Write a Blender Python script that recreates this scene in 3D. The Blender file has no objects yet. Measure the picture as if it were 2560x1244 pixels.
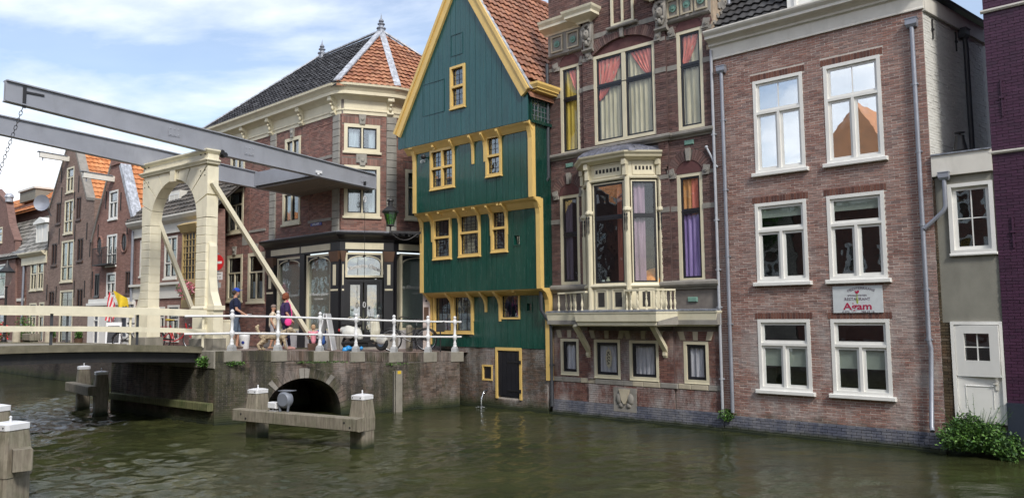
import bpy, bmesh, math, random
from mathutils import Vector, Matrix
random.seed(7)
R = random.Random(11)
SC = bpy.context.scene
COL = SC.collection
PI = math.pi
# ------------------------------------------------------------------ camera
CZ = 2.8                       # eye above the water
FPX = 1925.0                   # focal length in photo pixels (2560 wide)
PITCH, ROLL = math.radians(4.8), math.radians(0.6)
_F = Vector((0, math.cos(PITCH), math.sin(PITCH)))
_R0 = Vector((1, 0, 0)); _U0 = Vector((0, -math.sin(PITCH), math.cos(PITCH)))
_R = _R0*math.cos(ROLL) - _U0*math.sin(ROLL)
_U = _R0*math.sin(ROLL) + _U0*math.cos(ROLL)
cam = bpy.data.cameras.new('camera'); camo = bpy.data.objects.new('camera', cam); COL.objects.link(camo)
cam.sensor_width = 36; cam.lens = FPX/2560*36; cam.clip_end = 3000; cam.clip_start = .1
camo.matrix_world = Matrix(((_R.x, _U.x, -_F.x, 0), (_R.y, _U.y, -_F.y, 0), (_R.z, _U.z, -_F.z, CZ), (0, 0, 0, 1)))
SC.camera = camo
# ------------------------------------------------------------------ world and sun
SUN_DIR = Vector((0.30, -0.80, 0.80)).normalized()
SUN_EL = math.asin(SUN_DIR.z); SUN_AZ = math.atan2(SUN_DIR.x, SUN_DIR.y)
wd = bpy.data.worlds.new('World'); SC.world = wd; wd.use_nodes = True
nt = wd.node_tree; nt.nodes.clear()
def N(t, ty, **k):
    n = t.nodes.new(ty)
    for a, v in k.items(): setattr(n, a, v)
    return n
sky = N(nt, 'ShaderNodeTexSky', sky_type='NISHITA', sun_disc=False, sun_elevation=SUN_EL, sun_rotation=SUN_AZ, air_density=1.0, dust_density=1.5, ozone_density=1.0)
tc = N(nt, 'ShaderNodeTexCoord'); sep = N(nt, 'ShaderNodeSeparateXYZ'); nt.links.new(tc.outputs['Generated'], sep.inputs[0])
# clouds lie on a flat layer: direction / (z + c)
ad = N(nt, 'ShaderNodeMath', operation='ADD'); ad.inputs[1].default_value = .22; nt.links.new(sep.outputs['Z'], ad.inputs[0])
mx = N(nt, 'ShaderNodeMath', operation='MAXIMUM'); mx.inputs[1].default_value = .05; nt.links.new(ad.outputs[0], mx.inputs[0])
vd = N(nt, 'ShaderNodeVectorMath', operation='DIVIDE'); nt.links.new(tc.outputs['Generated'], vd.inputs[0])
cb = N(nt, 'ShaderNodeCombineXYZ')
for i in range(3): nt.links.new(mx.outputs[0], cb.inputs[i])
nt.links.new(cb.outputs[0], vd.inputs[1])
mp = N(nt, 'ShaderNodeMapping'); mp.inputs['Location'].default_value = (3.1, 1.7, 0); mp.inputs['Scale'].default_value = (.8, 1.25, 1.0); nt.links.new(vd.outputs[0], mp.inputs['Vector'])
n1 = N(nt, 'ShaderNodeTexNoise'); n1.inputs['Scale'].default_value = 1.15; n1.inputs['Detail'].default_value = 9; n1.inputs['Roughness'].default_value = .56; n1.inputs['Distortion'].default_value = .35
nt.links.new(mp.outputs[0], n1.inputs['Vector'])
cr = N(nt, 'ShaderNodeValToRGB'); cr.color_ramp.elements[0].position = .44; cr.color_ramp.elements[1].position = .63
nt.links.new(n1.outputs['Fac'], cr.inputs[0])
n2 = N(nt, 'ShaderNodeTexNoise'); n2.inputs['Scale'].default_value = 2.6; n2.inputs['Detail'].default_value = 6; nt.links.new(mp.outputs[0], n2.inputs['Vector'])
cr2 = N(nt, 'ShaderNodeValToRGB'); cr2.color_ramp.elements[0].position = .3; cr2.color_ramp.elements[1].position = .7
cr2.color_ramp.elements[0].color = (5.0, 5.4, 6.1, 1); cr2.color_ramp.elements[1].color = (8.2, 8.3, 8.5, 1)
nt.links.new(n2.outputs['Fac'], cr2.inputs[0])
mixc = N(nt, 'ShaderNodeMix', data_type='RGBA'); 
cf = N(nt, 'ShaderNodeMath', operation='MULTIPLY_ADD'); cf.inputs[1].default_value = .80; cf.inputs[2].default_value = .16
nt.links.new(cr.outputs['Color'], cf.inputs[0]); nt.links.new(cf.outputs[0], mixc.inputs['Factor'])
nt.links.new(sky.outputs[0], mixc.inputs['A']); nt.links.new(cr2.outputs['Color'], mixc.inputs['B'])
bg = N(nt, 'ShaderNodeBackground'); bg.inputs['Strength'].default_value = .10
nt.links.new(mixc.outputs['Result'], bg.inputs['Color'])
wo = N(nt, 'ShaderNodeOutputWorld'); nt.links.new(bg.outputs[0], wo.inputs['Surface'])
sl = bpy.data.lights.new('sun', 'SUN'); sl.energy = 1.5; sl.angle = math.radians(10); sl.color = (1, .95, .87)
so = bpy.data.objects.new('sun', sl); COL.objects.link(so); so.rotation_euler = SUN_DIR.to_track_quat('Z', 'Y').to_euler()
so.location = (0, 0, 40)
SC.view_settings.view_transform = 'Standard'; SC.view_settings.look = 'None'; SC.view_settings.gamma = 1
SC.view_settings.exposure = 0.98
SC.render.engine = 'CYCLES'
SC.cycles.max_bounces = 6; SC.cycles.transparent_max_bounces = 10; SC.cycles.caustics_reflective = False; SC.cycles.caustics_refractive = False
try: SC.cycles.use_denoising = True
except Exception: pass
# ------------------------------------------------------------------ pixel -> world
def ray(px, py): return (_F*FPX + _R*(px-1280) - _U*(py-622))
def at_depth(px, py, Y):
    d = ray(px, py); return Vector((0, 0, CZ)) + d*(Y/d.y)
def at_z(px, py, z):
    d = ray(px, py); return Vector((0, 0, CZ)) + d*((z-CZ)/d.z)
# ------------------------------------------------------------------ frames
class Fr:
    """vertical plane: local x along the wall, y into it, z up (water = 0)"""
    def __init__(s, x, y, ang, z=0):
        s.o = Vector((x, y, z)); s.a = ang
        s.e = Vector((math.cos(ang), math.sin(ang), 0)); s.i = Vector((-math.sin(ang), math.cos(ang), 0))
        s.M = Matrix.Translation(s.o) @ Matrix.Rotation(ang, 4, 'Z')
    def px(s, X, Y, yo=0.0):
        d = ray(X, Y); C = Vector((0, 0, CZ)); p0 = s.o + s.i*yo
        t = (p0-C).dot(s.i)/d.dot(s.i); p = C + d*t - s.o
        return p.dot(s.e), p.z
    def u(s, X, Y=700, yo=0.0): return s.px(X, Y, yo)[0]
    def z(s, X, Y, yo=0.0): return s.px(X, Y, yo)[1]
    def rect(s, xl, xr, yt, yb, yo=0.0):
        xm, ym = (xl+xr)/2, (yt+yb)/2
        return (s.u(xl, ym, yo), s.u(xr, ym, yo), s.z(xm, yb, yo), s.z(xm, yt, yo))
    def W(s, x, y=0, z=0): return s.M @ Vector((x, y, z))
    def shift(s, u, y=0.0, z=0.0):
        p = s.W(u, y, z); return Fr(p.x, p.y, s.a, p.z)
    def loc(s, p):
        d = Vector(p) - s.o; return Vector((d.dot(s.e), d.dot(s.i), d.z))
def fr2(p, q):
    return Fr(p[0], p[1], math.atan2(q[1]-p[1], q[0]-p[0]))
# ------------------------------------------------------------------ objects
WM = {}
def thing(name, label, cat, frame=None, loc=(0, 0, 0), rz=0, group=None):
    o = bpy.data.objects.new(name, None); COL.objects.link(o); o.empty_display_size = .3
    M = frame.M.copy() if frame is not None else Matrix.Translation(loc) @ Matrix.Rotation(rz, 4, 'Z')
    o.matrix_basis = M; WM[o.name] = M
    o['label'] = label; o['category'] = cat
    if group: o['group'] = group
    return o
def tag(o, label, cat, group=None, kind=None):
    o['label'] = label; o['category'] = cat
    if group: o['group'] = group
    if kind: o['kind'] = kind
    return o
def struct(o): o['kind'] = 'structure'; return o
def link(name, me, parent=None, frame=None, M=None):
    o = bpy.data.objects.new(name, me); COL.objects.link(o)
    Wd = M if M is not None else (frame.M if frame is not None else (WM[parent.name] if parent is not None else Matrix()))
    if parent is not None:
        o.parent = parent; o.matrix_parent_inverse = Matrix(); o.matrix_basis = WM[parent.name].inverted() @ Wd
    else: o.matrix_basis = Wd
    WM[o.name] = Wd.copy()
    return o
class MB:
    def __init__(s): s.v = []; s.f = []
    def add(s, vs, fs):
        b = len(s.v); s.v.extend([tuple(p) for p in vs]); s.f.extend([tuple(b+i for i in f) for f in fs]); return s
    def box(s, x0, x1, y0, y1, z0, z1):
        if x0 > x1: x0, x1 = x1, x0
        if y0 > y1: y0, y1 = y1, y0
        if z0 > z1: z0, z1 = z1, z0
        return s.add([(x0, y0, z0), (x1, y0, z0), (x1, y1, z0), (x0, y1, z0), (x0, y0, z1), (x1, y0, z1), (x1, y1, z1), (x0, y1, z1)],
            [(3, 2, 1, 0), (4, 5, 6, 7), (0, 1, 5, 4), (1, 2, 6, 5), (2, 3, 7, 6), (3, 0, 4, 7)])
    def bev(s, x0, x1, y0, y1, z0, z1, b=.01):
        """box whose front (-y) edges are chamfered"""
        return s.add([(x0, y0+b, z0), (x1, y0+b, z0), (x1, y1, z0), (x0, y1, z0), (x0, y0+b, z1), (x1, y0+b, z1), (x1, y1, z1), (x0, y1, z1),
                      (x0+b, y0, z0+b), (x1-b, y0, z0+b), (x1-b, y0, z1-b), (x0+b, y0, z1-b)],
            [(3, 2, 1, 0), (4, 5, 6, 7), (8, 9, 10, 11), (0, 1, 9, 8), (1, 5, 10, 9), (5, 4, 11, 10), (4, 0, 8, 11), (1, 2, 6, 5), (2, 3, 7, 6), (3, 0, 4, 7)])
    def prism(s, poly, y0, y1):
        """polygon in (x,z), counter-clockwise seen from -y, extruded y0..y1"""
        n = len(poly); a = sum(poly[i][0]*poly[(i+1) % n][1]-poly[(i+1) % n][0]*poly[i][1] for i in range(n))
        if a < 0: poly = poly[::-1]
        if y0 > y1: y0, y1 = y1, y0
        vs = [(p[0], y0, p[1]) for p in poly] + [(p[0], y1, p[1]) for p in poly]
        fs = [tuple(range(n)), tuple(range(2*n-1, n-1, -1))] + [(i, i+n, (i+1) % n+n, (i+1) % n) for i in range(n)]
        return s.add(vs, [f[::1] for f in fs])
    def prismh(s, poly, z0, z1):
        """polygon in (x,y) extruded z0..z1 (z may be callables)"""
        n = len(poly); a = sum(poly[i][0]*poly[(i+1) % n][1]-poly[(i+1) % n][0]*poly[i][1] for i in range(n))
        if a < 0: poly = poly[::-1]
        g0 = z0 if callable(z0) else (lambda x, y: z0); g1 = z1 if callable(z1) else (lambda x, y: z1)
        vs = [(p[0], p[1], g0(*p[:2])) for p in poly] + [(p[0], p[1], g1(*p[:2])) for p in poly]
        return s.add(vs, [tuple(range(n-1, -1, -1)), tuple(range(n, 2*n))] + [(i, (i+1) % n, (i+1) % n+n, i+n) for i in range(n)])
    def bar(s, p, q, w, h=None, up=(0, 0, 1)):
        p, q = Vector(p), Vector(q); h = h or w; d = (q-p).normalized(); up = Vector(up)
        if abs(d.dot(up)) > .98: up = Vector((0, 1, 0))
        a = d.cross(up).normalized()*w/2; b = a.cross(d).normalized()*h/2
        vs = [p-a-b, p+a-b, p+a+b, p-a+b, q-a-b, q+a-b, q+a+b, q-a+b]
        return s.add(vs, [(0, 1, 2, 3), (7, 6, 5, 4), (0, 4, 5, 1), (1, 5, 6, 2), (2, 6, 7, 3), (3, 7, 4, 0)])
    def tube(s, pts, r, n=8, caps=True, close=False):
        pts = [Vector(p) for p in pts]; m = len(pts)
        rr = r if isinstance(r, (list, tuple)) else [r]*m
        rings = []; up = None
        for i, p in enumerate(pts):
            if close: d = pts[(i+1) % m]-pts[i-1]
            else: d = pts[min(i+1, m-1)]-pts[max(i-1, 0)]
            d.normalize()
            if up is None: up = Vector((0, 0, 1)) if abs(d.z) < .9 else Vector((1, 0, 0))
            a = d.cross(up)
            if a.length < 1e-4: a = d.cross(Vector((.3, 1, .2)))
            a.normalize(); b = d.cross(a).normalized(); up = a.cross(d)
            rings.append([p + (a*math.cos(2*PI*k/n)+b*math.sin(2*PI*k/n))*rr[i] for k in range(n)])
        vs = [q for g in rings for q in g]; fs = []
        for i in range(m if close else m-1):
            j = (i+1) % m
            for k in range(n): fs.append((i*n+k, i*n+(k+1) % n, j*n+(k+1) % n, j*n+k))
        if caps and not close: fs += [tuple(range(n-1, -1, -1)), tuple((m-1)*n+k for k in range(n))]
        return s.add(vs, fs)
    def lathe(s, prof, c=(0, 0, 0), n=10):
        cx, cy, cz = c; m = len(prof)
        vs = [(cx+r*math.cos(2*PI*k/n), cy+r*math.sin(2*PI*k/n), cz+z) for r, z in prof for k in range(n)]
        fs = [(i*n+k, i*n+(k+1) % n, (i+1)*n+(k+1) % n, (i+1)*n+k) for i in range(m-1) for k in range(n)]
        fs += [tuple(range(n-1, -1, -1)), tuple((m-1)*n+k for k in range(n))]
        return s.add(vs, fs)
    def ball(s, c, r, n=10, m=6, sx=1, sy=1, sz=1):
        c = Vector(c); vs = []; fs = []
        for i in range(m+1):
            t = PI*i/m
            for k in range(n): vs.append((c.x+r*sx*math.sin(t)*math.cos(2*PI*k/n), c.y+r*sy*math.sin(t)*math.sin(2*PI*k/n), c.z+r*sz*math.cos(t)))
        for i in range(m):
            for k in range(n): fs.append((i*n+k, (i+1)*n+k, (i+1)*n+(k+1) % n, i*n+(k+1) % n))
        return s.add(vs, fs)
    def sweep(s, prof, path, ends=True):
        """profile [(out, z)] swept along a plan path [(x,y)], out = to the right of travel (local -y for +x)"""
        n = len(path); P = [Vector((p[0], p[1])) for p in path]; m = len(prof)
        zoff = [p[2] if len(p) > 2 else 0 for p in path]; vs = []
        for i in range(n):
            ds = []
            if i > 0: ds.append((P[i]-P[i-1]).normalized())
            if i < n-1: ds.append((P[i+1]-P[i]).normalized())
            ns = [Vector((d.y, -d.x)) for d in ds]
            nn = ns[0] if len(ns) == 1 else (ns[0]+ns[1])/(1+ns[0].dot(ns[1]))
            for o_, z_ in prof: vs.append((P[i].x+nn.x*o_, P[i].y+nn.y*o_, z_+zoff[i]))
        fs = []
        for i in range(n-1):
            for k in range(m): fs.append((i*m+k, (i+1)*m+k, (i+1)*m+(k+1) % m, i*m+(k+1) % m))
        if ends: fs += [tuple(range(m)), tuple((n-1)*m+k for k in range(m-1, -1, -1))]
        return s.add(vs, fs)
    def mesh(s, name, smooth=False, fix=True):
        me = bpy.data.meshes.new(name); me.from_pydata(s.v, [], s.f)
        if fix:
            bm = bmesh.new(); bm.from_mesh(me); bmesh.ops.recalc_face_normals(bm, faces=bm.faces[:]); bm.to_mesh(me); bm.free()
        if smooth:
            me.shade_smooth()
            try: me.set_sharp_from_angle(angle=math.radians(smooth if smooth is not True and smooth > 1 else 50))
            except Exception: pass
        me.update(); return me
    def build(s, name, mat, parent=None, frame=None, smooth=False, fix=True):
        me = s.mesh(name, smooth, fix); me.materials.append(mat)
        return link(name, me, parent, frame)
# ------------------------------------------------------------------ materials
def newmat(name):
    m = bpy.data.materials.new(name); m.use_nodes = True; t = m.node_tree; t.nodes.clear()
    o = N(t, 'ShaderNodeOutputMaterial'); b = N(t, 'ShaderNodeBsdfPrincipled'); t.links.new(b.outputs[0], o.inputs[0])
    return m, t, b, o
def posn(t, scale=(1, 1, 1)):
    g = N(t, 'ShaderNodeNewGeometry'); mp = N(t, 'ShaderNodeMapping'); mp.inputs['Scale'].default_value = scale
    t.links.new(g.outputs['Position'], mp.inputs['Vector']); return mp.outputs[0]
def noise(t, vec, sc, det=4, ro=.55):
    n = N(t, 'ShaderNodeTexNoise'); n.inputs['Scale'].default_value = sc; n.inputs['Detail'].default_value = det; n.inputs['Roughness'].default_value = ro
    t.links.new(vec, n.inputs['Vector']); return n.outputs['Fac']
def ramp(t, fac, stops, interp='LINEAR'):
    r = N(t, 'ShaderNodeValToRGB'); r.color_ramp.interpolation = interp; e = r.color_ramp.elements
    while len(e) > 1: e.remove(e[-1])
    e[0].position = stops[0][0]; e[0].color = c4(stops[0][1])
    for p, c in stops[1:]: x = e.new(p); x.color = c4(c)
    t.links.new(fac, r.inputs[0]); return r.outputs[0]
def c4(c): return (c, c, c, 1) if isinstance(c, (int, float)) else (c[0], c[1], c[2], 1)
def mixn(t, f, a, b, mode='MIX'):
    m = N(t, 'ShaderNodeMix', data_type='RGBA', blend_type=mode)
    for k, x in (('Factor', f), ('A', a), ('B', b)):
        if isinstance(x, (int, float)) and k == 'Factor': m.inputs[k].default_value = x
        elif isinstance(x, (tuple, list)) or isinstance(x, (int, float)): m.inputs[k].default_value = c4(x)
        else: t.links.new(x, m.inputs[k])
    return m.outputs['Result']
def mathn(t, op, a, b=0.0, clamp=False):
    m = N(t, 'ShaderNodeMath', operation=op, use_clamp=clamp)
    for i, x in enumerate((a, b)):
        if isinstance(x, (int, float)): m.inputs[i].default_value = x
        else: t.links.new(x, m.inputs[i])
    return m.outputs[0]
def maprange(t, v, a, b, c=0, d=1):
    m = N(t, 'ShaderNodeMapRange'); m.inputs[1].default_value = a; m.inputs[2].default_value = b; m.inputs[3].default_value = c; m.inputs[4].default_value = d
    t.links.new(v, m.inputs[0]); return m.outputs[0]
def bump(t, b, h, st=.3, dist=.01):
    bp = N(t, 'ShaderNodeBump'); bp.inputs['Strength'].default_value = st; bp.inputs['Distance'].default_value = dist
    t.links.new(h, bp.inputs['Height']); t.links.new(bp.outputs[0], b.inputs['Normal'])
def rnd(t):
    g = N(t, 'ShaderNodeNewGeometry'); o = N(t, 'ShaderNodeObjectInfo')
    s_ = mathn(t, 'ADD', g.outputs['Random Per Island'], o.outputs['Random']); return mathn(t, 'FRACT', s_)
def posz(t):
    g = N(t, 'ShaderNodeNewGeometry'); s_ = N(t, 'ShaderNodeSeparateXYZ'); t.links.new(g.outputs['Position'], s_.inputs[0]); return s_
def algae(t, col, top=.45, amount=1.0):
    """moss and slime where the wall stands in the water"""
    z = posz(t).outputs['Z']; n = noise(t, posn(t, (1, 1, .6)), 2.2, 5)
    zz = mathn(t, 'ADD', z, mathn(t, 'MULTIPLY', mathn(t, 'SUBTRACT', n, .5), -1.2*top))
    f1 = maprange(t, zz, top, top*.25, 0, amount)
    col = mixn(t, f1, col, (.04, .048, .018))
    f2 = maprange(t, zz, min(.16, top*.5), .01, 0, amount)
    return mixn(t, f2, col, (.013, .02, .009))
def paint(name, c, rough=.5, var=.12, sc=3.0, dirt=.25, dc=(.12, .1, .07), grain=0.0, bmp=.15, coat=0, water=False, metal=0):
    m, t, b, o = newmat(name); v = posn(t)
    n = noise(t, v, sc, 6); lo = tuple(x*(1-var) for x in c); hi = tuple(min(1, x*(1+var*.6)) for x in c)
    col = ramp(t, n, [(.3, lo), (.7, hi)])
    if dirt > 0:
        d = noise(t, posn(t, (1.3, 1.3, .35)), 2.3, 8, .68); col = mixn(t, maprange(t, d, .52, .78, 0, dirt), col, dc)
    if water: col = algae(t, col)
    t.links.new(col, b.inputs['Base Color']); b.inputs['Roughness'].default_value = rough; b.inputs['Metallic'].default_value = metal
    if coat: b.inputs['Coat Weight'].default_value = coat; b.inputs['Coat Roughness'].default_value = .12
    if bmp:
        h = noise(t, posn(t, (14, 14, 2 if grain else 14)), 3.5, 4); bump(t, b, h, bmp, .006)
    return m
def brickmat(name, cols, dirt=.3, dc=(.05, .045, .04), white=0.0, moss=0.0, water=True, top=.45, rough=.85):
    m, t, b, o = newmat(name); r = rnd(t)
    k = len(cols); col = ramp(t, r, [(i/max(1, k-1), c) for i, c in enumerate(cols)])
    n = noise(t, posn(t), 26, 3); col = mixn(t, .38, col, ramp(t, n, [(.25, .55), (.75, 1.15)]), 'MULTIPLY')
    d = noise(t, posn(t, (1, 1, .55)), .9, 8, .62)
    col = mixn(t, maprange(t, d, .48, .72, 0, dirt), col, dc)
    if white:
        w = noise(t, posn(t, (1, 1, .5)), 1.3, 9, .74); z = posz(t).outputs['Z']
        low = maprange(t, z, 4.2, 1.2, .25, 1)
        col = mixn(t, mathn(t, 'MULTIPLY', maprange(t, w, .45, .62, 0, white), low), col, (.42, .40, .39))
    if moss:
        w = noise(t, posn(t, (1, 1, .4)), 1.1, 8, .66); col = mixn(t, maprange(t, w, .46, .55, 0, moss), col, (.035, .042, .016))
        w = noise(t, posn(t, (2.2, 2.2, .3)), 1.2, 6, .66); col = mixn(t, maprange(t, w, .49, .58, 0, moss*.9), col, (.018, .017, .015))
    if water: col = algae(t, col, top)
    t.links.new(col, b.inputs['Base Color']); b.inputs['Roughness'].default_value = rough
    bump(t, b, noise(t, posn(t), 60, 3), .35, .006); return m
def proj(p):
    d = Vector(p)-Vector((0, 0, CZ)); w = d.dot(_F); return 1280+FPX*d.dot(_R)/w, 622-FPX*d.dot(_U)/w
# ------------------------------------------------------------------ more materials
def glassmat(name, refl=.22, tint=(.9, .95, .95), wav=.10, rough=.0):
    m, t, b, o = newmat(name); t.nodes.remove(b)
    ge = N(t, 'ShaderNodeNewGeometry'); dt = N(t, 'ShaderNodeVectorMath', operation='DOT_PRODUCT'); t.links.new(ge.outputs['Normal'], dt.inputs[0]); t.links.new(ge.outputs['Incoming'], dt.inputs[1])
    fz = mathn(t, 'POWER', mathn(t, 'SUBTRACT', 1.0, mathn(t, 'ABSOLUTE', dt.outputs['Value']), True), 5.0); f = mathn(t, 'ADD', mathn(t, 'MULTIPLY', fz, .95), refl+.04, True)
    tr = N(t, 'ShaderNodeBsdfTransparent'); tr.inputs[0].default_value = c4(tint)
    gl = N(t, 'ShaderNodeBsdfGlossy'); gl.inputs['Roughness'].default_value = rough; gl.inputs['Color'].default_value = (.95, .97, 1, 1)
    bp = N(t, 'ShaderNodeBump'); bp.inputs['Strength'].default_value = wav; bp.inputs['Distance'].default_value = .02
    t.links.new(noise(t, posn(t), 2.1, 2), bp.inputs['Height']); t.links.new(bp.outputs[0], gl.inputs['Normal'])
    mx = N(t, 'ShaderNodeMixShader'); t.links.new(f, mx.inputs[0]); t.links.new(tr.outputs[0], mx.inputs[1]); t.links.new(gl.outputs[0], mx.inputs[2])
    t.links.new(mx.outputs[0], o.inputs[0]); return m
def fabric(name, c, c2=None, fold=9.0, rough=.9, transl=.0):
    m, t, b, o = newmat(name); n = noise(t, posn(t, (1, 1, .12)), fold, 4)
    col = ramp(t, n, [(.3, tuple(x*.72 for x in c)), (.65, c2 or c)])
    t.links.new(col, b.inputs['Base Color']); b.inputs['Roughness'].default_value = rough; return m
def woodmat(name, c, c2, rough=.8, water=False, sc=(6, 6, .7), moss=0):
    m, t, b, o = newmat(name); n = noise(t, posn(t, sc), 3.5, 8, .65)
    col = ramp(t, n, [(.3, c2), (.62, c)]); r = rnd(t); col = mixn(t, .35, col, ramp(t, r, [(0, .6), (1, 1.0)]), 'MULTIPLY')
    if moss: col = mixn(t, maprange(t, noise(t, posn(t), 3, 7, .7), .48, .66, 0, moss), col, (.05, .075, .02))
    if water: col = algae(t, col, .22)
    t.links.new(col, b.inputs['Base Color']); b.inputs['Roughness'].default_value = rough; bump(t, b, n, .5, .01); return m
def tilemat(name, cols, dirt=.35, dc=(.05, .045, .035), lichen=0.0, rough=.7):
    m, t, b, o = newmat(name); r = rnd(t); k = len(cols); col = ramp(t, r, [(i/max(1, k-1), c) for i, c in enumerate(cols)])
    d = noise(t, posn(t), 1.7, 8, .66); col = mixn(t, maprange(t, d, .45, .7, 0, dirt), col, dc)
    if lichen: col = mixn(t, maprange(t, noise(t, posn(t), 9, 6, .7), .54, .66, 0, lichen), col, (.33, .33, .30))
    t.links.new(col, b.inputs['Base Color']); b.inputs['Roughness'].default_value = rough; bump(t, b, noise(t, posn(t), 40, 3), .3, .005); return m
def lead(name='lead', c=(.23, .25, .29)):
    m, t, b, o = newmat(name); d = noise(t, posn(t, (1, 1, .6)), 7, 8, .7)
    col = ramp(t, d, [(.35, tuple(x*.6 for x in c)), (.5, c), (.68, tuple(min(1, x*1.7) for x in c))]); t.links.new(col, b.inputs['Base Color'])
    b.inputs['Roughness'].default_value = .5; b.inputs['Metallic'].default_value = .35; bump(t, b, d, .4, .01); return m
def plankmat(name, c, rough=.16, var=.3):
    """old gloss paint on boards: streaky, worn in runs"""
    m, t, b, o = newmat(name); r = rnd(t)
    s_ = noise(t, posn(t, (7, 7, .45)), 2.4, 8, .68); col = ramp(t, s_, [(.3, tuple(x*(1-var) for x in c)), (.6, c), (.76, tuple(x*1.25 for x in c))])
    col = mixn(t, .3, col, ramp(t, r, [(0, .62), (1, 1.0)]), 'MULTIPLY')
    w = noise(t, posn(t, (5, 5, .5)), 3.3, 9, .74); col = mixn(t, maprange(t, w, .56, .72, 0, .38), col, (.075, .14, .11))
    t.links.new(col, b.inputs['Base Color']); t.links.new(maprange(t, w, .4, .75, rough, rough+.35), b.inputs['Roughness'])
    b.inputs['Specular IOR Level'].default_value = .5; b.inputs['Coat Weight'].default_value = .4; b.inputs['Coat Roughness'].default_value = .1
    bump(t, b, noise(t, posn(t, (9, 9, .8)), 2.5, 5), .35, .012); return m
def flat(name, c, rough=.6, metal=0, emis=None):
    m, t, b, o = newmat(name); n = noise(t, posn(t), 9, 4)
    t.links.new(ramp(t, n, [(.3, tuple(x*.88 for x in c)), (.7, c)]), b.inputs['Base Color']); b.inputs['Roughness'].default_value = rough; b.inputs['Metallic'].default_value = metal; return m
MT = {}
MT['cream'] = paint('cream_paint', (.80, .75, .58), .42, .09, 3, .32, (.30, .25, .16))
MT['cream2'] = paint('cream_trim_paint', (.66, .61, .45), .45, .08, 3, .25, (.24, .21, .15))
MT['ochre'] = paint('ochre_paint', (.72, .50, .17), .38, .08, 3, .22, (.30, .20, .08))
MT['white'] = paint('white_paint', (.76, .76, .73), .42, .05, 3, .18, (.35, .34, .31))
MT['offwhite'] = paint('weathered_white_paint', (.68, .66, .60), .5, .08, 3, .3, (.28, .26, .2))
MT['black'] = paint('black_gloss_paint', (.010, .010, .013), .38, .2, 3, .1, (.05, .05, .05))
MT['darkframe'] = paint('dark_sash_paint', (.017, .018, .024), .3, .2, 3, .1, (.05, .05, .05))
MT['greygreen'] = paint('bridge_grey_paint', (.29, .305, .345), .4, .1, 2, .25, (.09, .085, .08))
MT['railwhite'] = paint('rail_white_paint', (.70, .71, .73), .38, .05, 3, .25, (.35, .34, .32))
MT['railgrey'] = paint('post_foot_grey', (.36, .37, .38), .6, .08, 3, .3)
MT['stone'] = paint('weathered_stone', (.27, .255, .23), .85, .2, 4, .45, (.07, .065, .055), bmp=.4)
MT['stonelight'] = paint('pale_sandstone', (.46, .41, .31), .85, .15, 4, .4, (.15, .12, .09), bmp=.4)
MT['quoin'] = paint('grey_quoin_stone', (.30, .29, .26), .85, .12, 4, .3, (.1, .1, .09), bmp=.3)
MT['plinth'] = paint('bluish_plinth', (.085, .095, .13), .7, .25, 4, .5, (.24, .23, .24), water=True, bmp=.3)
MT['zinc'] = paint('zinc_pipe', (.30, .32, .37), .42, .12, 5, .25, (.14, .13, .13), metal=.35)
MT['darkpipe'] = paint('dark_pipe', (.05, .055, .065), .4, .15, 5, .2, (.12, .12, .12))
MT['iron'] = paint('black_iron', (.018, .018, .02), .5, .2, 8, .15, (.06, .04, .03))
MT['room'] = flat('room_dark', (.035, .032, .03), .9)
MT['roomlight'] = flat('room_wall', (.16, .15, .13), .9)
MT['glass'] = glassmat('window_glass', .10)
MT['glassold'] = glassmat('old_wavy_glass', .10, wav=.35)
MT['glasscurt'] = glassmat('clear_window_glass', .0, tint=(.98, .98, .98))
MT['glasssky'] = glassmat('upper_window_glass', .48, wav=.05)
MT['lace'] = fabric('lace_curtain', (.52, .54, .62), (.66, .68, .74), 14)
MT['c_yellow'] = fabric('curtain_yellow', (.62, .46, .06), (.72, .56, .12))
MT['c_cream'] = fabric('curtain_cream', (.56, .52, .32), (.68, .64, .44))
MT['c_red'] = fabric('curtain_coral', (.72, .17, .10), (.8, .26, .2))
MT['c_purple'] = fabric('curtain_purple', (.28, .20, .52), (.42, .33, .66))
MT['c_orange'] = fabric('curtain_orange', (.72, .34, .06), (.74, .40, .2))
MT['c_mauve'] = fabric('curtain_mauve', (.20, .13, .19), (.34, .24, .32))
MT['blind'] = flat('blind_white', (.40, .43, .46), .7)
MT['rollblind'] = flat('roller_blind', (.66, .64, .55), .85)
MT['mortar'] = paint('mortar_pale', (.56, .50, .45), .95, .15, 6, .35, (.2, .18, .16), water=True, bmp=.3)
MT['mortardark'] = paint('mortar_grey', (.19, .17, .155), .95, .2, 6, .3, (.08, .07, .06), water=True, bmp=.3)
MT['lead'] = lead()
MT['leadwhite'] = lead('lead_flashing_pale', (.42, .44, .48))
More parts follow.
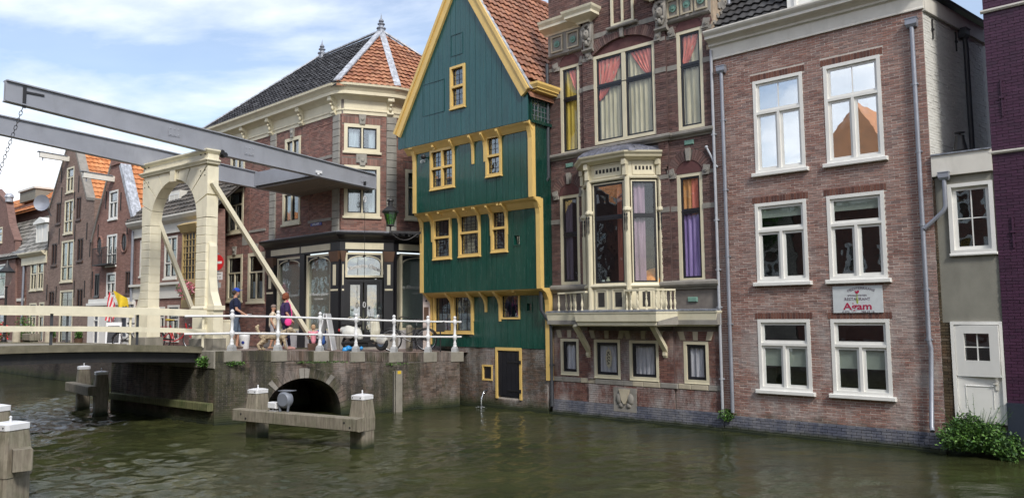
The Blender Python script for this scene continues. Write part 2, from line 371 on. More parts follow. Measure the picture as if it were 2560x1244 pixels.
# ------------------------------------------------------------------ masonry
def cutseg(a, b, cuts):
    out = [(a, b)]
    for c0, c1 in cuts:
        nx = []
        for s0, s1 in out:
            if c1 <= s0 or c0 >= s1: nx.append((s0, s1)); continue
            if c0 > s0: nx.append((s0, c0))
            if c1 < s1: nx.append((c1, s1))
        out = nx
    return out
def hcuts(holes, z0, z1):
    """blocked u-intervals for the row z0..z1; a hole is (u0,u1,z0,z1) or a callable(z)->(a,b)|None"""
    cs = []
    for h in holes:
        if callable(h):
            r = h((z0+z1)/2)
            if r: cs.append(r)
        elif h[2] < z1-.012 and h[3] > z0+.012: cs.append((h[0], h[1]))
    return cs
BRICKN = 0
def bricks(par, frame, span, z0, z1, holes, mat, y=0.0, L=.2, H=.056, g=.009, single=300, nm='brick', dep=.03, bond=.5, seed=1):
    """courses of separate bricks; nearest whole ones are objects, the rest one joined part"""
    rr = random.Random(seed); full = []; mb = MB(); cz = Vector((0, 0, CZ)); k = 0
    n = max(1, int(round((z1-z0)/H))); H = (z1-z0)/n
    for i in range(n):
        a, b = z0+i*H, z0+(i+1)*H
        sp = span((a+b)/2) if callable(span) else span
        if sp is None or sp[1]-sp[0] < .04: continue
        off = (i % 2)*bond*L
        for s0, s1 in cutseg(sp[0], sp[1], hcuts(holes, a, b)):
            j = math.floor((s0-off)/L); x = off+j*L
            while x < s1-.005:
                x0, x1 = max(x, s0), min(x+L, s1)
                if x1-x0 > .03:
                    dy = rr.uniform(-.004, .004); ww = rr.uniform(-.0015, .0015)
                    q = (x0+g/2, x1-g/2, a+g/2+ww, b-g/2+ww, dy)
                    if x1-x0 > L-.001: full.append(q)
                    else: bx(mb, q, y, dep, rr)
                x += L
    if full:
        full.sort(key=lambda q: (frame.W((q[0]+q[1])/2, y, (q[2]+q[3])/2)-cz).length)
        m0 = MB(); w, h = (L-g), (H-g); m0.box(-w/2, w/2, 0, dep, -h/2, h/2)
        m0.f = [f for i, f in enumerate(m0.f) if i != 4]
        me = m0.mesh(nm); me.materials.append(mat)
        vis = [q for q in full]
        for q in vis[:single]:
            o = bpy.data.objects.new(nm, me); COL.objects.link(o); o.parent = par
            Mx = frame.M @ Matrix.Translation(((q[0]+q[1])/2, y+q[4], (q[2]+q[3])/2)) @ Matrix.Rotation(rr.uniform(-.006, .006), 4, 'Y')
            o.matrix_basis = WM[par.name].inverted() @ Mx
        for q in vis[single:]: bx(mb, q, y, dep, rr)
    if mb.v:
        o = mb.build('brickwork' if nm == 'brick' else nm+'work', mat, par, frame, fix=False); o['kind'] = 'stuff'
def bx(mb, q, y, dep, rr):
    x0, x1, a, b, dy = q; j = lambda: rr.uniform(-.0015, .0015)
    y0 = y+dy
    mb.add([(x0, y0+j(), a), (x1, y0+j(), a), (x1, y0+j(), b), (x0, y0+j(), b), (x0, y+dep, a), (x1, y+dep, a), (x1, y+dep, b), (x0, y+dep, b)],
           [(0, 1, 2, 3), (4, 0, 3, 7), (1, 5, 6, 2), (3, 2, 6, 7), (4, 5, 1, 0)])
def arc_bricks(mb, cx, zc, r0, r1, a0, a1, n, y0, y1, skip=()):
    """voussoir bricks between radii r0..r1, angles from the vertical (rad)"""
    for k in range(n):
        t0 = a0+(a1-a0)*(k+.06)/n; t1 = a0+(a1-a0)*(k+.94)/n
        if any(s0 < (t0+t1)/2 < s1 for s0, s1 in skip): continue
        P = [(cx+r*math.sin(t), zc+r*math.cos(t)) for r, t in ((r0, t0), (r0, t1), (r1, t1), (r1, t0))]
        mb.prism(P, y0, y1)
def holewall(mb, u0, u1, z0, z1, holes, y0, y1):
    """thick wall with rectangular openings"""
    us = sorted({u0, u1} | {min(max(h[k], u0), u1) for h in holes for k in (0, 1)}); zs = sorted({z0, z1} | {min(max(h[k], z0), z1) for h in holes for k in (2, 3)})
    us = [u for i, u in enumerate(us) if i == 0 or u-us[i-1] > 1e-5]; zs = [z for i, z in enumerate(zs) if i == 0 or z-zs[i-1] > 1e-5]
    def solid(i, j):
        if i < 0 or j < 0 or i >= len(us)-1 or j >= len(zs)-1: return False
        c = ((us[i]+us[i+1])/2, (zs[j]+zs[j+1])/2)
        return not any(h[0] < c[0] < h[1] and h[2] < c[1] < h[3] for h in holes)
    for i in range(len(us)-1):
        for j in range(len(zs)-1):
            if not solid(i, j): continue
            a, b, c, d = us[i], us[i+1], zs[j], zs[j+1]
            mb.add([(a, y0, c), (b, y0, c), (b, y0, d), (a, y0, d)], [(0, 1, 2, 3)]); mb.add([(a, y1, c), (b, y1, c), (b, y1, d), (a, y1, d)], [(3, 2, 1, 0)])
            if not solid(i-1, j): mb.add([(a, y0, c), (a, y0, d), (a, y1, d), (a, y1, c)], [(0, 1, 2, 3)])
            if not solid(i+1, j): mb.add([(b, y0, c), (b, y0, d), (b, y1, d), (b, y1, c)], [(3, 2, 1, 0)])
            if not solid(i, j-1): mb.add([(a, y0, c), (b, y0, c), (b, y1, c), (a, y1, c)], [(3, 2, 1, 0)])
            if not solid(i, j+1): mb.add([(a, y0, d), (b, y0, d), (b, y1, d), (a, y1, d)], [(0, 1, 2, 3)])
    return mb
def soldier(par, frame, u0, u1, z0, z1, mat, y=-.004, n=None, nm='lintel_brick'):
    n = n or max(3, int((u1-u0)/.063)); w = (u1-u0)/n; m0 = MB().box(-w/2+.005, w/2-.005, 0, .04, -(z1-z0)/2+.004, (z1-z0)/2-.004); me = m0.mesh(nm); me.materials.append(mat)
    for k in range(n):
        o = bpy.data.objects.new(nm, me); COL.objects.link(o); o.parent = par
        M = frame.M @ Matrix.Translation((u0+w*(k+.5), y, (z0+z1)/2)); o.matrix_basis = WM[par.name].inverted() @ M
# ------------------------------------------------------------------ windows
def window(par, frame, r, fm, sm=None, gm=None, y=0.0, fw=.07, sw=.045, rows=((0, 1, 1, 0, 0),), depth=.13, proud=.0, sill=None, curt=None, room=True,
           gap=None, lead_=False, sillm=None, roomd=.9, name='window', roomm=None, mull=.06, curtz=None, trans=None, label=None):
    """r=(u0,u1,z0,z1); rows=((f0,f1,ncols,mx,mz),...): lights from bottom to top, mx/mz glazing bars in each"""
    u0, u1, z0, z1 = r; sm = sm or fm; gm = gm or MT['glass']; yf = y-proud
    mb = MB(); mb.box(u0, u0+fw, yf, y+depth, z0, z1); mb.box(u1-fw, u1, yf, y+depth, z0, z1)
    mb.box(u0+fw, u1-fw, yf, y+depth, z1-fw, z1); mb.box(u0+fw, u1-fw, yf, y+depth, z0, z0+fw)
    iu0, iu1, iz0, iz1 = u0+fw, u1-fw, z0+fw, z1-fw; H = iz1-iz0; sash = MB(); panes = []; ys = y+.035
    for k, (f0, f1, nc, mx, mz) in enumerate(rows):
        a, b = iz0+H*f0, iz0+H*f1
        th_ = trans or mull
        if k > 0: (sash if trans else mb).box(iu0, iu1, (yf+.02) if trans else (yf+.005), y+depth, a-th_/2, a+th_/2)
        a += th_/2 if k > 0 else 0; b -= th_/2 if k < len(rows)-1 else 0
        cw = (iu1-iu0)/nc
        for c in range(nc):
            p, q = iu0+cw*c, iu0+cw*(c+1)
            if c > 0 and sw < .09: mb.box(p-mull/2, p+mull/2, yf+.006, y+depth, a, b)
            if c > 0: p += mull/2
            if c < nc-1: q -= mull/2
            if sw > 0:
                sash.box(p, p+sw, ys, ys+.045, a, b); sash.box(q-sw, q, ys, ys+.045, a, b)
                sash.box(p+sw, q-sw, ys, ys+.045, b-sw, b); sash.box(p+sw, q-sw, ys, ys+.045, a, a+sw)
            pp, qq, aa, bb = p+sw, q-sw, a+sw, b-sw; bw = .011 if lead_ else .02
            for i in range(1, mx+1): x = pp+(qq-pp)*i/(mx+1); sash.box(x-bw/2, x+bw/2, ys+.008, ys+.032, aa, bb)
            for i in range(1, mz+1): x = aa+(bb-aa)*i/(mz+1); sash.box(pp, qq, ys+.010, ys+.030, x-bw/2, x+bw/2)
            panes.append((pp-.004, qq+.004, aa-.004, bb+.004))
    w = mb.build(name, fm, par, frame)
    if label: w['label'] = label
    if sash.v: sash.build('sash', sm, w, frame)
    for p in panes: MB().box(p[0], p[1], ys+.018, ys+.024, p[2], p[3]).build('pane', gm, w, frame)
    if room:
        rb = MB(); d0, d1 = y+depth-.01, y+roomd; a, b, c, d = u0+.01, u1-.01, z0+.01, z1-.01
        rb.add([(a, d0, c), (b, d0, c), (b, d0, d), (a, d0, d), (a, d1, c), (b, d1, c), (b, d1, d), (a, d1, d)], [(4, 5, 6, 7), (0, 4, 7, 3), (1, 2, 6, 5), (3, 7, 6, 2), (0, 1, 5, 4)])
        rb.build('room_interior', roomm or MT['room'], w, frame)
    if sill:
        so_, sh, ex = sill; MB().bev(u0-ex, u1+ex, y-so_, y+.06, z0-sh, z0+.004, .012).build('sill', sillm or fm, w, frame)
    if curt:
        for (cu0, cu1, cz0, cz1, cm) in curt: curtain(w, frame, u0+fw+(u1-u0-2*fw)*cu0, u0+fw+(u1-u0-2*fw)*cu1, z0+fw+(z1-z0-2*fw)*cz0, z0+fw+(z1-z0-2*fw)*cz1, y+depth+.02, cm)
    return w
def curtain(par, frame, u0, u1, z0, z1, y, cm, drape=None, name='curtain'):
    n = max(8, int((u1-u0)/.025)); rr = random.Random(int(u0*100+z0*10)); ph = rr.random()*6
    mb = MB(); rows = 7; f = rr.uniform(38, 52)
    for j in range(rows):
        t = j/(rows-1)
        for i in range(n+1):
            s_ = i/n; x = u0+(u1-u0)*s_; z = z0+(z1-z0)*t
            if drape == 'L': x = u0+(u1-u0)*s_*(0.12+.88*t**.7)
            if drape == 'R': x = u1-(u1-u0)*(1-s_)*(0.12+.88*t**.7)
            yy = y+.022*math.sin(f*(x if not drape else u0+(u1-u0)*s_)+ph+.5*math.sin(5*x))+.008*math.sin(90*x+t*2)
            mb.v.append((x, yy, z))
    for j in range(rows-1):
        for i in range(n): a = j*(n+1)+i; mb.f.append((a, a+1, a+n+2, a+n+1))
    o = mb.build(name, cm, par, frame, smooth=80, fix=False); return o
# ------------------------------------------------------------------ roof tiles
def tiles(par, O, U, V, nu_len, nv_len, mat, tw=.21, th=.30, inside=None, single=300, amp=.035, nm='roof_tile', seed=3, stuffname='tilework'):
    """pantiles on the plane through O spanned by unit vectors U (along the eave) and V (up the slope), world space"""
    O, U, V = Vector(O), Vector(U).normalized(), Vector(V).normalized(); Nn = U.cross(V).normalized()
    if Nn.z < 0: Nn = -Nn
    rr = random.Random(seed); m0 = MB(); xs = [-.5, -.3, -.08, .12, .32, .54]; hs = [.1, .75, 1.0, .7, .12, .0]
    hs = [.15, .9, 1.0, .45, .0, .12]
    L = th*1.12; t0 = .055
    vs = []
    for yy, lift in ((0, .052), (L, .0)):
        for x, h in zip(xs, hs): vs.append((x*tw, yy, h*amp+lift))
    for x, h in zip(xs, hs): vs.append((x*tw, 0, h*amp+.052-.022))
    fs = [(i, i+1, i+7, i+6) for i in range(5)]+[(12+i, 13+i, i+1, i) for i in range(5)]
    fs += [(5, 17, 11)]
    m0.add(vs, fs); me = m0.mesh(nm, smooth=40, fix=False); me.materials.append(mat)
    Bm = Matrix((( U.x, V.x, Nn.x, 0), (U.y, V.y, Nn.y, 0), (U.z, V.z, Nn.z, 0), (0, 0, 0, 1)))
    if Bm.to_3x3().determinant() < 0:
        Bm = Matrix(((-U.x, V.x, Nn.x, 0), (-U.y, V.y, Nn.y, 0), (-U.z, V.z, Nn.z, 0), (0, 0, 0, 1)))
    L_ = []
    for j in range(int(nv_len/th)):
        for i in range(int(nu_len/tw)):
            a, b = (i+.5)*tw, j*th
            if inside and not inside(a, b+th*.5): continue
            L_.append((O+U*a+V*b, rr.uniform(-.006, .01), rr.uniform(-.02, .02)))
    L_.sort(key=lambda q: (q[0]-Vector((0, 0, CZ))).length); mb = MB()
    inv = WM[par.name].inverted()
    for k, (p, lift, rot) in enumerate(L_):
        M = Matrix.Translation(p+Nn*lift) @ Bm @ Matrix.Rotation(rot, 4, 'Z')
        if k < single:
            o = bpy.data.objects.new(nm, me); COL.objects.link(o); o.parent = par; o.matrix_basis = inv @ M
        else: mb.add([M @ Vector(q) for q in vs], fs)
    if mb.v:
        me2 = mb.mesh(stuffname, smooth=40, fix=False); me2.materials.append(mat); o = link(stuffname, me2, par, M=Matrix()); o['kind'] = 'stuff'
def slab(par, name, pts, th, mat):
    """flat roof board / sheet of world points with thickness straight down"""
    n = len(pts); vs = [tuple(p) for p in pts]+[(p[0], p[1], p[2]-th) for p in pts]
    mb = MB().add(vs, [tuple(range(n)), tuple(range(2*n-1, n-1, -1))]+[(i, (i+1) % n, (i+1) % n+n, i+n) for i in range(n)])
    me = mb.mesh(name); me.materials.append(mat); return link(name, me, par, M=Matrix())
def wbuild(mb, name, mat, par=None, smooth=False):
    """mesh authored in world coordinates"""
    me = mb.mesh(name, smooth); me.materials.append(mat)
    if par is None:   # give a top-level mesh its own base as origin
        xs = [v.co for v in me.vertices]; c = Vector((sum(v.x for v in xs)/len(xs), sum(v.y for v in xs)/len(xs), min(v.z for v in xs)))
        me.transform(Matrix.Translation(-c)); return link(name, me, None, M=Matrix.Translation(c))
    return link(name, me, par, M=Matrix())
def text(par, frame, s, u, z, size, mat, y=0.0, align='CENTER', name='lettering', bold=0.0, sx=1.0, arc=None, shear=0):
    cu = bpy.data.curves.new('t', 'FONT'); cu.body = s; cu.size = size; cu.align_x = align; cu.offset = bold; cu.extrude = .0015; cu.shear = shear; cu.resolution_u = 3
    to = bpy.data.objects.new('t', cu); COL.objects.link(to); bpy.context.view_layer.update()
    me = bpy.data.meshes.new_from_object(to.evaluated_get(bpy.context.evaluated_depsgraph_get())); bpy.data.objects.remove(to); bpy.data.curves.remove(cu)
    for v in me.vertices:
        x, h, d = v.co.x*sx, v.co.y, v.co.z
        if arc:      # bend along a circle of radius arc, centre below
            r_ = arc+h; a = x/arc; x, h = r_*math.sin(a), r_*math.cos(a)-arc
        v.co = (u+x, y-d, z+h)
    me.materials.clear(); me.materials.append(mat); me.name = name
    return link(name, me, par, frame)
# ------------------------------------------------------------------ the main row of fronts along the water
EA = math.atan2(-1, 1.117)
M0 = Fr(1.14, 22.0, EA)
MT['b_agam'] = brickmat('brick_brown_red', [(.19, .105, .09), (.28, .145, .12), (.34, .185, .15), (.26, .155, .135), (.38, .23, .19), (.21, .14, .13)], dirt=.10, white=.8)
MT['b_agam2'] = brickmat('brick_lintel', [(.10, .045, .038), (.17, .07, .05), (.20, .095, .07)], dirt=.15)
MT['b_bay'] = brickmat('brick_aubergine', [(.085, .05, .047), (.14, .075, .067), (.19, .105, .092), (.12, .075, .072), (.21, .13, .11)], dirt=.3, white=.22)
MT['b_bayred'] = brickmat('brick_red_low', [(.13, .06, .05), (.19, .085, .07), (.23, .115, .09), (.13, .07, .062)], dirt=.3, white=.75)
MT['b_plinth'] = brickmat('brick_painted_plinth', [(.075, .085, .125), (.10, .11, .155), (.13, .14, .18)], dirt=.35, dc=(.2, .2, .2), white=.35, top=.15)
MT['b_rough'] = brickmat('brick_rough_brown', [(.06, .035, .02), (.12, .06, .03), (.16, .10, .06), (.20, .14, .10)], dirt=.55, moss=.45)
MT['b_white'] = brickmat('brick_painted_white', [(.70, .70, .66), (.78, .78, .74)], dirt=.25, dc=(.3, .3, .27), water=False, rough=.5)
MT['b_purple'] = brickmat('brick_painted_purple', [(.050, .014, .040), (.062, .018, .050), (.042, .013, .036)], dirt=.25, dc=(.04, .012, .035), water=False, rough=.55)
MT['b_navy'] = brickmat('brick_painted_navy', [(.018, .026, .045), (.025, .034, .055)], dirt=.3, dc=(.05, .06, .07), rough=.5)
MT['stucco'] = paint('grey_stucco', (.235, .23, .195), .9, .14, 2.5, .45, (.12, .115, .095), bmp=.4)
MT['rubble'] = paint('crumbling_plaster', (.42, .33, .24), .95, .25, 6, .6, (.16, .11, .07), bmp=.6)
MT['roofdark'] = tilemat('tile_black', [(.018, .018, .021), (.035, .035, .038), (.05, .05, .052)], .2)

# ---------------- brick house with the restaurant sign
fA = M0.shift(M0.u(1799, 650)); uR = fA.u(2338, 600)
A = thing('brick_house', 'brown brick canal house with four white sash windows above the water and a restaurant sign', 'house', fA)
wins = dict(a=(1885, 2010, 191, 427), b=(2062, 2206, 150, 402), c=(1890, 2019, 503, 704), d=(2070, 2215, 482, 698), e=(1897, 2028, 797, 976), f=(2080, 2228, 797, 987))
wr = {k: fA.rect(*v) for k, v in wins.items()}
for p, q in (('a', 'b'), ('c', 'd'), ('e', 'f')):   # storeys share heads and cills
    for i in (2, 3):
        m = (wr[p][i]+wr[q][i])/2; wr[p] = wr[p][:i]+(m+(wr[p][i]-m)*.3,)+wr[p][i+1:]; wr[q] = wr[q][:i]+(m+(wr[q][i]-m)*.3,)+wr[q][i+1:]
holes = list(wr.values()); zc = fA.z(2050, 86); zpl = .36
holewall(MB(), 0, uR, -1.0, zc+.5, holes, .006, .3).build('wall', MT['mortar'], A)
lint = [(h[0]-.06, h[1]+.06, h[3], h[3]+.15) for h in holes]
bricks(A, fA, (0, uR), zpl, zc, holes+lint, MT['b_agam'], y=0, single=300, g=.0135, seed=5)
for l in lint: soldier(A, fA, l[0], l[1], l[2], l[3], MT['b_agam2'])
bricks(A, fA, (-.0, uR+.0), .05, zpl, [], MT['b_plinth'], y=-.03, single=60, nm='plinth_brick', H=.06, dep=.06, seed=6)
MB().box(-.02, uR+.02, -.15, .3, -1, .045).build('footing', MT['plinth'], A)
for k in 'abcdef':
    r = wr[k]; up = k in 'ab'; low = k in 'ef'
    rows = ((0, .655, 2, 0, 0), (.655, 1, 1, 1 if up else 0, 0)) if up else (((0, .66, 2, 0, 0), (.66, 1, 1, 0, 0)))
    w = window(A, fA, r, MT['white'], MT['white'], MT['glasssky'] if up else MT['glass'], fw=.075, sw=.055 if up else .06, rows=rows, depth=.14, sill=(.10, .085, .075), proud=.012)
    iu0, iu1, iz0, iz1 = r[0]+.13, r[1]-.13, r[2]+.12, r[3]-.12
    if up:   # venetian blind
        mb = MB(); n = int((iz1-iz0)/.08)
        for i in range(n): z = iz0+(iz1-iz0)*(i+.5)/n; mb.add([(iu0, .085, z-.043), (iu1, .085, z-.043), (iu1, .097, z+.043), (iu0, .097, z+.043)], [(0, 1, 2, 3)])
        for f in (.15, .55, .8): mb.box(iu0+(iu1-iu0)*f-.012, iu0+(iu1-iu0)*f+.012, .163, .167, iz0, iz1)
        mb.build('venetian_blind', MT['blind'], w, fA)
    if low:
        m = (iu0+iu1)/2; zz0 = iz0+(iz1-iz0)*.31; zz1 = iz0+(iz1-iz0)*.60
        for a, b in ((iu0-.02, m-.08), (m+.08, iu1+.02)):
            MB().box(a, b, .09, .095, zz0, zz1).build('roller_blind', MT['rollblind'], w, fA)
    if k in 'cd':
        MB().box(iu0-.03, iu1+.03, .09, .095, iz0+(iz1-iz0)*.86, iz1+.06).build('roller_blind', MT['rollblind'], w, fA)
# cornice with frieze
cp = [(0, 0), (.05, 0), (.05, .03), (.035, .05), (.035, .30), (.07, .33), (.10, .33), (.10, .38), (.17, .44), (.30, .46), (.30, .52), (.36, .58), (.38, .62), (.38, .65), (0, .65)]
MB().sweep([(o, z+zc) for o, z in cp], [(-.06, 0), (uR+.03, 0)]).build('cornice', MT['offwhite'], A, smooth=False)
# roof: slope up from the gutter and a white dormer
sl = math.radians(48); zg = zc+.62
rU = fA.e; rV = (fA.i*math.cos(sl)+Vector((0, 0, math.sin(sl)))).normalized()
O_ = fA.W(-.0, -.12, zg)
du0, du1 = fA.u(1967, 20), fA.u(2110, 10)
tiles(A, O_, rU, rV, uR, 2.6, MT['roofdark'], inside=lambda a, b: not (du0-.1 < a < du1+.1), single=60)
slab(A, 'roof', [O_-Vector((0, 0, .02)), O_+rU*uR-Vector((0, 0, .02)), O_+rU*uR+rV*3.2-Vector((0, 0, .02)), O_+rV*3.2-Vector((0, 0, .02))], .08, MT['roofdark'])
dm = MB().box(du0, du1, .02, 1.6, zg, zg+1.5).build('dormer', MT['white'], A)
window(A, fA, (du0+.18, du1-.12, zg+.07, zg+1.2), MT['white'], MT['white'], MT['glasssky'], y=.0, fw=.06, sw=.05, rows=((0, 1, 2, 0, 2),), room=False, depth=.015, proud=.03, name='dormer_window')
# white painted side wall, running back behind the annex
_p = fA.W(uR); fS = Fr(_p.x, _p.y, math.atan2(1, 1.22))
holewall(MB(), .012, 3.4, 2.2, zc+.02, [], .012, .25).build('side_wall', MT['offwhite'], A, fS)
bricks(A, fS, (.01, 3.2), 3.3, zc-.02, [], MT['b_white'], y=0, single=120, nm='whitewashed_brick', L=.21, H=.058, g=.006, dep=.02, seed=9)
MB().box(0, 3.4, -.06, .02, zc-.04, zc+.33).build('fascia', MT['offwhite'], A, fS)
MB().sweep([(.06, zc+.30), (.15, zc+.34), (.17, zc+.40), (0, zc+.40)], [(-.0, 0), (3.4, 0)]).build('gutter', MT['darkframe'], A, fS)
# orange roof seen over the side wall
sV = (fS.i*math.cos(.75)+Vector((0, 0, math.sin(.75)))).normalized(); MT['t_old'] = tilemat('tile_old_orange', [(.25, .11, .06), (.36, .17, .10), (.42, .22, .13)], .35)
tiles(A, fS.W(.05, -.02, zc+.42), fS.e, sV, 3.2, 2.4, MT['t_old'], single=40)
for x in (.42, 1.62):
    MB().box(x-.012, x+.012, -.03, 0, zc-.55, zc-.12).box(x-.04, x+.04, -.04, 0, zc-.36, zc-.32).build('wall_anchor', MT['iron'], A, fS)
sg = thing('restaurant_sign', 'white board advertising a mediterranean restaurant in red and grey letters between two windows', 'sign', fA.shift(fA.u(2145, 746), -.03, fA.z(2145, 780)))
q = fA.rect(2083.5, 2208, 714, 781); sw_, sh_ = q[1]-q[0], q[3]-q[2]; fs_ = fA.shift((q[0]+q[1])/2, -.03, 0)
MT['signboard'] = flat('sign_board', (.62, .66, .68), .4); MT['signred'] = flat('sign_red', (.42, .02, .07), .5); MT['signgrey'] = flat('sign_grey', (.16, .12, .16), .5); MT['leaf'] = flat('sign_green', (.38, .46, .05), .5)
MB().box(-sw_/2, sw_/2, 0, .025, q[2], q[3]).build('board', MT['signboard'], sg, fs_)
Z = lambda f: q[3]-sh_*f
text(sg, fs_, 'MEDITERRAANS', sw_*.08, Z(.13), sh_*.135, MT['signgrey'], -.003, arc=sw_*.62, sx=1.0)
text(sg, fs_, 'SPECIALITEITEN', -.0, Z(.385), sh_*.085, MT['signgrey'], -.003, sx=1.15)
text(sg, fs_, 'RESTAURANT', 0, Z(.54), sh_*.15, MT['signgrey'], -.003, sx=1.0)
text(sg, fs_, 'Ag\u0307am' if False else 'Agam', 0, Z(.88), sh_*.36, MT['signred'], -.003, bold=.004, sx=1.25)
MB().ball((-sw_*.09, -.004, Z(.655)), sh_*.022, 8, 4, sy=.2).build('lettering', MT['signred'], sg, fs_)
text(sg, fs_, '\u260e 072', -sw_*.27, Z(.985), sh_*.085, MT['signgrey'], -.003, sx=1.3) if False else text(sg, fs_, '0 072', -sw_*.24, Z(.985), sh_*.085, MT['signgrey'], -.003, sx=1.35)
text(sg, fs_, '785 03 16', sw_*.2, Z(.985), sh_*.085, MT['signgrey'], -.003, sx=1.35)
MB().prism([(-.045, Z(.17)), (-.015, Z(.20)), (.015, Z(.17)), (.045, Z(.17)), (.035, Z(.26)), (0, Z(.3)), (-.035, Z(.26))], -.005, -.001).build('tulip_motif', MT['signred'], sg, fs_)
MB().prism([(-.006, Z(.3)), (.006, Z(.3)), (.008, Z(.62)), (.03, Z(.45)), (.012, Z(.66)), (-.012, Z(.66)), (-.03, Z(.42)), (-.008, Z(.56))], -.005, -.001).build('stem_motif', MT['leaf'], sg, fs_)
# rain pipes
def hopper(mb, x, y, z, w=.2, h=.17, d=.14):
    mb.add([(x-w*.42, y-d*.8, z), (x+w*.42, y-d*.8, z), (x+w*.42, y, z), (x-w*.42, y, z), (x-w/2, y-d, z+h*.3), (x+w/2, y-d, z+h*.3), (x+w/2, y, z+h*.3), (x-w/2, y, z+h*.3)], [(3, 2, 1, 0), (0, 1, 5, 4), (1, 2, 6, 5), (2, 3, 7, 6), (3, 0, 4, 7)])
    mb.box(x-w/2, x+w/2, y-d, y, z+h*.3, z+h*.9); mb.box(x-w*.55, x+w*.55, y-d*1.08, y, z+h*.9, z+h)
def pipe(name, label, frame, pts, r, mat, hop=None, clamps=(), group=None, hs=1.0):
    t = thing(name, label, 'drainpipe', frame.shift(pts[0][0], pts[0][1], pts[-1][2]), group=group)
    MB().tube(pts, r, 10).build('pipe', mat, t, frame, smooth=50)
    if hop: m = MB(); hopper(m, *hop, w=.2*hs, h=.17*hs, d=.14*hs); m.build('rainwater_head', mat, t, frame)
    for (x, y, z) in clamps: MB().box(x-.06, x+.06, y-r*.5, y+r+.03, z-.012, z+.02).lathe([(r*1.18, -.02), (r*1.18, .03)], (x, y, z), 10).build('pipe_clamp', mat, t, frame)
    return t
x1 = fA.u(1812, 300); xz = lambda X, Y: fA.px(X, Y, -.08)
a = xz(1803, 183); b = xz(1830, 1030)
a0 = (a[0]+b[0])/2+.01
pipe('drainpipe', 'tall zinc drainpipe with square head on the left corner of the restaurant house', fA, [(a0, -.08, a[1]), (a0, -.08, b[1])], .045, MT['zinc'], (a0, 0, a[1], ), [(a0, -.08, z) for z in (7.4, 5.7, 4.1, 2.5)], 'zinc drainpipes', 1.05)
a = xz(2289, 66); b = xz(2312, 850); c = xz(2331, 1075)
a0 = (a[0]+b[0])/2
pipe('drainpipe', 'tall zinc drainpipe on the right corner of the restaurant house, bent at its foot', fA, [(a0, -.08, a[1]), (a0, -.08, b[1]), (a0+.03, -.08, b[1]-.15), (c[0]-.0, -.11, c[1]+.1), (c[0]+.03, -.2, c[1])], .045, MT['zinc'], (a0, 0, a[1]), [(a0, -.08, z) for z in (7.4, 6.0, 4.5, 3.2, 2.2)], 'zinc drainpipes', 1.1)
# ---------------- annex between the brick house and the purple house
fX = fA.shift(uR+.0); zx = lambda Y, X=2420: fX.z(X, Y)
X_ = thing('stucco_annex', 'narrow grey stucco annex with a white stable door, squeezed beside the purple wall', 'annex', fX)
uE = fX.u(2512, 900, 0); dr = fX.rect(2384, 2514, 803, 1110); w1 = fX.rect(2372, 2490, 455, 632)
ztop = zx(428)
dr = (dr[0], uE-.01, .62, dr[3]); w1 = (w1[0], min(w1[1], uE-.02), w1[2], w1[3])
ys = .0
us = fX.u(2342, 560)
holewall(MB(), us, uE, dr[3]-.02, ztop, [dr, w1], .03, .2).build('wall', MT['stucco'], X_)
holewall(MB(), 0, uE, -.8, dr[3]-.02, [dr], .05, .2).build('lower_wall', MT['mortardark'], X_)
bricks(X_, fX, lambda z: (0.0, us+.0) if z > fX.z(2345, 810) else (0, dr[0]-.01), .5, ztop-.1, [dr], MT['b_rough'], y=.0, single=150, g=.007, L=.19, H=.06, dep=.08, seed=12)
MB().box(0, uE, -.02, .2, -1, .5).build('footing', MT['plinth'], X_)
MB().box(us-.03, uE+.0, -.05, 1.8, ztop-.04, ztop+.38).build('parapet', MT['offwhite'], X_)
MB().box(us-.03, uE+.0, -.08, 1.8, ztop+.38, ztop+.41).build('coping', MT['lead'], X_)
window(X_, fX, w1, MT['white'], MT['white'], MT['glass'], y=.03, fw=.07, sw=.07, rows=((0, 1, 1, 1, 1),), proud=.05, sill=(.07, .05, .02))
# stable door, upper leaf ajar
dh = MB(); dh.box(dr[0], dr[0]+.06, -.02, .12, dr[2], dr[3]); dh.box(dr[1]-.05, dr[1], -.02, .12, dr[2], dr[3]); dh.box(dr[0]+.06, dr[1]-.05, -.02, .12, dr[3]-.06, dr[3])
df = dh.build('door_frame', MT['white'], X_); zs = fX.z(2450, 940)
lo = MB().box(dr[0]+.065, dr[1]-.055, .02, .06, dr[2], zs-.01); lo.build('door', MT['white'], X_)
pn = MB(); pn.sweep([(0, 0), (.008, 0), (.012, .015), (0, .03)], [(dr[0]+.2, .02), (dr[1]-.2, .02)])
for v in range(len(pn.v)): pn.v[v] = (pn.v[v][0], pn.v[v][1], pn.v[v][2]+zs-.2)
pn.box(dr[0]+.2, dr[0]+.21, .012, .02, .9, zs-.2); pn.box(dr[1]-.21, dr[1]-.2, .012, .02, .9, zs-.2)
pn.build('door_moulding', MT['white'], X_)
fD = Fr(*fX.W(dr[0]+.065, .0, 0).xy, EA-.10)
ud = dr[1]-.055-dr[0]-.065; top = dr[3]-.07
window(X_, fD, (0, ud, zs, top), MT['white'], MT['white'], MT['glass'], y=.0, fw=.16, sw=.0, rows=((.18, 1.02, 1, 1, 1),), proud=.0, depth=.045, room=False, name='stable_door_leaf')
MB().box(.0, ud, .002, .044, zs, zs+.30).build('door_panel', MT['white'], X_, fD)
MB().add([(0.02, .4, zs), (ud, .4, zs), (ud, .4, top), (0.02, .4, top)], [(0, 1, 2, 3)]).build('room_interior', MT['room'], X_, fX.shift(dr[0]+.05))
MB().box(dr[1]-.17, dr[1]-.12, .0, .02, zs-.25, zs-.08).box(dr[1]-.20, dr[1]-.12, -.03, -.015, zs-.14, zs-.12).build('door_handle', MT['offwhite'], X_)
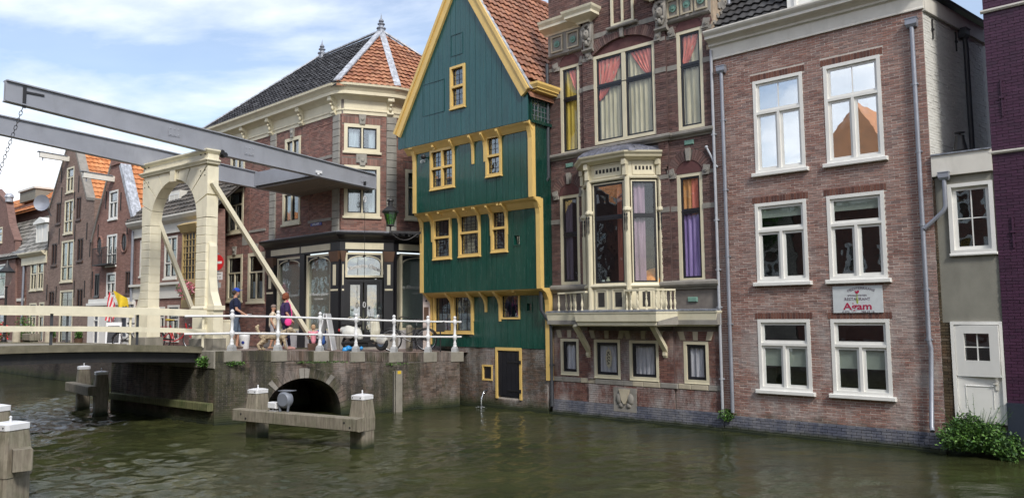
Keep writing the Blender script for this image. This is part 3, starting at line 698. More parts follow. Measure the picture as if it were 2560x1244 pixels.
h = fX.px(2360, 450, -.1); k = fX.px(2365, 515, -.1); k2 = fX.px(2308, 572, -.1)
pipe('drainpipe', 'short grey drainpipe running diagonally from the annex parapet to the corner pipe', fX, [(h[0], -.1, h[1]), (h[0], -.1, k[1]), (h[0]-.05, -.1, k[1]-.1), (k2[0]+.02, -.1, k2[1])], .04, MT['zinc'], (h[0], -.03, h[1]), [], 'zinc drainpipes', .95)
# dark pipe behind on the white wall and a chimney cowl on the annex roof
gx = fS.px(2412, 95, -.1)
pipe('drainpipe', 'dark drainpipe in the shaded corner of the whitewashed side wall', fS, [(gx[0], -.1, gx[1]), (gx[0]+.03, -.1, gx[1]-.2), (gx[0]+.05, -.1, 5.4)], .055, MT['darkpipe'], (gx[0], 0, gx[1]), [], None, 1.2)
cw = fX.W(fX.u(2403, 400, .5), .5, ztop+.41)
t = thing('chimney_cowl', 'black metal chimney cowl on the flat annex roof', 'chimney cowl', loc=cw)
MB().lathe([(.07, 0), (.07, .08), (.10, .09), (.13, .1), (.13, .14), (.09, .32), (.085, .36), (.085, .42)], (0, 0, 0), 12).build('cowl', MT['iron'], t, smooth=40)
MB().lathe([(.02, .42), (.02, .47)], (0, 0, 0), 6).lathe([(.10, .47), (.10, .485)], (0, 0, 0), 12).build('cap', MT['iron'], t)
# ---------------- purple house
fP = fX.shift(uE); P_ = thing('purple_house', 'deep purple painted brick house with white string courses at the right edge of the picture', 'house', fP)
zl = fP.z(2540, 1007)
MB().box(0, 4.5, .012, 4.0, -1, 12).build('wall', MT['b_purple'], P_)
bricks(P_, fP, (0, 1.6), zl, 11.6, [], MT['b_purple'], y=0, single=300, L=.2, H=.06, g=.007, dep=.02, seed=15)
MB().box(-.01, 4.5, -.05, .3, -1, zl).build('plinth', MT['b_navy'], P_)
zb1, zb2 = fP.z(2520, 378), fP.z(2500, 22)
for z in (zb1, zb2): MB().sweep([(0, z-.03), (.03, z-.03), (.055, z), (.055, z+.03), (0, z+.03)], [(-.04, 0), (4.5, 0)]).build('string_course', MT['offwhite'], P_)
for X, Y, h_ in ((2505, 245, .36), (2533, 580, .30)):
    u_, z_ = fP.px(X, Y); MB().box(u_-.012, u_+.012, -.03, 0, z_-h_, z_+h_).box(u_-.04, u_+.04, -.04, 0, z_-.01, z_+.03).build('wall_anchor', MT['b_purple'], P_)
# ---------------- the aubergine brick house with the oriel
fB = M0; uW = fB.u(1798, 650)
B = thing('oriel_house', 'dark aubergine brick house with a cream oriel bay over the canal and coloured curtains', 'house', fB)
bw = dict(tl=(1401, 1449, 163, 385), tc=(1487, 1641, 122, 350), tr=(1693, 1758, 72, 322), ml=(1401, 1449, 487, 711), mr=(1695, 1759, 432, 703))
bw = {k: fB.rect(*v) for k, v in bw.items()}
lowr = [fB.rect(1402, 1447, 846, 935), fB.rect(1489, 1554, 848, 943), fB.rect(1577, 1650, 850, 949), fB.rect(1710, 1772, 853, 957)]
zt = 13.2; zsill = (fB.z(1390, 397)+fB.z(1770, 316))/2; zs2 = fB.z(1420, 716); zb0 = fB.z(1590, 957); zplb = fB.z(1600, 1020)
UC = fB.u(1655, 600); K = .62; UB = UC-K; UA = fB.u(1475, 600, -K); UD = UA-K
ua, ub = fB.u(1463, 350), fB.u(1672, 350)       # projecting centre part
hol = list(bw.values())+lowr
oz1 = fB.z(1560, 455, -.2)
ohole = (UD+.12, UC-.12, fB.z(1520, 700, -K), fB.z(1520, 458, -K))
holewall(MB(), 0, uW, -1, zt, hol+[ohole], .012, .3).build('wall', MT['mortardark'], B)
def archinfo(r, rise, th):
    w = (r[1]-r[0]); cx = (r[0]+r[1])/2; a = w/2+.03; R0 = (a*a+rise*rise)/(2*rise); zc_ = r[3]+rise-R0+.0; half = math.asin(min(1, a/R0)); return cx, zc_, R0, R0+th, half
def ring_hole(ai, z0):
    cx, zc_, r0, r1, half = ai
    def f(z):
        if z < z0-.02 or z > zc_+r1: return None
        if z < z0: return None
        d = r1*r1-(z-zc_)**2
        if d <= 0: return None
        a = math.sqrt(d); lim = (z-zc_)*math.tan(half) if half < 1.5 else 9
        return (cx-min(a, lim+.0), cx+min(a, lim+.0))
    return f
arches = {}; bh = list(hol); yb = {}
for k in bw:
    rise, th = (.33, .27) if k != 'tc' else (.34, .27)
    arches[k] = archinfo(bw[k], rise, th); bh.append(ring_hole(arches[k], bw[k][3]))
bh.append((UD, UC, fB.z(1520, 790, -K), fB.z(1560, 366, -.1)))
for u0, u1, yy, sd in ((0, ua, 0, 21), (ua, ub, -.06, 22), (ub, uW, 0, 23)):
    bricks(B, fB, (u0, u1), zb0+.06, zs2-1.22, bh, MT['b_bayred'], y=yy, single=100, L=.2, H=.058, seed=sd)
    bricks(B, fB, (u0, u1), zs2-.06, 12.4, bh, MT['b_bay'], y=yy, single=110, L=.2, H=.058, seed=sd+9)
    bricks(B, fB, (u0, u1), zplb+.06, zb0-.08, bh+[fB.rect(1538, 1595, 968, 1026)], MT['b_bayred'], y=yy, single=60, L=.2, H=.058, seed=sd+19)
for u in (ua, ub):
    MB().box(u-.01, u+.01, -.055, .02, zb0, 12.4).build('pier_edge', MT['b_bay'], B)
# voussoir rings, key stones, scroll stones, tympana
for k, ai in arches.items():
    cx, zc_, r0, r1, half = ai; y0 = -.075 if k == 'tc' else -.015; n = max(13, int(2*half*(r0+.13)/.068))
    for i in range(n):
        t0 = -half+2*half*(i+.07)/n; t1 = -half+2*half*(i+.93)/n
        if abs((t0+t1)/2)*r0 < .06: continue
        m = MB().prism([(cx+r*math.sin(t), zc_+r*math.cos(t)) for r, t in ((r0, t0), (r0, t1), (r1, t1), (r1, t0))], y0, .03); m.build('arch_brick', MT['b_bay'], B)
    m = MB(); ks = .055; m.prism([(cx-ks*.8, zc_+r0-.02), (cx+ks*.8, zc_+r0-.02), (cx+ks*1.2, zc_+r1+.03), (cx-ks*1.2, zc_+r1+.03)], y0-.04, .03); m.build('keystone', MT['stone'], B)
    for s in (-1, 1):
        m = MB(); t = s*(half+.06/r0*0); px_, pz_ = cx+s*(r0*math.sin(half)+.06), zc_+(r0+.05)*math.cos(half)
        m.prism([(px_-s*.08, pz_-.10), (px_+s*.10, pz_-.10), (px_+s*.16, pz_+.12), (px_-s*.02, pz_+.16)], y0-.03, .03)
        m.build('scroll_stone', MT['stone'], B)
        d = MB(); d.tube([(px_+s*.045, y0-.055, pz_+.02), (px_+s*.045, y0-.028, pz_+.02)], .055, 12); d.tube([(px_+s*.045, y0-.07, pz_+.02), (px_+s*.045, y0-.05, pz_+.02)], .022, 8); d.build('scroll', MT['stone'], B)
    ty = MB(); pts = [(cx-r0*math.sin(half), bw[k][3])]+[(cx+r0*math.sin(-half+2*half*i/14), zc_+r0*math.cos(-half+2*half*i/14)) for i in range(15)]+[(cx+r0*math.sin(half), bw[k][3])]
    ty.prism(pts, .0, .05); MT.setdefault('tymp', paint('tympanum_brick', (.11, .045, .045), .85, .2, 12, .3)); ty.build('tympanum', MT['tymp'], B)
# sash windows with curtains
cur = {'tl': [(0, 1, 0, 1, MT['c_yellow'])], 'tc': [(0, 1, 0, 1, MT['c_cream'])], 'tr': [(0, 1, 0, 1, MT['c_cream'])],
       'ml': [(0, .5, 0, 1, MT['c_mauve'])], 'mr': [(0, 1, 0, .66, MT['c_purple']), (0, .5, .66, 1, MT['c_orange']), (.5, 1, .66, 1, MT['c_red'])]}
frac = {'tl': .635, 'tc': .66, 'tr': .655, 'ml': .42, 'mr': .66}
frac['ml'] = .565
for k, r in bw.items():
    f = frac[k]; yy = -.05 if k == 'tc' else 0
    w = window(B, fB, r, MT['cream2'], MT['darkframe'], MT['glasscurt'] if k != 'ml' else MT['glass'], y=yy+.01, fw=.085, sw=.05, rows=((0, f, 2 if k == 'tc' else 1, 0, 0), (f, 1, 2 if k == 'tc' else 1, 0, 0)) , depth=.07, proud=.0, curt=None, mull=.12, trans=.03)
    y_ = yy+.125
    for c in cur[k]:
        a, b = r[0]+.09, r[1]-.09; c_, d_ = r[2]+.09, r[3]-.09
        curtain(w, fB, a+(b-a)*c[0], a+(b-a)*c[1], c_+(d_-c_)*c[2], c_+(d_-c_)*c[3], y_, c[4])
    a, b = r[0]+.09, r[1]-.09; d_ = r[3]-.08; zz = r[2]+(r[3]-r[2])*f-.15
    if k == 'tl': curtain(w, fB, a+(b-a)*.35, b, zz+.3, d_, y_-.035, MT['c_red'], 'R', 'curtain_drape')
    if k == 'tc': curtain(w, fB, a, (a+b)/2, zz-.25, d_, y_-.035, MT['c_red'], 'L', 'curtain_drape'); curtain(w, fB, (a+b)/2+.15, b, zz+.1, d_, y_-.035, MT['c_red'], 'R', 'curtain_drape')
    if k == 'tr': curtain(w, fB, a, b, zz+.1, d_, y_-.035, MT['c_red'], 'L', 'curtain_drape')
for i, r in enumerate(lowr):
    yy = -.06 if i in (1, 2) else 0
    w = window(B, fB, r, MT['cream2'], MT['darkframe'], MT['glasscurt'], y=yy+.005, fw=.075, sw=.075, depth=.07, proud=.012, sill=(.03, .03, 0), room=True)
    curtain(w, fB, r[0]+.12, r[1]-.12, r[2]+.1, r[3]-.1, yy+.11, MT['lace'])
    u0, u1 = r[0], r[1]; zt_ = r[3]; dz = fB.z(1520, 828)-fB.z(1520, 848)
    for j, (a, b) in enumerate(((u0-.08, u0+.06), ((u0+u1)/2-.06, (u0+u1)/2+.06), (u1-.06, u1+.08))):
        s = (-.07, 0, .07)[j]; MB().prism([(a+(0 if s <= 0 else 0)-.0*s, zt_+.03), (b, zt_+.03), (b+s*.9+.01, zt_+.03+dz), (a+s*.9-.01, zt_+.03+dz)], yy-.015, .03).build('voussoir_stone', MT['stonelight'], B)
# paper ornament in the second low window
r = lowr[1]; m = MB(); cx = (r[0]+r[1])/2; cz_ = (r[2]+r[3])/2+.01
P = []
for i in range(40):
    t = 2*PI*i/40; q = 1+.09*math.cos(8*t); P.append((cx+.10*q*math.sin(t)*(1-.25*abs(math.cos(t))**3), cz_+.27*q*math.cos(t)))
m.prism(P, .012, .017); m.build('window_ornament', MT['cream2'], B)
m = MB()
for dz_, rr_ in ((.09, .035), (.0, .03), (-.08, .032), (.15, .018), (-.15, .02)):
    m.tube([(cx+.045*math.cos(a_)*(rr_/.035), 0.006, cz_+dz_+rr_*math.sin(a_)) for a_ in [2*PI*j/10 for j in range(8)]], .009, 5)
m.build('ornament_figure', MT['iron'], B)
# stone bands
bands = []
for X, Y, h_ in ((1390, 248, .13), (1390, 178, .10), (1675, 530, .13), (1675, 446, .10)):
    z = fB.z(X, Y); bands.append((z, h_))
zq = fB.z(1500, 96)
for z, h_ in bands:
    for u0, u1, yy in ((0, ua, -.012), (ua, ub, -.072), (ub, uW, -.012)):
        for s0, s1 in cutseg(u0, u1, hcuts(bh, z, z+h_)):
            if s1-s0 > .05: MB().box(s0, s1, yy, .02, z, z+h_).build('stone_band', MT['stone'], B)
MB().box(ua, ub, -.075, .02, zq, zq+.13).build('stone_band', MT['stone'], B)
moul = [(.0, -.10), (.03, -.10), (.05, -.06), (.10, -.04), (.13, .0), (.13, .05), (.04, .09), (0, .09)]
MB().sweep([(o, z+zsill-.03) for o, z in moul], [(0, 0), (ua-.03, 0), (ua-.03, -.07), (ub+.03, -.07), (ub+.03, 0), (uW, 0)]).build('sill_moulding', MT['stone'], B)
for a, b in ((0, UD+.08), (UC-.04, uW)):
    MB().sweep([(o, z*1.2+zs2-.06) for o, z in moul], [(a, 0), (b, 0)]).build('sill_moulding', MT['stone'], B)
# mottled stone course low down, relief stone, plinth
u = 0; rr = random.Random(4)
while u < uW-.02:
    L_ = min(rr.uniform(.25, .55), uW-u); yy = -.075 if ua < u+L_/2 < ub else -.02
    MB().bev(u+.003, u+L_-.003, yy, .03, zb0-.075, zb0+.055, .012).build('stone_course', MT['stonelight' if rr.random() > .45 else 'stone'], B); u += L_
q = fB.rect(1538, 1595, 968, 1028); MB().box(q[0], q[1], -.075, .03, q[2], q[3]).build('relief_stone', MT['stone'], B)
m = MB(); cx, cz_ = (q[0]+q[1])/2, (q[2]+q[3])/2
m.prism([(cx-.16, q[3]-.04), (cx+.16, q[3]-.04), (cx+.09, cz_), (cx+.03, cz_-.10), (cx-.03, cz_-.10), (cx-.09, cz_)], -.12, -.07); m.build('relief_shield', MT['stonelight'], B)
m = MB()
for s in (-1, 1): m.ball((cx+s*.17, -.075, cz_+.02), .10, 10, 6, sy=.5, sz=1.5).ball((cx+s*.12, -.075, cz_-.14), .08, 8, 5, sy=.5)
m.build('relief_figures', MT['stone'], B, smooth=True)
bricks(B, fB, (0, uW), .05, zplb+.06, [], MT['b_plinth'], y=-.07, single=60, nm='plinth_brick', L=.2, H=.06, dep=.08, seed=31)
MB().box(0, uW, -.2, .3, -1, .045).build('footing', MT['plinth'], B)
for X, Y in ((1424, 413), (1723, 356), (1732, 748)):
    MT.setdefault('copper', paint('verdigris', (.16, .30, .25), .6, .2, 8, .3)); u_, z_ = fB.px(X, Y); MB().bev(u_-.13, u_+.13, -.03, .02, z_-.06, z_+.06, .015).build('plaque', MT['copper'], B)
# ---- top entablature left and right of the raised centre
zk = 10.86
for a, b in ((-.12, ua+.28), (ub-.28, uW+.05)):
    L1 = a < 1; path = [(a, 0), (a+.0, -.02)] if False else None
    cpr = [(.04, zk), (.07, zk+.05), (.16, zk+.09), (.30, zk+.15), (.30, zk+.22), (.36, zk+.30), (.38, zk+.36), (0, zk+.40)]
    if L1: path = [(a, -.0), (ua-.02, 0), (ua-.02, -.16), (ua+.30, -.16), (ua+.30, 0)]
    else: path = [(ub-.30, 0), (ub-.30, -.16), (ub+.02, -.16), (ub+.02, 0), (b, 0)]
    MB().sweep(cpr, path).build('cornice', MT['cream'], B)
    p0, p1 = (0, ua) if L1 else (ub, uW)
    MB().box(p0, p1, -.03, .02, zk-.62, zk).build('frieze', MT['stone'], B)
    n = 2 if L1 else 3; w_ = (p1-p0-.1)/n
    for i in range(n):
        c_ = p0+.05+w_*(i+.5); h_ = .22; pm = MB(); e_ = min(.21, w_/2-.03)
        pm.box(c_-e_, c_+e_, -.07, -.02, zk-.54, zk-.50).box(c_-e_, c_+e_, -.07, -.02, zk-.10, zk-.06).box(c_-e_, c_-e_+.04, -.07, -.02, zk-.50, zk-.10).box(c_+e_-.04, c_+e_, -.07, -.02, zk-.50, zk-.10)
        f_ = pm.build('frieze_panel', MT['stonelight'], B)
        MB().tube([(c_, -.035, zk-.3), (c_, -.06, zk-.3)], .10, 14).tube([(c_, -.06, zk-.3), (c_, -.09, zk-.3)], [.055, .03], 12).build('rosette', MT['copper'], f_)
    MB().sweep([(0, zk-.70), (.06, zk-.68), (.10, zk-.64), (0, zk-.60)], [(p0, 0), (p1, 0)]).build('architrave', MT['stone'], B)
def mask(cx, zt_):
    m = MB(); rr = random.Random(int(cx*10)); m.box(cx-.16, cx+.16, -.13, 0, zt_-.78, zt_)
    o = m.build('mask_console', MT['stone'], B)
    m = MB(); m.ball((cx, -.17, zt_-.36), .12, 12, 8, sy=.9, sz=1.25).ball((cx, -.27, zt_-.38), .03, 6, 5, sz=1.5)
    for s in (-1, 1): m.ball((cx+s*.05, -.26, zt_-.32), .02, 6, 4); m.ball((cx+s*.10, -.17, zt_-.2), .07, 8, 5); m.ball((cx+s*.09, -.18, zt_-.52), .06, 8, 5); m.tube([(cx+s*.14, -.15, zt_-.08), (cx+s*.15, -.2, zt_-.25), (cx+s*.13, -.17, zt_-.5), (cx+s*.05, -.17, zt_-.68)], [.03, .045, .04, .03], 6)
    for j in range(5): m.ball((cx-.1+.05*j, -.17, zt_-.08-.02*abs(j-2)), .045, 7, 4)
    m.ball((cx, -.18, zt_-.60), .07, 8, 5, sz=1.3); m.build('carved_mask', MT['stone'], o, smooth=True)
    MB().sweep([(.0, zt_-.84), (.10, zt_-.84), (.16, zt_-.79), (.16, zt_-.75), (0, zt_-.75)], [(cx-.18, -.02), (cx+.18, -.02)]).build('console_ledge', MT['stone'], B)
mask(fB.u(1467, 75, -.15), zk); mask(fB.u(1649, 10, -.15), zk+.0)
r = fB.rect(1529, 1586, -40, 62, -.05); r = (r[0], r[1], r[2]+.0, r[2]+1.4)
w = window(B, fB, r, MT['cream2'], MT['darkframe'], MT['glasssky'], y=-.09, fw=.07, sw=.05, depth=.015, proud=.03, room=False, rows=((0, 1, 2, 0, 0),), name='attic_window')
MB().sweep([(0, 0), (.10, 0), (.12, .03), (.12, .07), (0, .07)], [(r[0]-.12, -.06, r[2]-.08), (r[1]+.12, -.06, r[2]-.08)]).build('sill_moulding', MT['stone'], B)
# ---- side wall of this house rising over the lower roof next door
MB().box(uW-.16, uW+.06, 0.0, 4, zc+.3, 13.0).build('side_wall', MT['rubble'], B)
m = MB(); rr = random.Random(3)
for i in range(70):
    y_, z_ = rr.uniform(.05, 1.8), rr.uniform(zc+.6, 12.2); s_ = rr.uniform(.04, .14); m.prism([(y_+s_*math.cos(t)*rr.uniform(.6, 1.2), z_+s_*math.sin(t)*rr.uniform(.6, 1.2)) for t in [j*1.05 for j in range(6)]], 0, .03)
m.v = [(uW+.06+v[1], v[0], v[2]) for v in m.v]; m.build('rubble_patches', MT['stone'], B)
pipe('drainpipe', 'thin grey drainpipe high on the crumbling side wall above the roof', fB, [(uW+.12, .75, 12.6), (uW+.12, .75, zc+.75)], .045, MT['zinc'], None, [(uW+.12, .75, 10.6)])
# ---- oriel
OP = [(UD, 0), (UA, -K), (UB, -K), (UC, 0)]; oz = lambda Y, X=1520: fB.z(X, Y, -K)
cm = MT['cream2']
zo_top, zo_c, zo_f, zo_w, zo_tr, zo_wb, zo_s = oz(388), oz(408), oz(447), oz(458), oz(530), oz(697), oz(713)
zslab = oz(778)
orl = MB(); orl.sweep([(0, zo_c), (.06, zo_c), (.10, zo_c+.03), (.20, zo_c+.07), (.22, zo_c+.12), (.27, zo_c+.17), (.28, zo_top), (0, zo_top)], OP).build('oriel_cornice', cm, B)
MB().sweep([(0, zo_f), (.0, zo_c), (-.06, zo_c), (-.06, zo_f)], OP).build('oriel_frieze', cm, B)
MB().sweep([(-.06, zo_f-.06), (.03, zo_f-.06), (.05, zo_f-.03), (.05, zo_f+.02), (-.06, zo_f+.03)], OP).build('oriel_moulding', cm, B)
MB().sweep([(-.06, zo_s-.06), (.05, zo_s-.06), (.07, zo_s-.02), (.04, zo_s+.04), (-.06, zo_s+.05)], OP).build('oriel_moulding', cm, B)
MB().sweep([(-.06, zslab), (.0, zslab), (.0, zo_s-.05), (-.06, zo_s-.05)], OP).build('oriel_apron', cm, B)
faces = []
for i in range(3):
    p, q = fB.W(*OP[i]), fB.W(*OP[i+1]); faces.append(fr2((p.x, p.y), (q.x, q.y)))
lens = [math.hypot(OP[i+1][0]-OP[i][0], OP[i+1][1]-OP[i][1]) for i in range(3)]
for i, (fc, L_) in enumerate(zip(faces, lens)):
    pw = .105
    # grid in the frieze
    n = (5, 7, 5)[i]; a, b = .2, L_-.2; fm_ = MB(); zf0, zf1 = zo_f+.09, zo_c-.07
    fm_.box(a-.04, b+.04, -.025, .0, zf0-.045, zf0-.02).box(a-.04, b+.04, -.025, 0, zf1+.02, zf1+.045).box(a-.05, a-.04, -.025, 0, zf0-.045, zf1+.045).box(b+.04, b+.05, -.025, 0, zf0-.045, zf1+.045)
    fp = fm_.build('frieze_panel', cm, B, fc)
    for j in range(n):
        x = a+(b-a)*(j+.5)/n; h_ = (zf1-zf0)/2*.8; h_ = min(h_, .05); w3 = (b-a)/n*.3; MB().box(x-w3, x+w3, -.004, .01, (zf0+zf1)/2-h_, (zf0+zf1)/2+h_).build('vent_opening', MT['room'], fp, fc)
    curt_ = None
    w = window(B, fc, (pw, L_-pw, zo_s+.03, zo_w+.02), cm, MT['darkframe'], MT['glassold'] if i < 2 else MT['glasscurt'], y=.0, fw=.03, sw=.045, rows=((0, .66, 1, 0, 0), (.66, 1, 1, 0, 0)), depth=.10, room=False, proud=-.01, mull=.02, trans=.025, name='oriel_window')
    if i != 0: curtain(w, fc, L_*.62 if i == 1 else pw+.05, L_-pw-.03 if i == 1 else L_*.55, zo_s+.08, zo_w-.03, .22 if i == 1 else .14, MT['c_red'] if i == 1 else MT['c_mauve'])
    # apron squares
    xs = (.5,) if i != 1 else (.28, .73)
    for f_ in xs:
        x = L_*f_; ph = (zo_s-zslab)*.33; pc = (zo_s+zslab)/2-.03; am = MB(); w_ = .2
        am.box(x-w_, x+w_, -.02, 0, pc-ph-.06, pc-ph-.02).box(x-w_, x+w_, -.02, 0, pc+ph+.02, pc+ph+.06).box(x-w_, x-w_+.04, -.02, 0, pc-ph-.02, pc+ph+.02).box(x+w_-.04, x+w_, -.02, 0, pc-ph-.02, pc+ph+.02)
        ap = am.build('apron_panel', cm, B, fc); MB().box(x-.10, x+.10, -.006, .01, pc-ph*.85, pc+ph*.85).build('vent_opening', MT['room'], ap, fc)
# posts at the corners with collars and slim split spindles
for i, (x, y) in enumerate(OP):
    r0 = .075; m = MB(); m.lathe([(r0, zo_s), (r0, zo_tr-.05), (r0+.03, zo_tr-.03), (r0+.045, zo_tr), (r0+.03, zo_tr+.06), (r0, zo_tr+.08), (r0, zo_f)], (x, y, 0), 8)
    po = m.build('oriel_post', cm, B)
    m = MB(); m.lathe([(.05, zslab), (.075, zslab+.02), (.075, zo_s)], (x, y, 0), 8); m.build('oriel_post', cm, B)
    c_ = MB(); c_.box(x-.06, x+.06, y-.16, y, zo_c-.12, zo_c+.02).box(x-.05, x+.05, y-.12, y, zo_f+.02, zo_c-.12); c_.build('console', cm, B)
    if i > 0 or True:
        for s in (-.035, .04):
            a_ = {0: .6, 1: 0, 2: 0, 3: -.3}[i]; X_0, Y_0 = x+s, y-.085+(.02 if i in (0, 3) else 0)
            MB().lathe([(.004, -.46), (.014, -.40), (.008, -.3), (.016, -.2), (.02, -.12), (.008, -.08), (.02, -.05), (.02, 0)], (X_0, Y_0, zo_tr-.08), 6).build('spindle', MT['darkframe'], po)
# lead dome
dc_ = ((UA+UB)/2, 0); m = MB(); n = 20; prof = [(1.0, 0), (.97, .06), (.86, .14), (.66, .21), (.4, .26), (.12, .29), (0.001, .29)]
def oct_r(t):   # plan radius of the oriel outline in direction t
    c, s = math.cos(t), abs(math.sin(t)); hw = (UC-UD)/2+.12; return min(hw/max(1e-6, abs(c)+s*.62*hw/(K+.22)*.6), (K+.2)/max(1e-6, s)) if s > .02 else hw
for r_, z_ in prof:
    for k in range(n+1): t = PI+PI*k/n; q = oct_r(t)*r_; m.v.append((dc_[0]+q*math.cos(t), q*math.sin(t), zo_top-.01+z_*1.15))
for j in range(len(prof)-1):
    for k in range(n): a = j*(n+1)+k; m.f.append((a, a+1, a+n+2, a+n+1))
MT['leadroof'] = lead('lead_dome', (.15, .155, .19)); dm_ = m.build('lead_dome', MT['leadroof'], B, smooth=30)
m = MB()
for k in range(0, n+1, 2):
    t = PI+PI*k/n; m.tube([(dc_[0]+oct_r(t)*r_*math.cos(t), oct_r(t)*r_*math.sin(t), zo_top+z_*1.15) for r_, z_ in prof[:-1]], .012, 5)
m.build('seam', MT['leadroof'], dm_)
MB().prismh([(UD-.12, .0), (UA-.12, -K-.2), (UB+.12, -K-.2), (UC+.12, .0)], zo_top-.03, zo_top).build('oriel_roof', MT['leadroof'], B)
MB().prismh([(UD, .3), (UD, .0), (UA, -K), (UB, -K), (UC, 0), (UC, .3)], zslab, zslab+.06).build('oriel_floor', MT['roomlight'], B)
# room behind the oriel: walls, a sofa and things on the window board
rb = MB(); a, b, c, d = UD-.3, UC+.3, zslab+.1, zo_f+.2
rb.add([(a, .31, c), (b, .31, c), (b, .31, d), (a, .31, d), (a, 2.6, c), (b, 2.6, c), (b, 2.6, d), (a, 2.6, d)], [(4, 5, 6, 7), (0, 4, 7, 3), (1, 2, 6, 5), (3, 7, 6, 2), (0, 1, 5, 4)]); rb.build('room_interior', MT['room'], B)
sf = thing('orange_armchair', 'rounded orange armchair seen through the right oriel window', 'armchair', fB.shift(UB+.25, .0, zo_s))
MT['c_or2'] = fabric('orange_upholstery', (.75, .27, .04), (.8, .33, .06))
MB().ball((0, .2, .18), .34, 14, 8, sx=1.1, sy=.6, sz=.75).build('backrest', MT['c_or2'], sf, smooth=True); MB().ball((0, .05, .1), .28, 12, 6, sx=1.2, sy=.7, sz=.5).build('seat', MT['c_or2'], sf, smooth=True)
for j, (x, h_, cc) in enumerate(((.25, .12, 'white'), (.40, .18, 'cream2'), (.95, .10, 'white'), (1.02, .22, 'white'))):
    t = thing('vase', ['low white bowl behind the oriel glass at the left', 'cream jug behind the oriel glass', 'small white pot behind the oriel glass', 'tall white vase behind the oriel glass by the middle post'][j], 'vase', loc=fB.W(UA+x, -K+.22, zo_s+.05))
    MB().lathe([(.03, 0), (.06, h_*.3), (.055, h_*.6), (.03, h_*.8), (.045, h_)], (0, 0, 0), 10).build('vase_body', MT[cc], t, smooth=True)
# ---- balcony slab, brackets, balustrade
KB = K+.28
SP = [(-.02, 0), (-.02, -.26), (UA-.75, -.26), (UA-.35, -KB), (fB.u(1640, 780, -KB), -KB), (fB.u(1695, 780, -.24), -.26), (uW+.02, -.26), (uW+.02, 0)]
zs_b = oz(815); prof = [(-.12, zs_b), (-.02, zs_b), (.02, zs_b+.03), (.03, zs_b+.09), (.07, zs_b+.13), (.10, zslab-.08), (.12, zslab-.04), (.12, zslab-.01), (-.12, zslab-.01)]
MB().sweep([(o-.10, z) for o, z in prof], SP).build('balcony_cornice', MT['cream'], B)
MB().prismh([(x, y*.9) for x, y in SP], zs_b+.04, zslab-.05).build('balcony_slab', MT['stone'], B)
MB().sweep([(-.3, zslab-.01), (.03, zslab-.01), (.03, zslab+.02), (-.3, zslab+.05)], SP[1:-1]).build('lead_cover', MT['lead'], B)
for X in (1475, 1667):
    u_, z_ = fB.px(X, 888); x_ = u_
    br = MB(); br.bar((x_, -.64, zs_b+.02), (x_, -.03, z_+.12), .10, .13, up=(1, 0, 0)); br.box(x_-.06, x_+.06, -.07, -.0, z_-.05, z_+.16).box(x_-.045, x_+.045, -.13, -.06, z_+.0, z_+.09); br.build('bracket', MT['cream2'], B)
def baluster(x, y, z, h_, parent):
    MB().lathe([(.032, 0), (.032, .02), (.018, .035), (.022, .08), (.036, .15), (.034, .19), (.017, .27), (.016, .31), (.024, .33), (.015, .35), (.022, h_-.06), (.03, h_-.03), (.03, h_)], (x, y, z), 8).build('baluster', MT['cream2'], parent, smooth=60)
bl = thing('balustrade', 'cream balcony balustrade of turned balusters left of the oriel', 'balustrade', fB.shift(UA-.8, -.2, zslab), group='oriel balustrades')
hb = (oz(730)-zslab)
PL = [(UA-.98, -.05), (UA-.98, -.24), (UA-.72, -.28), (UA-.42, -KB+.1), (UA-.1, -KB+.06)]
PL = [(fB.u(1397, 750, -.24), -.24), (fB.u(1416, 750, -.24), -.24), (fB.u(1427, 750, -.38), -.38), (fB.u(1436, 750, -.5), -.52), (fB.u(1441, 750, -.6), -.64), (fB.u(1456, 750, -.72), -.74)]
def wdl(f, l):  # local points of frame f
    return l
bl2 = thing('balustrade', 'cream balcony balustrade of turned balusters right of the oriel', 'balustrade', fB.shift(UB+.3, -.2, zslab), group='oriel balustrades')
for obj_, PTS in ((bl, PL), (bl2, [(fB.u(x, 750, -y), -y) for x, y in ((1567, .74), (1578, .76), (1594, .78), (1616, .78), (1641, .76), (1653, .6), (1665, .46), (1677, .34), (1687, .24))])):
    # place in the thing's own frame
    me_par = obj_
    for (x, y) in PTS:
        m = MB().lathe([(.034, 0), (.034, .02), (.018, .035), (.022, .08), (.038, .15), (.034, .19), (.017, .27), (.016, .29), (.026, .31), (.015, .33), (.024, hb-.07), (.032, hb-.05), (.032, hb-.03)], (x, y, zslab+.03), 8)
        m.build('baluster', MT['cream2'], me_par, fB, smooth=60)
    path = [(x, y) for x, y in PTS]
    if obj_ is bl: path = path+[(UA-.02, -KB+.1)]
    else: path = [(UB-.05, -.74)]+path
    MB().sweep([(-.04, zslab+hb), (.045, zslab+hb), (.045, zslab+hb+.045), (-.04, zslab+hb+.045)], path).build('handrail', MT['cream2'], me_par, fB)
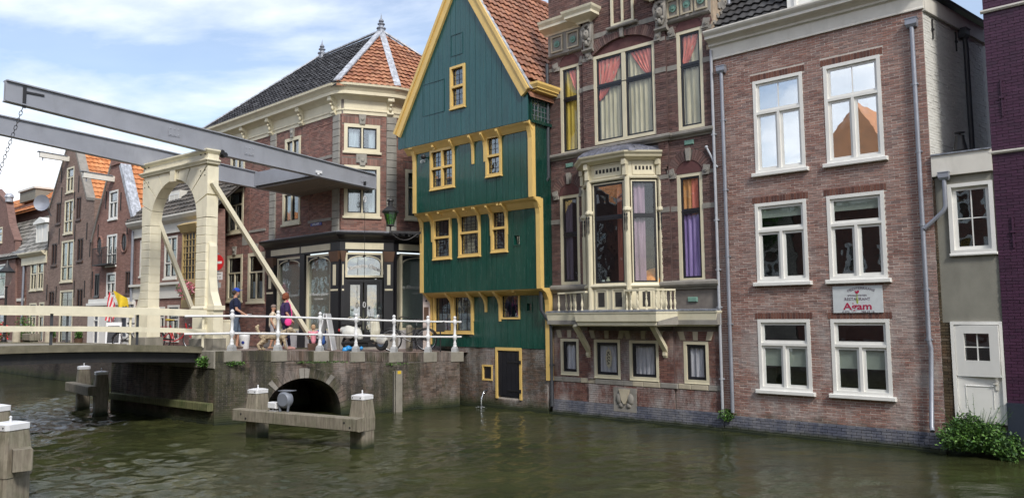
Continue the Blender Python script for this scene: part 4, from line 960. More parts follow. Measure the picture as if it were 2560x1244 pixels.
# boundary pipes
MT['greypipe'] = paint('painted_grey_pipe', (.40, .42, .46), .45, .1, 5, .25, (.2, .2, .2))
a = fB.px(1796, 700, -.06); pipe('drainpipe', 'slim pale grey square downpipe on the seam between the two brick houses', fB, [(a[0], -.06, zc+.25), (a[0], -.06, .33)], .036, MT['greypipe'], None, [(a[0], -.06, z) for z in (7.1, 5.0, 3.8, 2.9, 1.2)])
g1 = [(1766, 368), (1780, 395), (1786, 410), (1794, 418)]
pts = [(fB.u(x, y, -.05), -.05, fB.z(x, y, -.05)) for x, y in g1]
t = thing('wall_vent_pipe', 'short bent grey overflow pipe joining the slim downpipe beside the upper arch', 'pipe', fB.shift(pts[0][0], 0, pts[-1][2])); MB().tube([(pts[0][0], .0, pts[0][2])]+pts, .025, 8).ball(pts[0], .045, 8, 6).build('pipe', MT['greypipe'], t, fB, smooth=50)
dp = [(1379, 155), (1381, 440), (1376, 455), (1377, 640), (1370, 665), (1372, 775), (1384, 810), (1381, 1015)]
pts = []
for x, y in dp: u_, z_ = fB.px(x, y, -.2); pts.append((u_, -.2, z_))
pts = [(.02, -.12, pts[0][2]), (.02, -.12, pts[1][2]), (-.08, -.18, pts[2][2]), (-.08, -.18, pts[3][2]), (-.14, -.34, pts[4][2]), (-.14, -.34, pts[5][2]), (.03, -.13, pts[6][2]), (.03, -.13, pts[7][2])]
pipe('drainpipe', 'dark iron drainpipe bending down between the green wooden house and the oriel house', fB, pts, .052, MT['darkpipe'], None, [(p[0], p[1], (p[2]+q[2])/2) for p, q in zip(pts[::2], pts[1::2])])
# ---------------- the green wooden house, each storey jettied out over the one below
gn = (.012, .115, .088)
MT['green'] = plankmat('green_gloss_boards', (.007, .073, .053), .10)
MT['greent'] = plankmat('gable_boards_sky_tint', (.014, .088, .090), .22)  # same green paint, with the sky's teal reflection mixed into the gable colour
MT['greens'] = plankmat('side_boards_painted_shade', (.005, .045, .034), .2)  # darker copy of the green: shade of the side walls put into the colour
MT['b_green'] = brickmat('brick_grey_brown', [(.14, .09, .07), (.22, .14, .11), (.27, .20, .17), (.18, .15, .14), (.12, .085, .075)], dirt=.3, white=.75, moss=.35, top=.4)
G = thing('green_wooden_house', 'green plank house with a steep gable, jettied storeys and ochre trim on a brick base', 'house', M0.shift(-5.05, -.12))
GF = M0
def planks(par, frame, outline, y, holes, mat, w=.21, th=.035, seed=0, nm='plank', breaks=()):
    """outline(u)->(zlo, zhi) polyline; vertical boards cut round the openings"""
    rr = random.Random(seed); u0, u1 = outline['u']; zl, zh = outline['lo'], outline['hi']; cutsU = sorted(set([u0, u1]+[h[k] for h in holes for k in (0, 1) if u0 < h[k] < u1]))
    for a, b in zip(cutsU, cutsU[1:]):
        if b-a < .004: continue
        n = max(1, int(round((b-a)/w))); x = a
        ws = [rr.uniform(.8, 1.2) for _ in range(n)]; tot = sum(ws)
        for k in range(n):
            x1 = x+(b-a)*ws[k]/tot; m = (x+x1)/2
            segs = cutseg(zl(m), 99, [(h[2], h[3]) for h in holes if h[0] < m < h[1]])
            for s0, s1 in segs:
                tops = [(x, min(s1, zh(x))), (x1, min(s1, zh(x1)))]
                if s0 >= max(t[1] for t in tops)-.02: continue
                apex = [(c, min(s1, zh(c))) for c in breaks if x < c < x1]
                lo0, lo1 = (zl(x), zl(x1)) if s0 == zl(m) else (s0, s0)
                dy = rr.uniform(-.005, .005); g = .0035
                P = [(x+g, lo0), (x1-g, lo1), (x1-g, max(lo1, tops[1][1]))]+apex[::-1]+[(x+g, max(lo0, tops[0][1]))]
                MB().prism(P, y+dy, y+dy+th).build(nm, mat, par, frame)
            x = x1
def lin(p, q): return lambda u: p[1]+(q[1]-p[1])*(u-p[0])/(q[0]-p[0])
UL, UR = -5.04, .0
lv = {'L1': (-.14, 1.79, 3.52), 'L2': (-.49, 3.50, 6.0), 'L3': (-.80, 6.06, 8.1), 'G': (-1.03, 8.20, 9.0)}
def gz(key, Y, X=1190): return GF.z(X, Y, lv[key][0])
def grect(key, xl, xr, yt, yb): return GF.rect(xl, xr, yt, yb, lv[key][0])
W3a, W3b = grect('L3', 1077, 1137, 371, 471), grect('L3', 1216, 1255, 338, 440)
WG = grect('G', 1127, 1164, 164, 270)
W2 = [grect('L2', 1084, 1129, 545, 647), grect('L2', 1148, 1202, 528, 640), grect('L2', 1229, 1269, 517, 629)]; W2s = grect('L2', 1284, 1302, 586, 614)
W1a, W1b, W1s = grect('L1', 1085, 1184, 737, 832), grect('L1', 1252, 1300, 733, 797), grect('L1', 1316, 1331, 755, 779)
# core walls behind the boards
U1 = -.12
for k, (yy, z0, z1) in lv.items():
    hs = {'L1': [W1a, W1b, W1s], 'L2': W2+[W2s], 'L3': [W3a, W3b], 'G': []}[k]
    if k == 'G': continue
    holewall(MB(), UL+.04, UR-.04, z0+.03, z1+.1, hs, yy+.05, yy+.16).build('wall_core', MT['room'], G, GF)
zapex, uap = 13.30, -2.63; gl = lin((UL-.6, 8.84), (uap, zapex)); gr = lin((uap, zapex), (UR+.05, 9.10))
MB().prism([(UL-.52, 8.3), (UR, 8.3), (UR, 9.05), (uap, zapex-.15), (UL-.52, 8.9)], -.97, -.86).build('wall_core', MT['room'], G, GF)
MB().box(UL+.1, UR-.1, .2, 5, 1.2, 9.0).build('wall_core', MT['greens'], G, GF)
planks(G, GF, dict(u=(UL, UR), lo=lambda u: 1.79, hi=lambda u: 3.50), -.14, [W1a, W1b, W1s], MT['green'], .24, seed=1)
planks(G, GF, dict(u=(UL+.06, UR-.0), lo=lambda u: 3.50, hi=lambda u: 5.98), -.49, W2+[W2s], MT['green'], .24, seed=2)
planks(G, GF, dict(u=(UL+.02, UR-.0), lo=lambda u: 6.06, hi=lambda u: 8.14), -.80, [W3a, W3b], MT['green'], .24, seed=3)
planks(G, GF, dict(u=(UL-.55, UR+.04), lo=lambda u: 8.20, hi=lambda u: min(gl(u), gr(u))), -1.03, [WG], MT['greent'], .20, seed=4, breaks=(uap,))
# sealed loft hatches: thin battens round two boarded openings
for (x0, x1, y0, y1) in ((1057, 1111, 205, 285), (1128, 1157, 85, 138)):
    q = GF.rect(x0, x1, y0, y1, -1.03); m = MB(); t_ = .012
    m.box(q[0], q[1], -1.045, -1.03, q[3]-t_, q[3]).box(q[0], q[1], -1.045, -1.03, q[2], q[2]+t_).box(q[0], q[0]+t_, -1.045, -1.03, q[2], q[3]).box(q[1]-t_, q[1], -1.045, -1.03, q[2], q[3]); m.build('hatch_edge', MT['greent'], G, GF)
# side walls (right, towards the gap; left, towards the street)
for side, u in (('right', UR), ('left', UL)):
    for k, (yy, z0, z1) in lv.items():
        fs = None
        if side == 'right': p = GF.W(u, yy+.02); fs = Fr(p.x, p.y, EA+PI/2)
        else: p = GF.W(u, 2.4); fs = Fr(p.x, p.y, EA-PI/2)
        Lw = 2.4-yy; z1_ = {'L1': 3.55, 'L2': 6.06, 'L3': 8.2, 'G': 9.0}[k]
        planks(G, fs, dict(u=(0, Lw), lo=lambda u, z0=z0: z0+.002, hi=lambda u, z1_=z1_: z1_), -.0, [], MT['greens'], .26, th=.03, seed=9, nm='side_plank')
# ochre jetty beams, posts, knees, brackets
oc = MT['ochre']
def beam(z0, z1, ya, yb, nm='jetty_beam', u0=UL-.02, u1=UR+.02):
    MB().sweep([(0, z0), (.05, z0), (.09, z0+.03), (-ya+yb if False else .12, z1-.03), (.12, z1), (0, z1)], [(u0, ya), (u1, ya)]).build(nm, oc, G, GF)
def coving(ylow, yhigh, ztop, zbot, u0, u1):
    """sloped soffit board from the lower wall out to the edge of the jetty"""
    d = ylow-yhigh
    MB().sweep([(0, zbot), (.03, zbot), (d*.55, ztop-.12), (d-.03, ztop-.05), (d-.02, ztop), (0, ztop)], [(u0, ylow), (u1, ylow)]).build('jetty_beam', oc, G, GF)
coving(-.80, -1.03, 8.22, 7.98, UL-.3, UR+.02); coving(-.49, -.80, 6.08, 5.80, UL-.02, UR+.02); coving(-.14, -.49, 3.52, 3.33, UL, UR+.02)
def post(u, y, z0, z1, knee, w=.15, d=.12, side=1):
    m = MB(); m.box(u-w/2, u+w/2, y-.035, y+d, z0, z1-.45)
    P = [(y+d, z1-.45), (y-.035, z1-.45), (y-.06, z1-.3), (y-knee*.55, z1-.12), (y-knee, z1-.05), (y-knee, z1), (y+d, z1)]
    n = len(P); vs = [(u-w/2, a, b) for a, b in P]+[(u+w/2, a, b) for a, b in P]
    m.add(vs, [tuple(range(n)), tuple(range(2*n-1, n-1, -1))]+[(i, (i+1) % n, (i+1) % n+n, i+n) for i in range(n)]); return m.build('corner_post', oc, G, GF)
for u in (UL+.02, UR-.07): post(u, -.80, 6.06, 8.2, .21)
for u in (UL+.02, UR-.07): post(u, -.49, 3.5, 6.06, .28)
post(UL+.05, -.14, 1.85, 3.5, .3, .12); post(UR-.06, -.14, .92, 3.5, .3, .15)
def knee(u, y, ztop, drop, out, w=.08):
    P = [(y+.02, ztop), (y-out, ztop), (y-out, ztop-.06), (y-out*.75, ztop-.14), (y-out*.35, ztop-.26), (y-.05, ztop-.42), (y-.04, ztop-drop), (y+.02, ztop-drop)]
    n = len(P); vs = [(u-w/2, a, b) for a, b in P]+[(u+w/2, a, b) for a, b in P]
    MB().add(vs, [tuple(range(n)), tuple(range(2*n-1, n-1, -1))]+[(i, (i+1) % n, (i+1) % n+n, i+n) for i in range(n)]).build('knee_brace', oc, G, GF)
def cor(u, y, z, out, w=.07):
    m = MB(); m.box(u-w/2, u+w/2, y-out, y, z-.07, z).box(u-w/2, u+w/2, y-out*.6, y, z-.13, z-.07); m.build('corbel', oc, G, GF)
for X in (1135, 1183, 1213, 1252): knee(GF.u(X, 350, -.8), -.8, 8.16, {1135: .42, 1183: .85, 1213: .85, 1252: .8}[X], .22)
cor(GF.u(1085, 370, -.9), -.8, 8.12, .2)
for X, dr_ in ((1082, .9), (1150, .9), (1199, .5), (1229, .9), (1267, .9)): knee(GF.u(X, 530, -.49), -.49, 6.02, dr_, .28)
for X in (1104, 1167, 1190, 1252): cor(GF.u(X, 515, -.6), -.49, 6.03, .28)
for X, dr_ in ((1080, .9), (1131, .9), (1183, .9), (1216, .62), (1251, .9)): knee(GF.u(X, 750, -.14), -.14, 3.48, dr_, .3)
for X in (1290, 1240): cor(GF.u(X, 730, -.3), -.14, 3.50, .3)
# leaded windows
gl_ = MT['glassold']
def gwin(r, key, cols=1, split=.5, mx=1, mz=2, inner=True, nm='window'):
    y = lv[key][0]
    return window(G, GF, r, oc, MT['darkframe'], gl_, y=y, fw=.075, sw=.022, rows=((0, split, cols, mx, mz), (split, 1, cols, mx, mz)), depth=.12, proud=.05, mull=.07, sill=(.07, .04, .02), lead_=True, name=nm, roomm=MT['roomlight'])
gwin(W3a, 'L3', 2, .53, 1, 2); gwin(W3b, 'L3', 1, .5, 1, 2); gwin(WG, 'G', 1, .51, 1, 2)
for r in W2: gwin(r, 'L2', 1, .53, 3, 4)
y = lv['L1'][0]
w = window(G, GF, W1a, oc, MT['darkframe'], gl_, y=y, fw=.08, sw=.02, rows=((0, 1, 2, 2, 2),), depth=.12, proud=.05, mull=.14, sill=(.06, .04, .02), lead_=True, roomm=MT['roomlight'])
m_ = (W1a[0]+W1a[1])/2
for a, b in ((W1a[0]+.1, m_-.1), (m_+.1, W1a[1]-.1)): curtain(w, GF, a, b, W1a[2]+.08, W1a[2]+.62, y+.16, MT['lace'])
window(G, GF, W1b, oc, MT['darkframe'], gl_, y=y, fw=.05, sw=.02, rows=((0, 1, 1, 1, 2),), depth=.12, proud=.03, lead_=True, roomm=MT['roomlight'])
for r, k in ((W2s, 'L2'), (W1s, 'L1')): window(G, GF, r, MT['green'], MT['green'], MT['glass'], y=lv[k][0], fw=.03, sw=.015, rows=((0, 1, 1, 1 if k == 'L2' else 0, 0),), depth=.1, proud=.015, name='small_window')
# date and ball above the left window
u_, z_ = GF.px(1057, 403, -.83); text(G, GF.shift(0, 0), '1573', u_, z_-.05, .13, MT['white'], y=-.842, bold=.002)
u_, z_ = GF.px(1057, 391, -1.0); t = thing('cannonball', 'black cannonball fixed under the jetty beside the date', 'ball', loc=GF.W(u_-.02, -.96, z_-.04)); MB().ball((0, 0, .04), .085, 14, 8).build('iron_ball', MT['iron'], t, smooth=True); MB().tube([GF.i*0+Vector((0, 0, .04)), GF.i*.2-GF.e*.1+Vector((0, 0, .04))], .02, 6).build('peg', MT['iron'], t)
# bargeboards
def barge(p, q, w, ov=.0):
    d = Vector((q[0]-p[0], q[1]-p[1])).normalized(); nn = Vector((d.y, -d.x))
    if nn.y > 0: nn = -nn
    P = [p, q, (q[0]+nn.x*w, q[1]+nn.y*w), (p[0]+nn.x*w, p[1]+nn.y*w)]
    MB().prism(P, -1.12, -1.04).build('bargeboard', oc, G, GF)
    P2 = [(p[0]-nn.x*.05, p[1]-nn.y*.05), (q[0]-nn.x*.05, q[1]-nn.y*.05), (q[0]+nn.x*.05, q[1]+nn.y*.05), (p[0]+nn.x*.05, p[1]+nn.y*.05)]
    MB().prism(P2, -1.16, -.98).build('bargeboard_cap', oc, G, GF)
sL = (gl(uap)-gl(UL))/(uap-UL)
barge((UL-.62, 8.72), (uap, zapex+.22), .26); barge((uap, zapex+.22), (UR+.13, 9.05), .30)
# roof: two slopes, the right one in old orange pantiles
MT['t_green'] = tilemat('tile_brown_orange', [(.20, .075, .04), (.30, .125, .07), (.38, .17, .095), (.26, .11, .07), (.33, .16, .10)], .4, lichen=.12)
Vr = Vector((0, 0, 0)) + (-GF.e*(UR+.18-uap) + Vector((0, 0, zapex+.2-8.98))); eave = GF.W(UR+.16, -1.02, 9.0)
Lr = Vr.length
tiles(G, eave, GF.i, Vr, 6.5, Lr, MT['t_green'], tw=.22, th=.27, single=300, inside=lambda a, b: not (a < 1.5 and b < .62))
rp = [GF.W(UR+.16, -1.05, 8.93), GF.W(UR+.16, 5.6, 8.93), GF.W(uap, 5.6, zapex+.12), GF.W(uap, -1.05, zapex+.12)]
slab(G, 'roof', rp, .08, MT['t_green']); lp = [GF.W(UL-.62, -1.05, 8.7), GF.W(UL-.62, 5.6, 8.7), GF.W(uap, 5.6, zapex+.12), GF.W(uap, -1.05, zapex+.12)]
slab(G, 'roof', lp, .08, MT['t_green'])
Vl = GF.W(uap, 0, zapex+.16)-GF.W(UL-.62, 0, 8.72)
tiles(G, GF.W(UL-.62, -1.02, 8.76), GF.i, Vl, 6.5, Vl.length, MT['t_green'], tw=.22, th=.27, single=0)
m = MB()
for k in range(20): m.tube([GF.W(uap, -.9+.33*k, zapex+.2), GF.W(uap, -.9+.33*(k+1)+.03, zapex+.22)], .10, 8)
wbuild(m, 'ridge_tiles', MT['t_green'], G)['kind'] = 'stuff'
m = MB(); d_ = -Vr.normalized(); a = GF.W(uap, -1.03, zapex+.27); b = GF.W(UR+.2, -1.03, 9.07); m.bar(a, b, .13, .02, up=(0, 0, 1)); wbuild(m, 'verge_flashing', MT['leadwhite'], G)
# boxed eaves dormer with dark leaded light at the right
e0, e1 = GF.u(1288, 130, -.8), 0
MB().box(UR-.55, UR+.30, -.92, 2.4, 9.02, 9.09).build('eaves_soffit', MT['ochre'], G, GF)
MB().sweep([(0, 9.09), (.05, 9.09), (.05, 9.12), (.10, 9.2), (.10, 9.26), (0, 9.26)], [(UR-.55, -.92), (UR+.3, -.92), (UR+.3, 1.9)]).build('eaves_gutter', MT['ochre'], G, GF)
MB().box(UR-.55, UR+.28, -.90, 1.9, 9.1, 9.25).build('eaves_box', MT['green'], G, GF)
fs = Fr(*GF.W(UR+.03, -.94).xy, EA+PI/2)
fm_ = MB(); fm_.box(.03, 1.5, -.02, .1, 9.0, 9.06).box(.03, .1, -.02, .1, 8.25, 9.0).box(1.4, 1.5, -.02, .1, 8.25, 9.0).box(.03, 1.5, -.05, .1, 8.16, 8.25); sw_ = fm_.build('side_light_frame', MT['greens'], G, fs)
MB().box(.1, 1.4, .03, .04, 8.25, 9.0).build('pane', MT['glass'], sw_, fs)
m = MB()
for k in range(1, 9): m.box(.1+1.3*k/9-.006, .1+1.3*k/9+.006, .018, .03, 8.25, 9.0)
for k in range(1, 5): m.box(.1, 1.4, .016, .028, 8.25+.75*k/5-.006, 8.25+.75*k/5+.006)
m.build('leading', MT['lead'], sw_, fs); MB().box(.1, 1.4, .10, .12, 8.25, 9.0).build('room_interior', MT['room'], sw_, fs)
m = MB(); q = (1.15, 7.1, .32, .42)
for k in range(5): m.box(1.35+.07*k, 1.36+.07*k, -.03, -.02, 7.0, 7.45)
for k in range(6): m.box(1.33, 1.65, -.03, -.02, 7.0+.09*k, 7.01+.09*k)
m.build('window_grille', MT['offwhite'], G, fs)
# brick base with water door
D = GF.rect(1240, 1305, 868, 994, -.12); d2 = GF.rect(1206, 1232, 911, 950, -.12)
uB0 = -3.72; holewall(MB(), uB0, UR-.1, -1, 1.80, [D, d2], -.105, .3).build('base_wall', MT['mortar'], G, GF)
bricks(G, GF, (uB0, UR-.14), .0, 1.79, [D, d2], MT['b_green'], y=-.12, single=300, L=.19, H=.058, seed=41)
MB().box(uB0, UR-.1, -.16, .2, -1, .1).build('footing', MT['plinth'], G, GF)
fm_ = MB(); a, b, c, d = D; fm_.box(a, a+.08, -.15, 0, c-.03, d).box(b-.08, b, -.15, 0, c-.03, d).box(a+.08, b-.08, -.15, 0, d-.09, d); df = fm_.build('water_door_frame', oc, G, GF)
n = 5
dd = MB().box(a+.08, b-.08, -.10, -.05, c+.04, d-.09).build('door', MT['darkframe'], G, GF)
for k in range(n):
    x0 = a+.08+(b-a-.16)*k/n; MB().box(x0+.004, x0+(b-a-.16)/n-.004, -.115, -.10, c+.04, d-.09).build('door_board', MT['darkframe'], dd, GF)
for z_ in (c+.22, d-.42): MB().box(a+.45*(b-a), b-.02, -.135, -.115, z_-.02, z_+.02).box(b-.07, b-.01, -.17, -.13, z_-.05, z_+.05).build('strap_hinge', MT['iron'], dd, GF)
a, b, c, d = d2; fm_ = MB(); fm_.box(a, b, -.14, 0, c, c+.05).box(a, b, -.14, 0, d-.05, d).box(a, a+.05, -.14, 0, c+.05, d-.05).box(b-.05, b, -.14, 0, c+.05, d-.05); fr_ = fm_.build('small_window', oc, G, GF)
MB().box(a+.05, b-.05, -.09, -.05, c+.05, d-.05).build('shutter', MT['darkframe'], fr_, GF)
# water spout
u_, z_ = GF.px(1214, 975, -.2); t = thing('water_spout', 'thin stream of water falling from a short pipe in the brick base into the canal', 'water spout', loc=GF.W(u_, -.13, 0))
MT['waterjet'] = glassmat('water_jet', .5)
o_ = -GF.i
MB().tube([(0, 0, z_), o_*.12+Vector((0, 0, z_+.0))], .02, 8).build('pipe', MT['darkpipe'], t)
pts = [o_*(.12+.02*k)+Vector((0, 0, z_-.0-.045*k*(1+k*.10)*.5)) for k in range(8)]; pts = [p for p in pts if p.z > .02]+[o_*(.12+.02*7)+Vector((0, 0, .0))]
MB().tube(pts, [.012]+[.014+.002*i for i in range(len(pts)-1)], 8).build('water_stream', MT['waterjet'], t, smooth=True)
m = MB(); rr = random.Random(2)
for k in range(22): a_ = rr.uniform(0, 6.3); q_ = rr.uniform(.02, .16); m.ball((o_.x*.27+q_*math.cos(a_), o_.y*.27+q_*math.sin(a_), rr.uniform(0, .05)), rr.uniform(.006, .014), 5, 3)
m.build('splash', MT['leadwhite'], t)
# ------------------------------------------------------------------ water, ground, quays
def watermat():
    m, t, b, o = newmat('canal_water'); v = posn(t, (1, 1, 1))
    n = noise(t, posn(t), .35, 4); b.inputs['Roughness'].default_value = .03; b.inputs['IOR'].default_value = 1.33; b.inputs['Specular IOR Level'].default_value = .5
    t.links.new(ramp(t, n, [(.3, (.020, .026, .011)), (.7, (.050, .054, .020))]), b.inputs['Base Color'])
    a = noise(t, posn(t, (1.0, 1.7, 1)), 6.5, 3, .55); c = noise(t, posn(t, (1, 1.7, 1)), 17, 3, .6); d = noise(t, posn(t), .5, 2)
    h = mathn(t, 'ADD', mathn(t, 'MULTIPLY', a, 1.0), mathn(t, 'MULTIPLY', c, .42))
    # calmer patches close under the walls
    bp = N(t, 'ShaderNodeBump'); bp.inputs['Distance'].default_value = .012; t.links.new(maprange(t, d, .35, .65, .35, 1.0), bp.inputs['Strength'])
    t.links.new(h, bp.inputs['Height']); t.links.new(bp.outputs[0], b.inputs['Normal']); return m
MT['water'] = watermat()
import numpy as np
def watermesh():
    rg = np.random.RandomState(4); xs = np.arange(-17, 13.01, .052); ys = 7.5+25.5*np.linspace(0, 1, 400)**1.45; X, Y = np.meshgrid(xs, ys); Z = np.zeros_like(X)
    for k in range(44):
        L = .13*(8.5**(k/43)); th = rg.normal(1.75, .7); kx, ky = 2*PI/L*math.cos(th), 2*PI/L*math.sin(th); Z += .0064*L*np.sin(kx*X+ky*Y+rg.rand()*6.28+.8*np.sin(.7*X+.5*Y+k))
    g = sum(np.sin(rg.uniform(.2, .7)*X+rg.uniform(-.7, .7)*Y+rg.rand()*6)*.25 for _ in range(5)); amp = np.clip(.75-.045*(X+3), .35, 1.35)*(1+.45*g)
    edge_ = np.clip(np.minimum(np.minimum(X+17, 13-X), np.minimum(Y-7.5, 33-Y))/1.5, 0, 1); Z *= amp*edge_
    ny, nx = X.shape; v = np.stack([X.ravel(), Y.ravel(), Z.ravel()], 1); i = np.arange(ny*nx).reshape(ny, nx); f = np.stack([i[:-1, :-1].ravel(), i[:-1, 1:].ravel(), i[1:, 1:].ravel(), i[1:, :-1].ravel()], 1)
    V = v.tolist(); F = f.tolist(); o = len(V); x0, x1, y0, y1 = float(xs[0]), float(xs[-1]), float(ys[0]), float(ys[-1])
    V += [(-90, -60, 0), (60, -60, 0), (60, y0, 0), (-90, y0, 0), (-90, y1, 0), (60, y1, 0), (60, 90, 0), (-90, 90, 0), (x0, y0, 0), (x0, y1, 0), (x1, y0, 0), (x1, y1, 0)]
    F += [[o, o+1, o+2, o+3], [o+4, o+5, o+6, o+7], [o+3, o+8, o+9, o+4], [o+10, o+2, o+5, o+11]]
    me = bpy.data.meshes.new('water'); me.from_pydata(V, [], F); me.shade_smooth(); me.materials.append(MT['water']); me.update(); return struct(link('water', me))
watermesh()
def gz_(x, y): return 1.60+.30*math.exp(-((x+8.5)**2+(y-20.8)**2)/26)
QC, QR, QL = (-7.79, 20.30), (-1.64, 23.84), (-12.28, 23.75)
fQ = fr2(QC, QR); fLW = fr2(QL, QC)
MT['b_quay'] = brickmat('brick_quay', [(.06, .04, .03), (.11, .075, .055), (.16, .11, .085), (.13, .10, .085), (.19, .14, .11)], dirt=.5, white=.3, moss=.75, top=.42)
MT['coping'] = paint('quay_coping', (.24, .225, .19), .9, .2, 3, .65, (.06, .065, .035), bmp=.4)
def pavemat():
    m, t, b, o = newmat('street_clinkers'); g = N(t, 'ShaderNodeNewGeometry'); br = N(t, 'ShaderNodeTexBrick'); t.links.new(g.outputs['Position'], br.inputs['Vector'])
    br.inputs['Scale'].default_value = 5; br.inputs['Color1'].default_value = (.20, .13, .11, 1); br.inputs['Color2'].default_value = (.27, .20, .17, 1); br.inputs['Mortar'].default_value = (.12, .11, .10, 1); br.inputs['Mortar Size'].default_value = .012
    t.links.new(mixn(t, maprange(t, noise(t, posn(t), 1.2, 5), .4, .7, 0, .4), br.outputs[0], (.22, .21, .2)), b.inputs['Base Color']); b.inputs['Roughness'].default_value = .9; return m
MT['pave'] = pavemat()
# street sheet behind the quay walls
FB = [(-26.7, 40.46), (-45, 57)]
poly = [QC, QR, (-1.2, 24.3), (0, 26), (6, 34), (6, 60), (-60, 80), (-60, 70), FB[1], FB[0], (-16.6, 31.85), (-15.2, 30.4), QL]
me = bpy.data.meshes.new('street'); bm = bmesh.new(); f = bm.faces.new([bm.verts.new((x, y, 0)) for x, y in poly]); 
for k in range(-60, 8, 2): bmesh.ops.bisect_plane(bm, geom=bm.verts[:]+bm.edges[:]+bm.faces[:], plane_co=(k, 0, 0), plane_no=(1, 0, 0))
for k in range(20, 80, 2): bmesh.ops.bisect_plane(bm, geom=bm.verts[:]+bm.edges[:]+bm.faces[:], plane_co=(0, k, 0), plane_no=(0, 1, 0))
for v in bm.verts: v.co.z = gz_(v.co.x, v.co.y)
bmesh.ops.recalc_face_normals(bm, faces=bm.faces[:]); 
if sum(f.normal.z for f in bm.faces) < 0: bmesh.ops.reverse_faces(bm, faces=bm.faces[:])
bm.to_mesh(me); bm.free(); me.materials.append(MT['pave']); struct(link('street', me))
# quay wall with the culvert arch
LQ = (Vector(QR)-Vector(QC)).length; QW = thing('quay_wall', 'mossy brick quay wall with a dark culvert arch under the white railing', 'wall', fQ)
ax0, ax1 = fQ.u(662, 1030), fQ.u(852, 1030); axc = (ax0+ax1)/2; aw = (ax1-ax0)/2; azt = fQ.z(757, 944)
def gq(u): p = fQ.W(u, .1); return gz_(p.x, p.y)
N_ = 14; arcp = [(axc-aw*math.cos(PI*k/N_), azt*math.sin(PI*k/N_)**.8) for k in range(N_+1)]
m = MB()
def uq(z):
    a, b = 0.0, LQ
    for _ in range(30): a, b = ((a+b)/2, b) if gq((a+b)/2) > z else (a, (a+b)/2)
    return a if gq(LQ) < z else LQ
def strip(u0, u1, zl0, zl1): m.add([(u0, .012, zl0), (u1, .012, zl1), (u1, .012, gq(u1)-.02), (u0, .012, gq(u0)-.02), (u0, .6, zl0), (u1, .6, zl1), (u1, .6, gq(u1)-.02), (u0, .6, gq(u0)-.02)], [(0, 1, 2, 3), (4, 0, 3, 7), (1, 5, 6, 2), (3, 2, 6, 7), (5, 4, 7, 6)])
strip(0, ax0, -1, -1); strip(ax1, LQ, -1, -1)
for k in range(N_): strip(arcp[k][0], arcp[k+1][0], arcp[k][1], arcp[k+1][1])
m.build('wall_core', MT['mortardark'], QW)
m = MB()
for k in range(N_): a, b = arcp[k], arcp[k+1]; m.add([(a[0], .0, a[1]), (b[0], 0, b[1]), (b[0], 3.2, b[1]), (a[0], 3.2, a[1])], [(0, 1, 2, 3)])
m.add([(ax0, 3.2, -1), (ax1, 3.2, -1), (ax1, 3.2, 1.8), (ax0, 3.2, 1.8)], [(0, 1, 2, 3)]).add([(ax0, 0, -1), (ax0, 3.2, -1), (ax0, 3.2, .1), (ax0, 0, .1)], [(0, 1, 2, 3)]).add([(ax1, 0, -1), (ax1, 3.2, -1), (ax1, 3.2, .1), (ax1, 0, .1)], [(3, 2, 1, 0)])
m.build('culvert_vault', MT['b_quay'], QW)
def arch_cut(z, th=.26):
    if z > azt+th: return None
    s_ = max(0, z)/(azt+th); c = (1-min(1, s_)**2.5)**.5; return (axc-(aw+th)*c, axc+(aw+th)*c)
bricks(QW, fQ, lambda z: (0, min(LQ, uq(z+.27))), -.05, gq(0)-.28, [arch_cut], MT['b_quay'], y=0, single=300, L=.2, H=.058, seed=51)
n = 26
for k in range(n):
    t0, t1 = PI*(k+.06)/n, PI*(k+.94)/n; P = [(axc-(aw+r)*math.cos(t), (azt+r)*math.sin(t)**.8 if True else 0) for r, t in ((0, t0), (0, t1), (.26, t1), (.26, t0))]
    st = k in (6, 12, 13, 18); MB().prism(P, -.02 if st else -.006, .05).build('arch_stone' if st else 'arch_brick', MT['stone' if st else 'b_quay'], QW)
u = 0; rr = random.Random(8); k = 0   # brick-on-edge rim with stone blocks under the posts
zr = 1.53
posts_px = (580, 695, 800, 890, 985, 1070, 1137); PU = [fQ.u(x, 830, .16) for x in posts_px]
m0 = []
while u < LQ-.03:
    w_ = .068
    if any(abs(u+w_/2-p) < .22 for p in PU): u += w_; continue
    MB().box(u+.004, u+w_-.004, -.012+rr.uniform(-.003, .003), .22, gq(u)-.26, gq(u)+.006+rr.uniform(-.003, .003)).build('rim_brick', MT['b_quay'], QW); u += w_
for p in PU: MB().bev(p-.22, p+.22, -.02, .45, gq(p)-.285, gq(p)+.012, .012).build('coping_block', MT['coping'], QW)
# second face: the bridge abutment
LA = (Vector(QL)-Vector(QC)).length; AB = thing('bridge_abutment', 'dark streaked brick abutment under the end of the drawbridge with a mossy timber along it', 'abutment', fLW)
def ga(u): p = fLW.W(u, .1); return gz_(p.x, p.y)
m = MB(); n = 8
for k in range(n): a, b = LA*k/n, LA*(k+1)/n; m.add([(a, .012, -1), (b, .012, -1), (b, .012, ga(b)-.03), (a, .012, ga(a)-.03), (a, .5, -1), (b, .5, -1), (b, .5, ga(b)-.03), (a, .5, ga(a)-.03)], [(0, 1, 2, 3), (4, 0, 3, 7), (1, 5, 6, 2), (3, 2, 6, 7), (5, 4, 7, 6)])
m.build('wall_core', MT['mortardark'], AB)
bricks(AB, fLW, (0, LA), -.05, 1.45, [], MT['b_quay'], y=0, single=200, L=.2, H=.058, seed=52)
for k in range(9): MB().bev(LA*k/9+.006, LA*(k+1)/9-.006, -.03, .5, 1.45, ga(LA*(k+.5)/9)+.01, .015).build('coping_block', MT['coping'], AB)
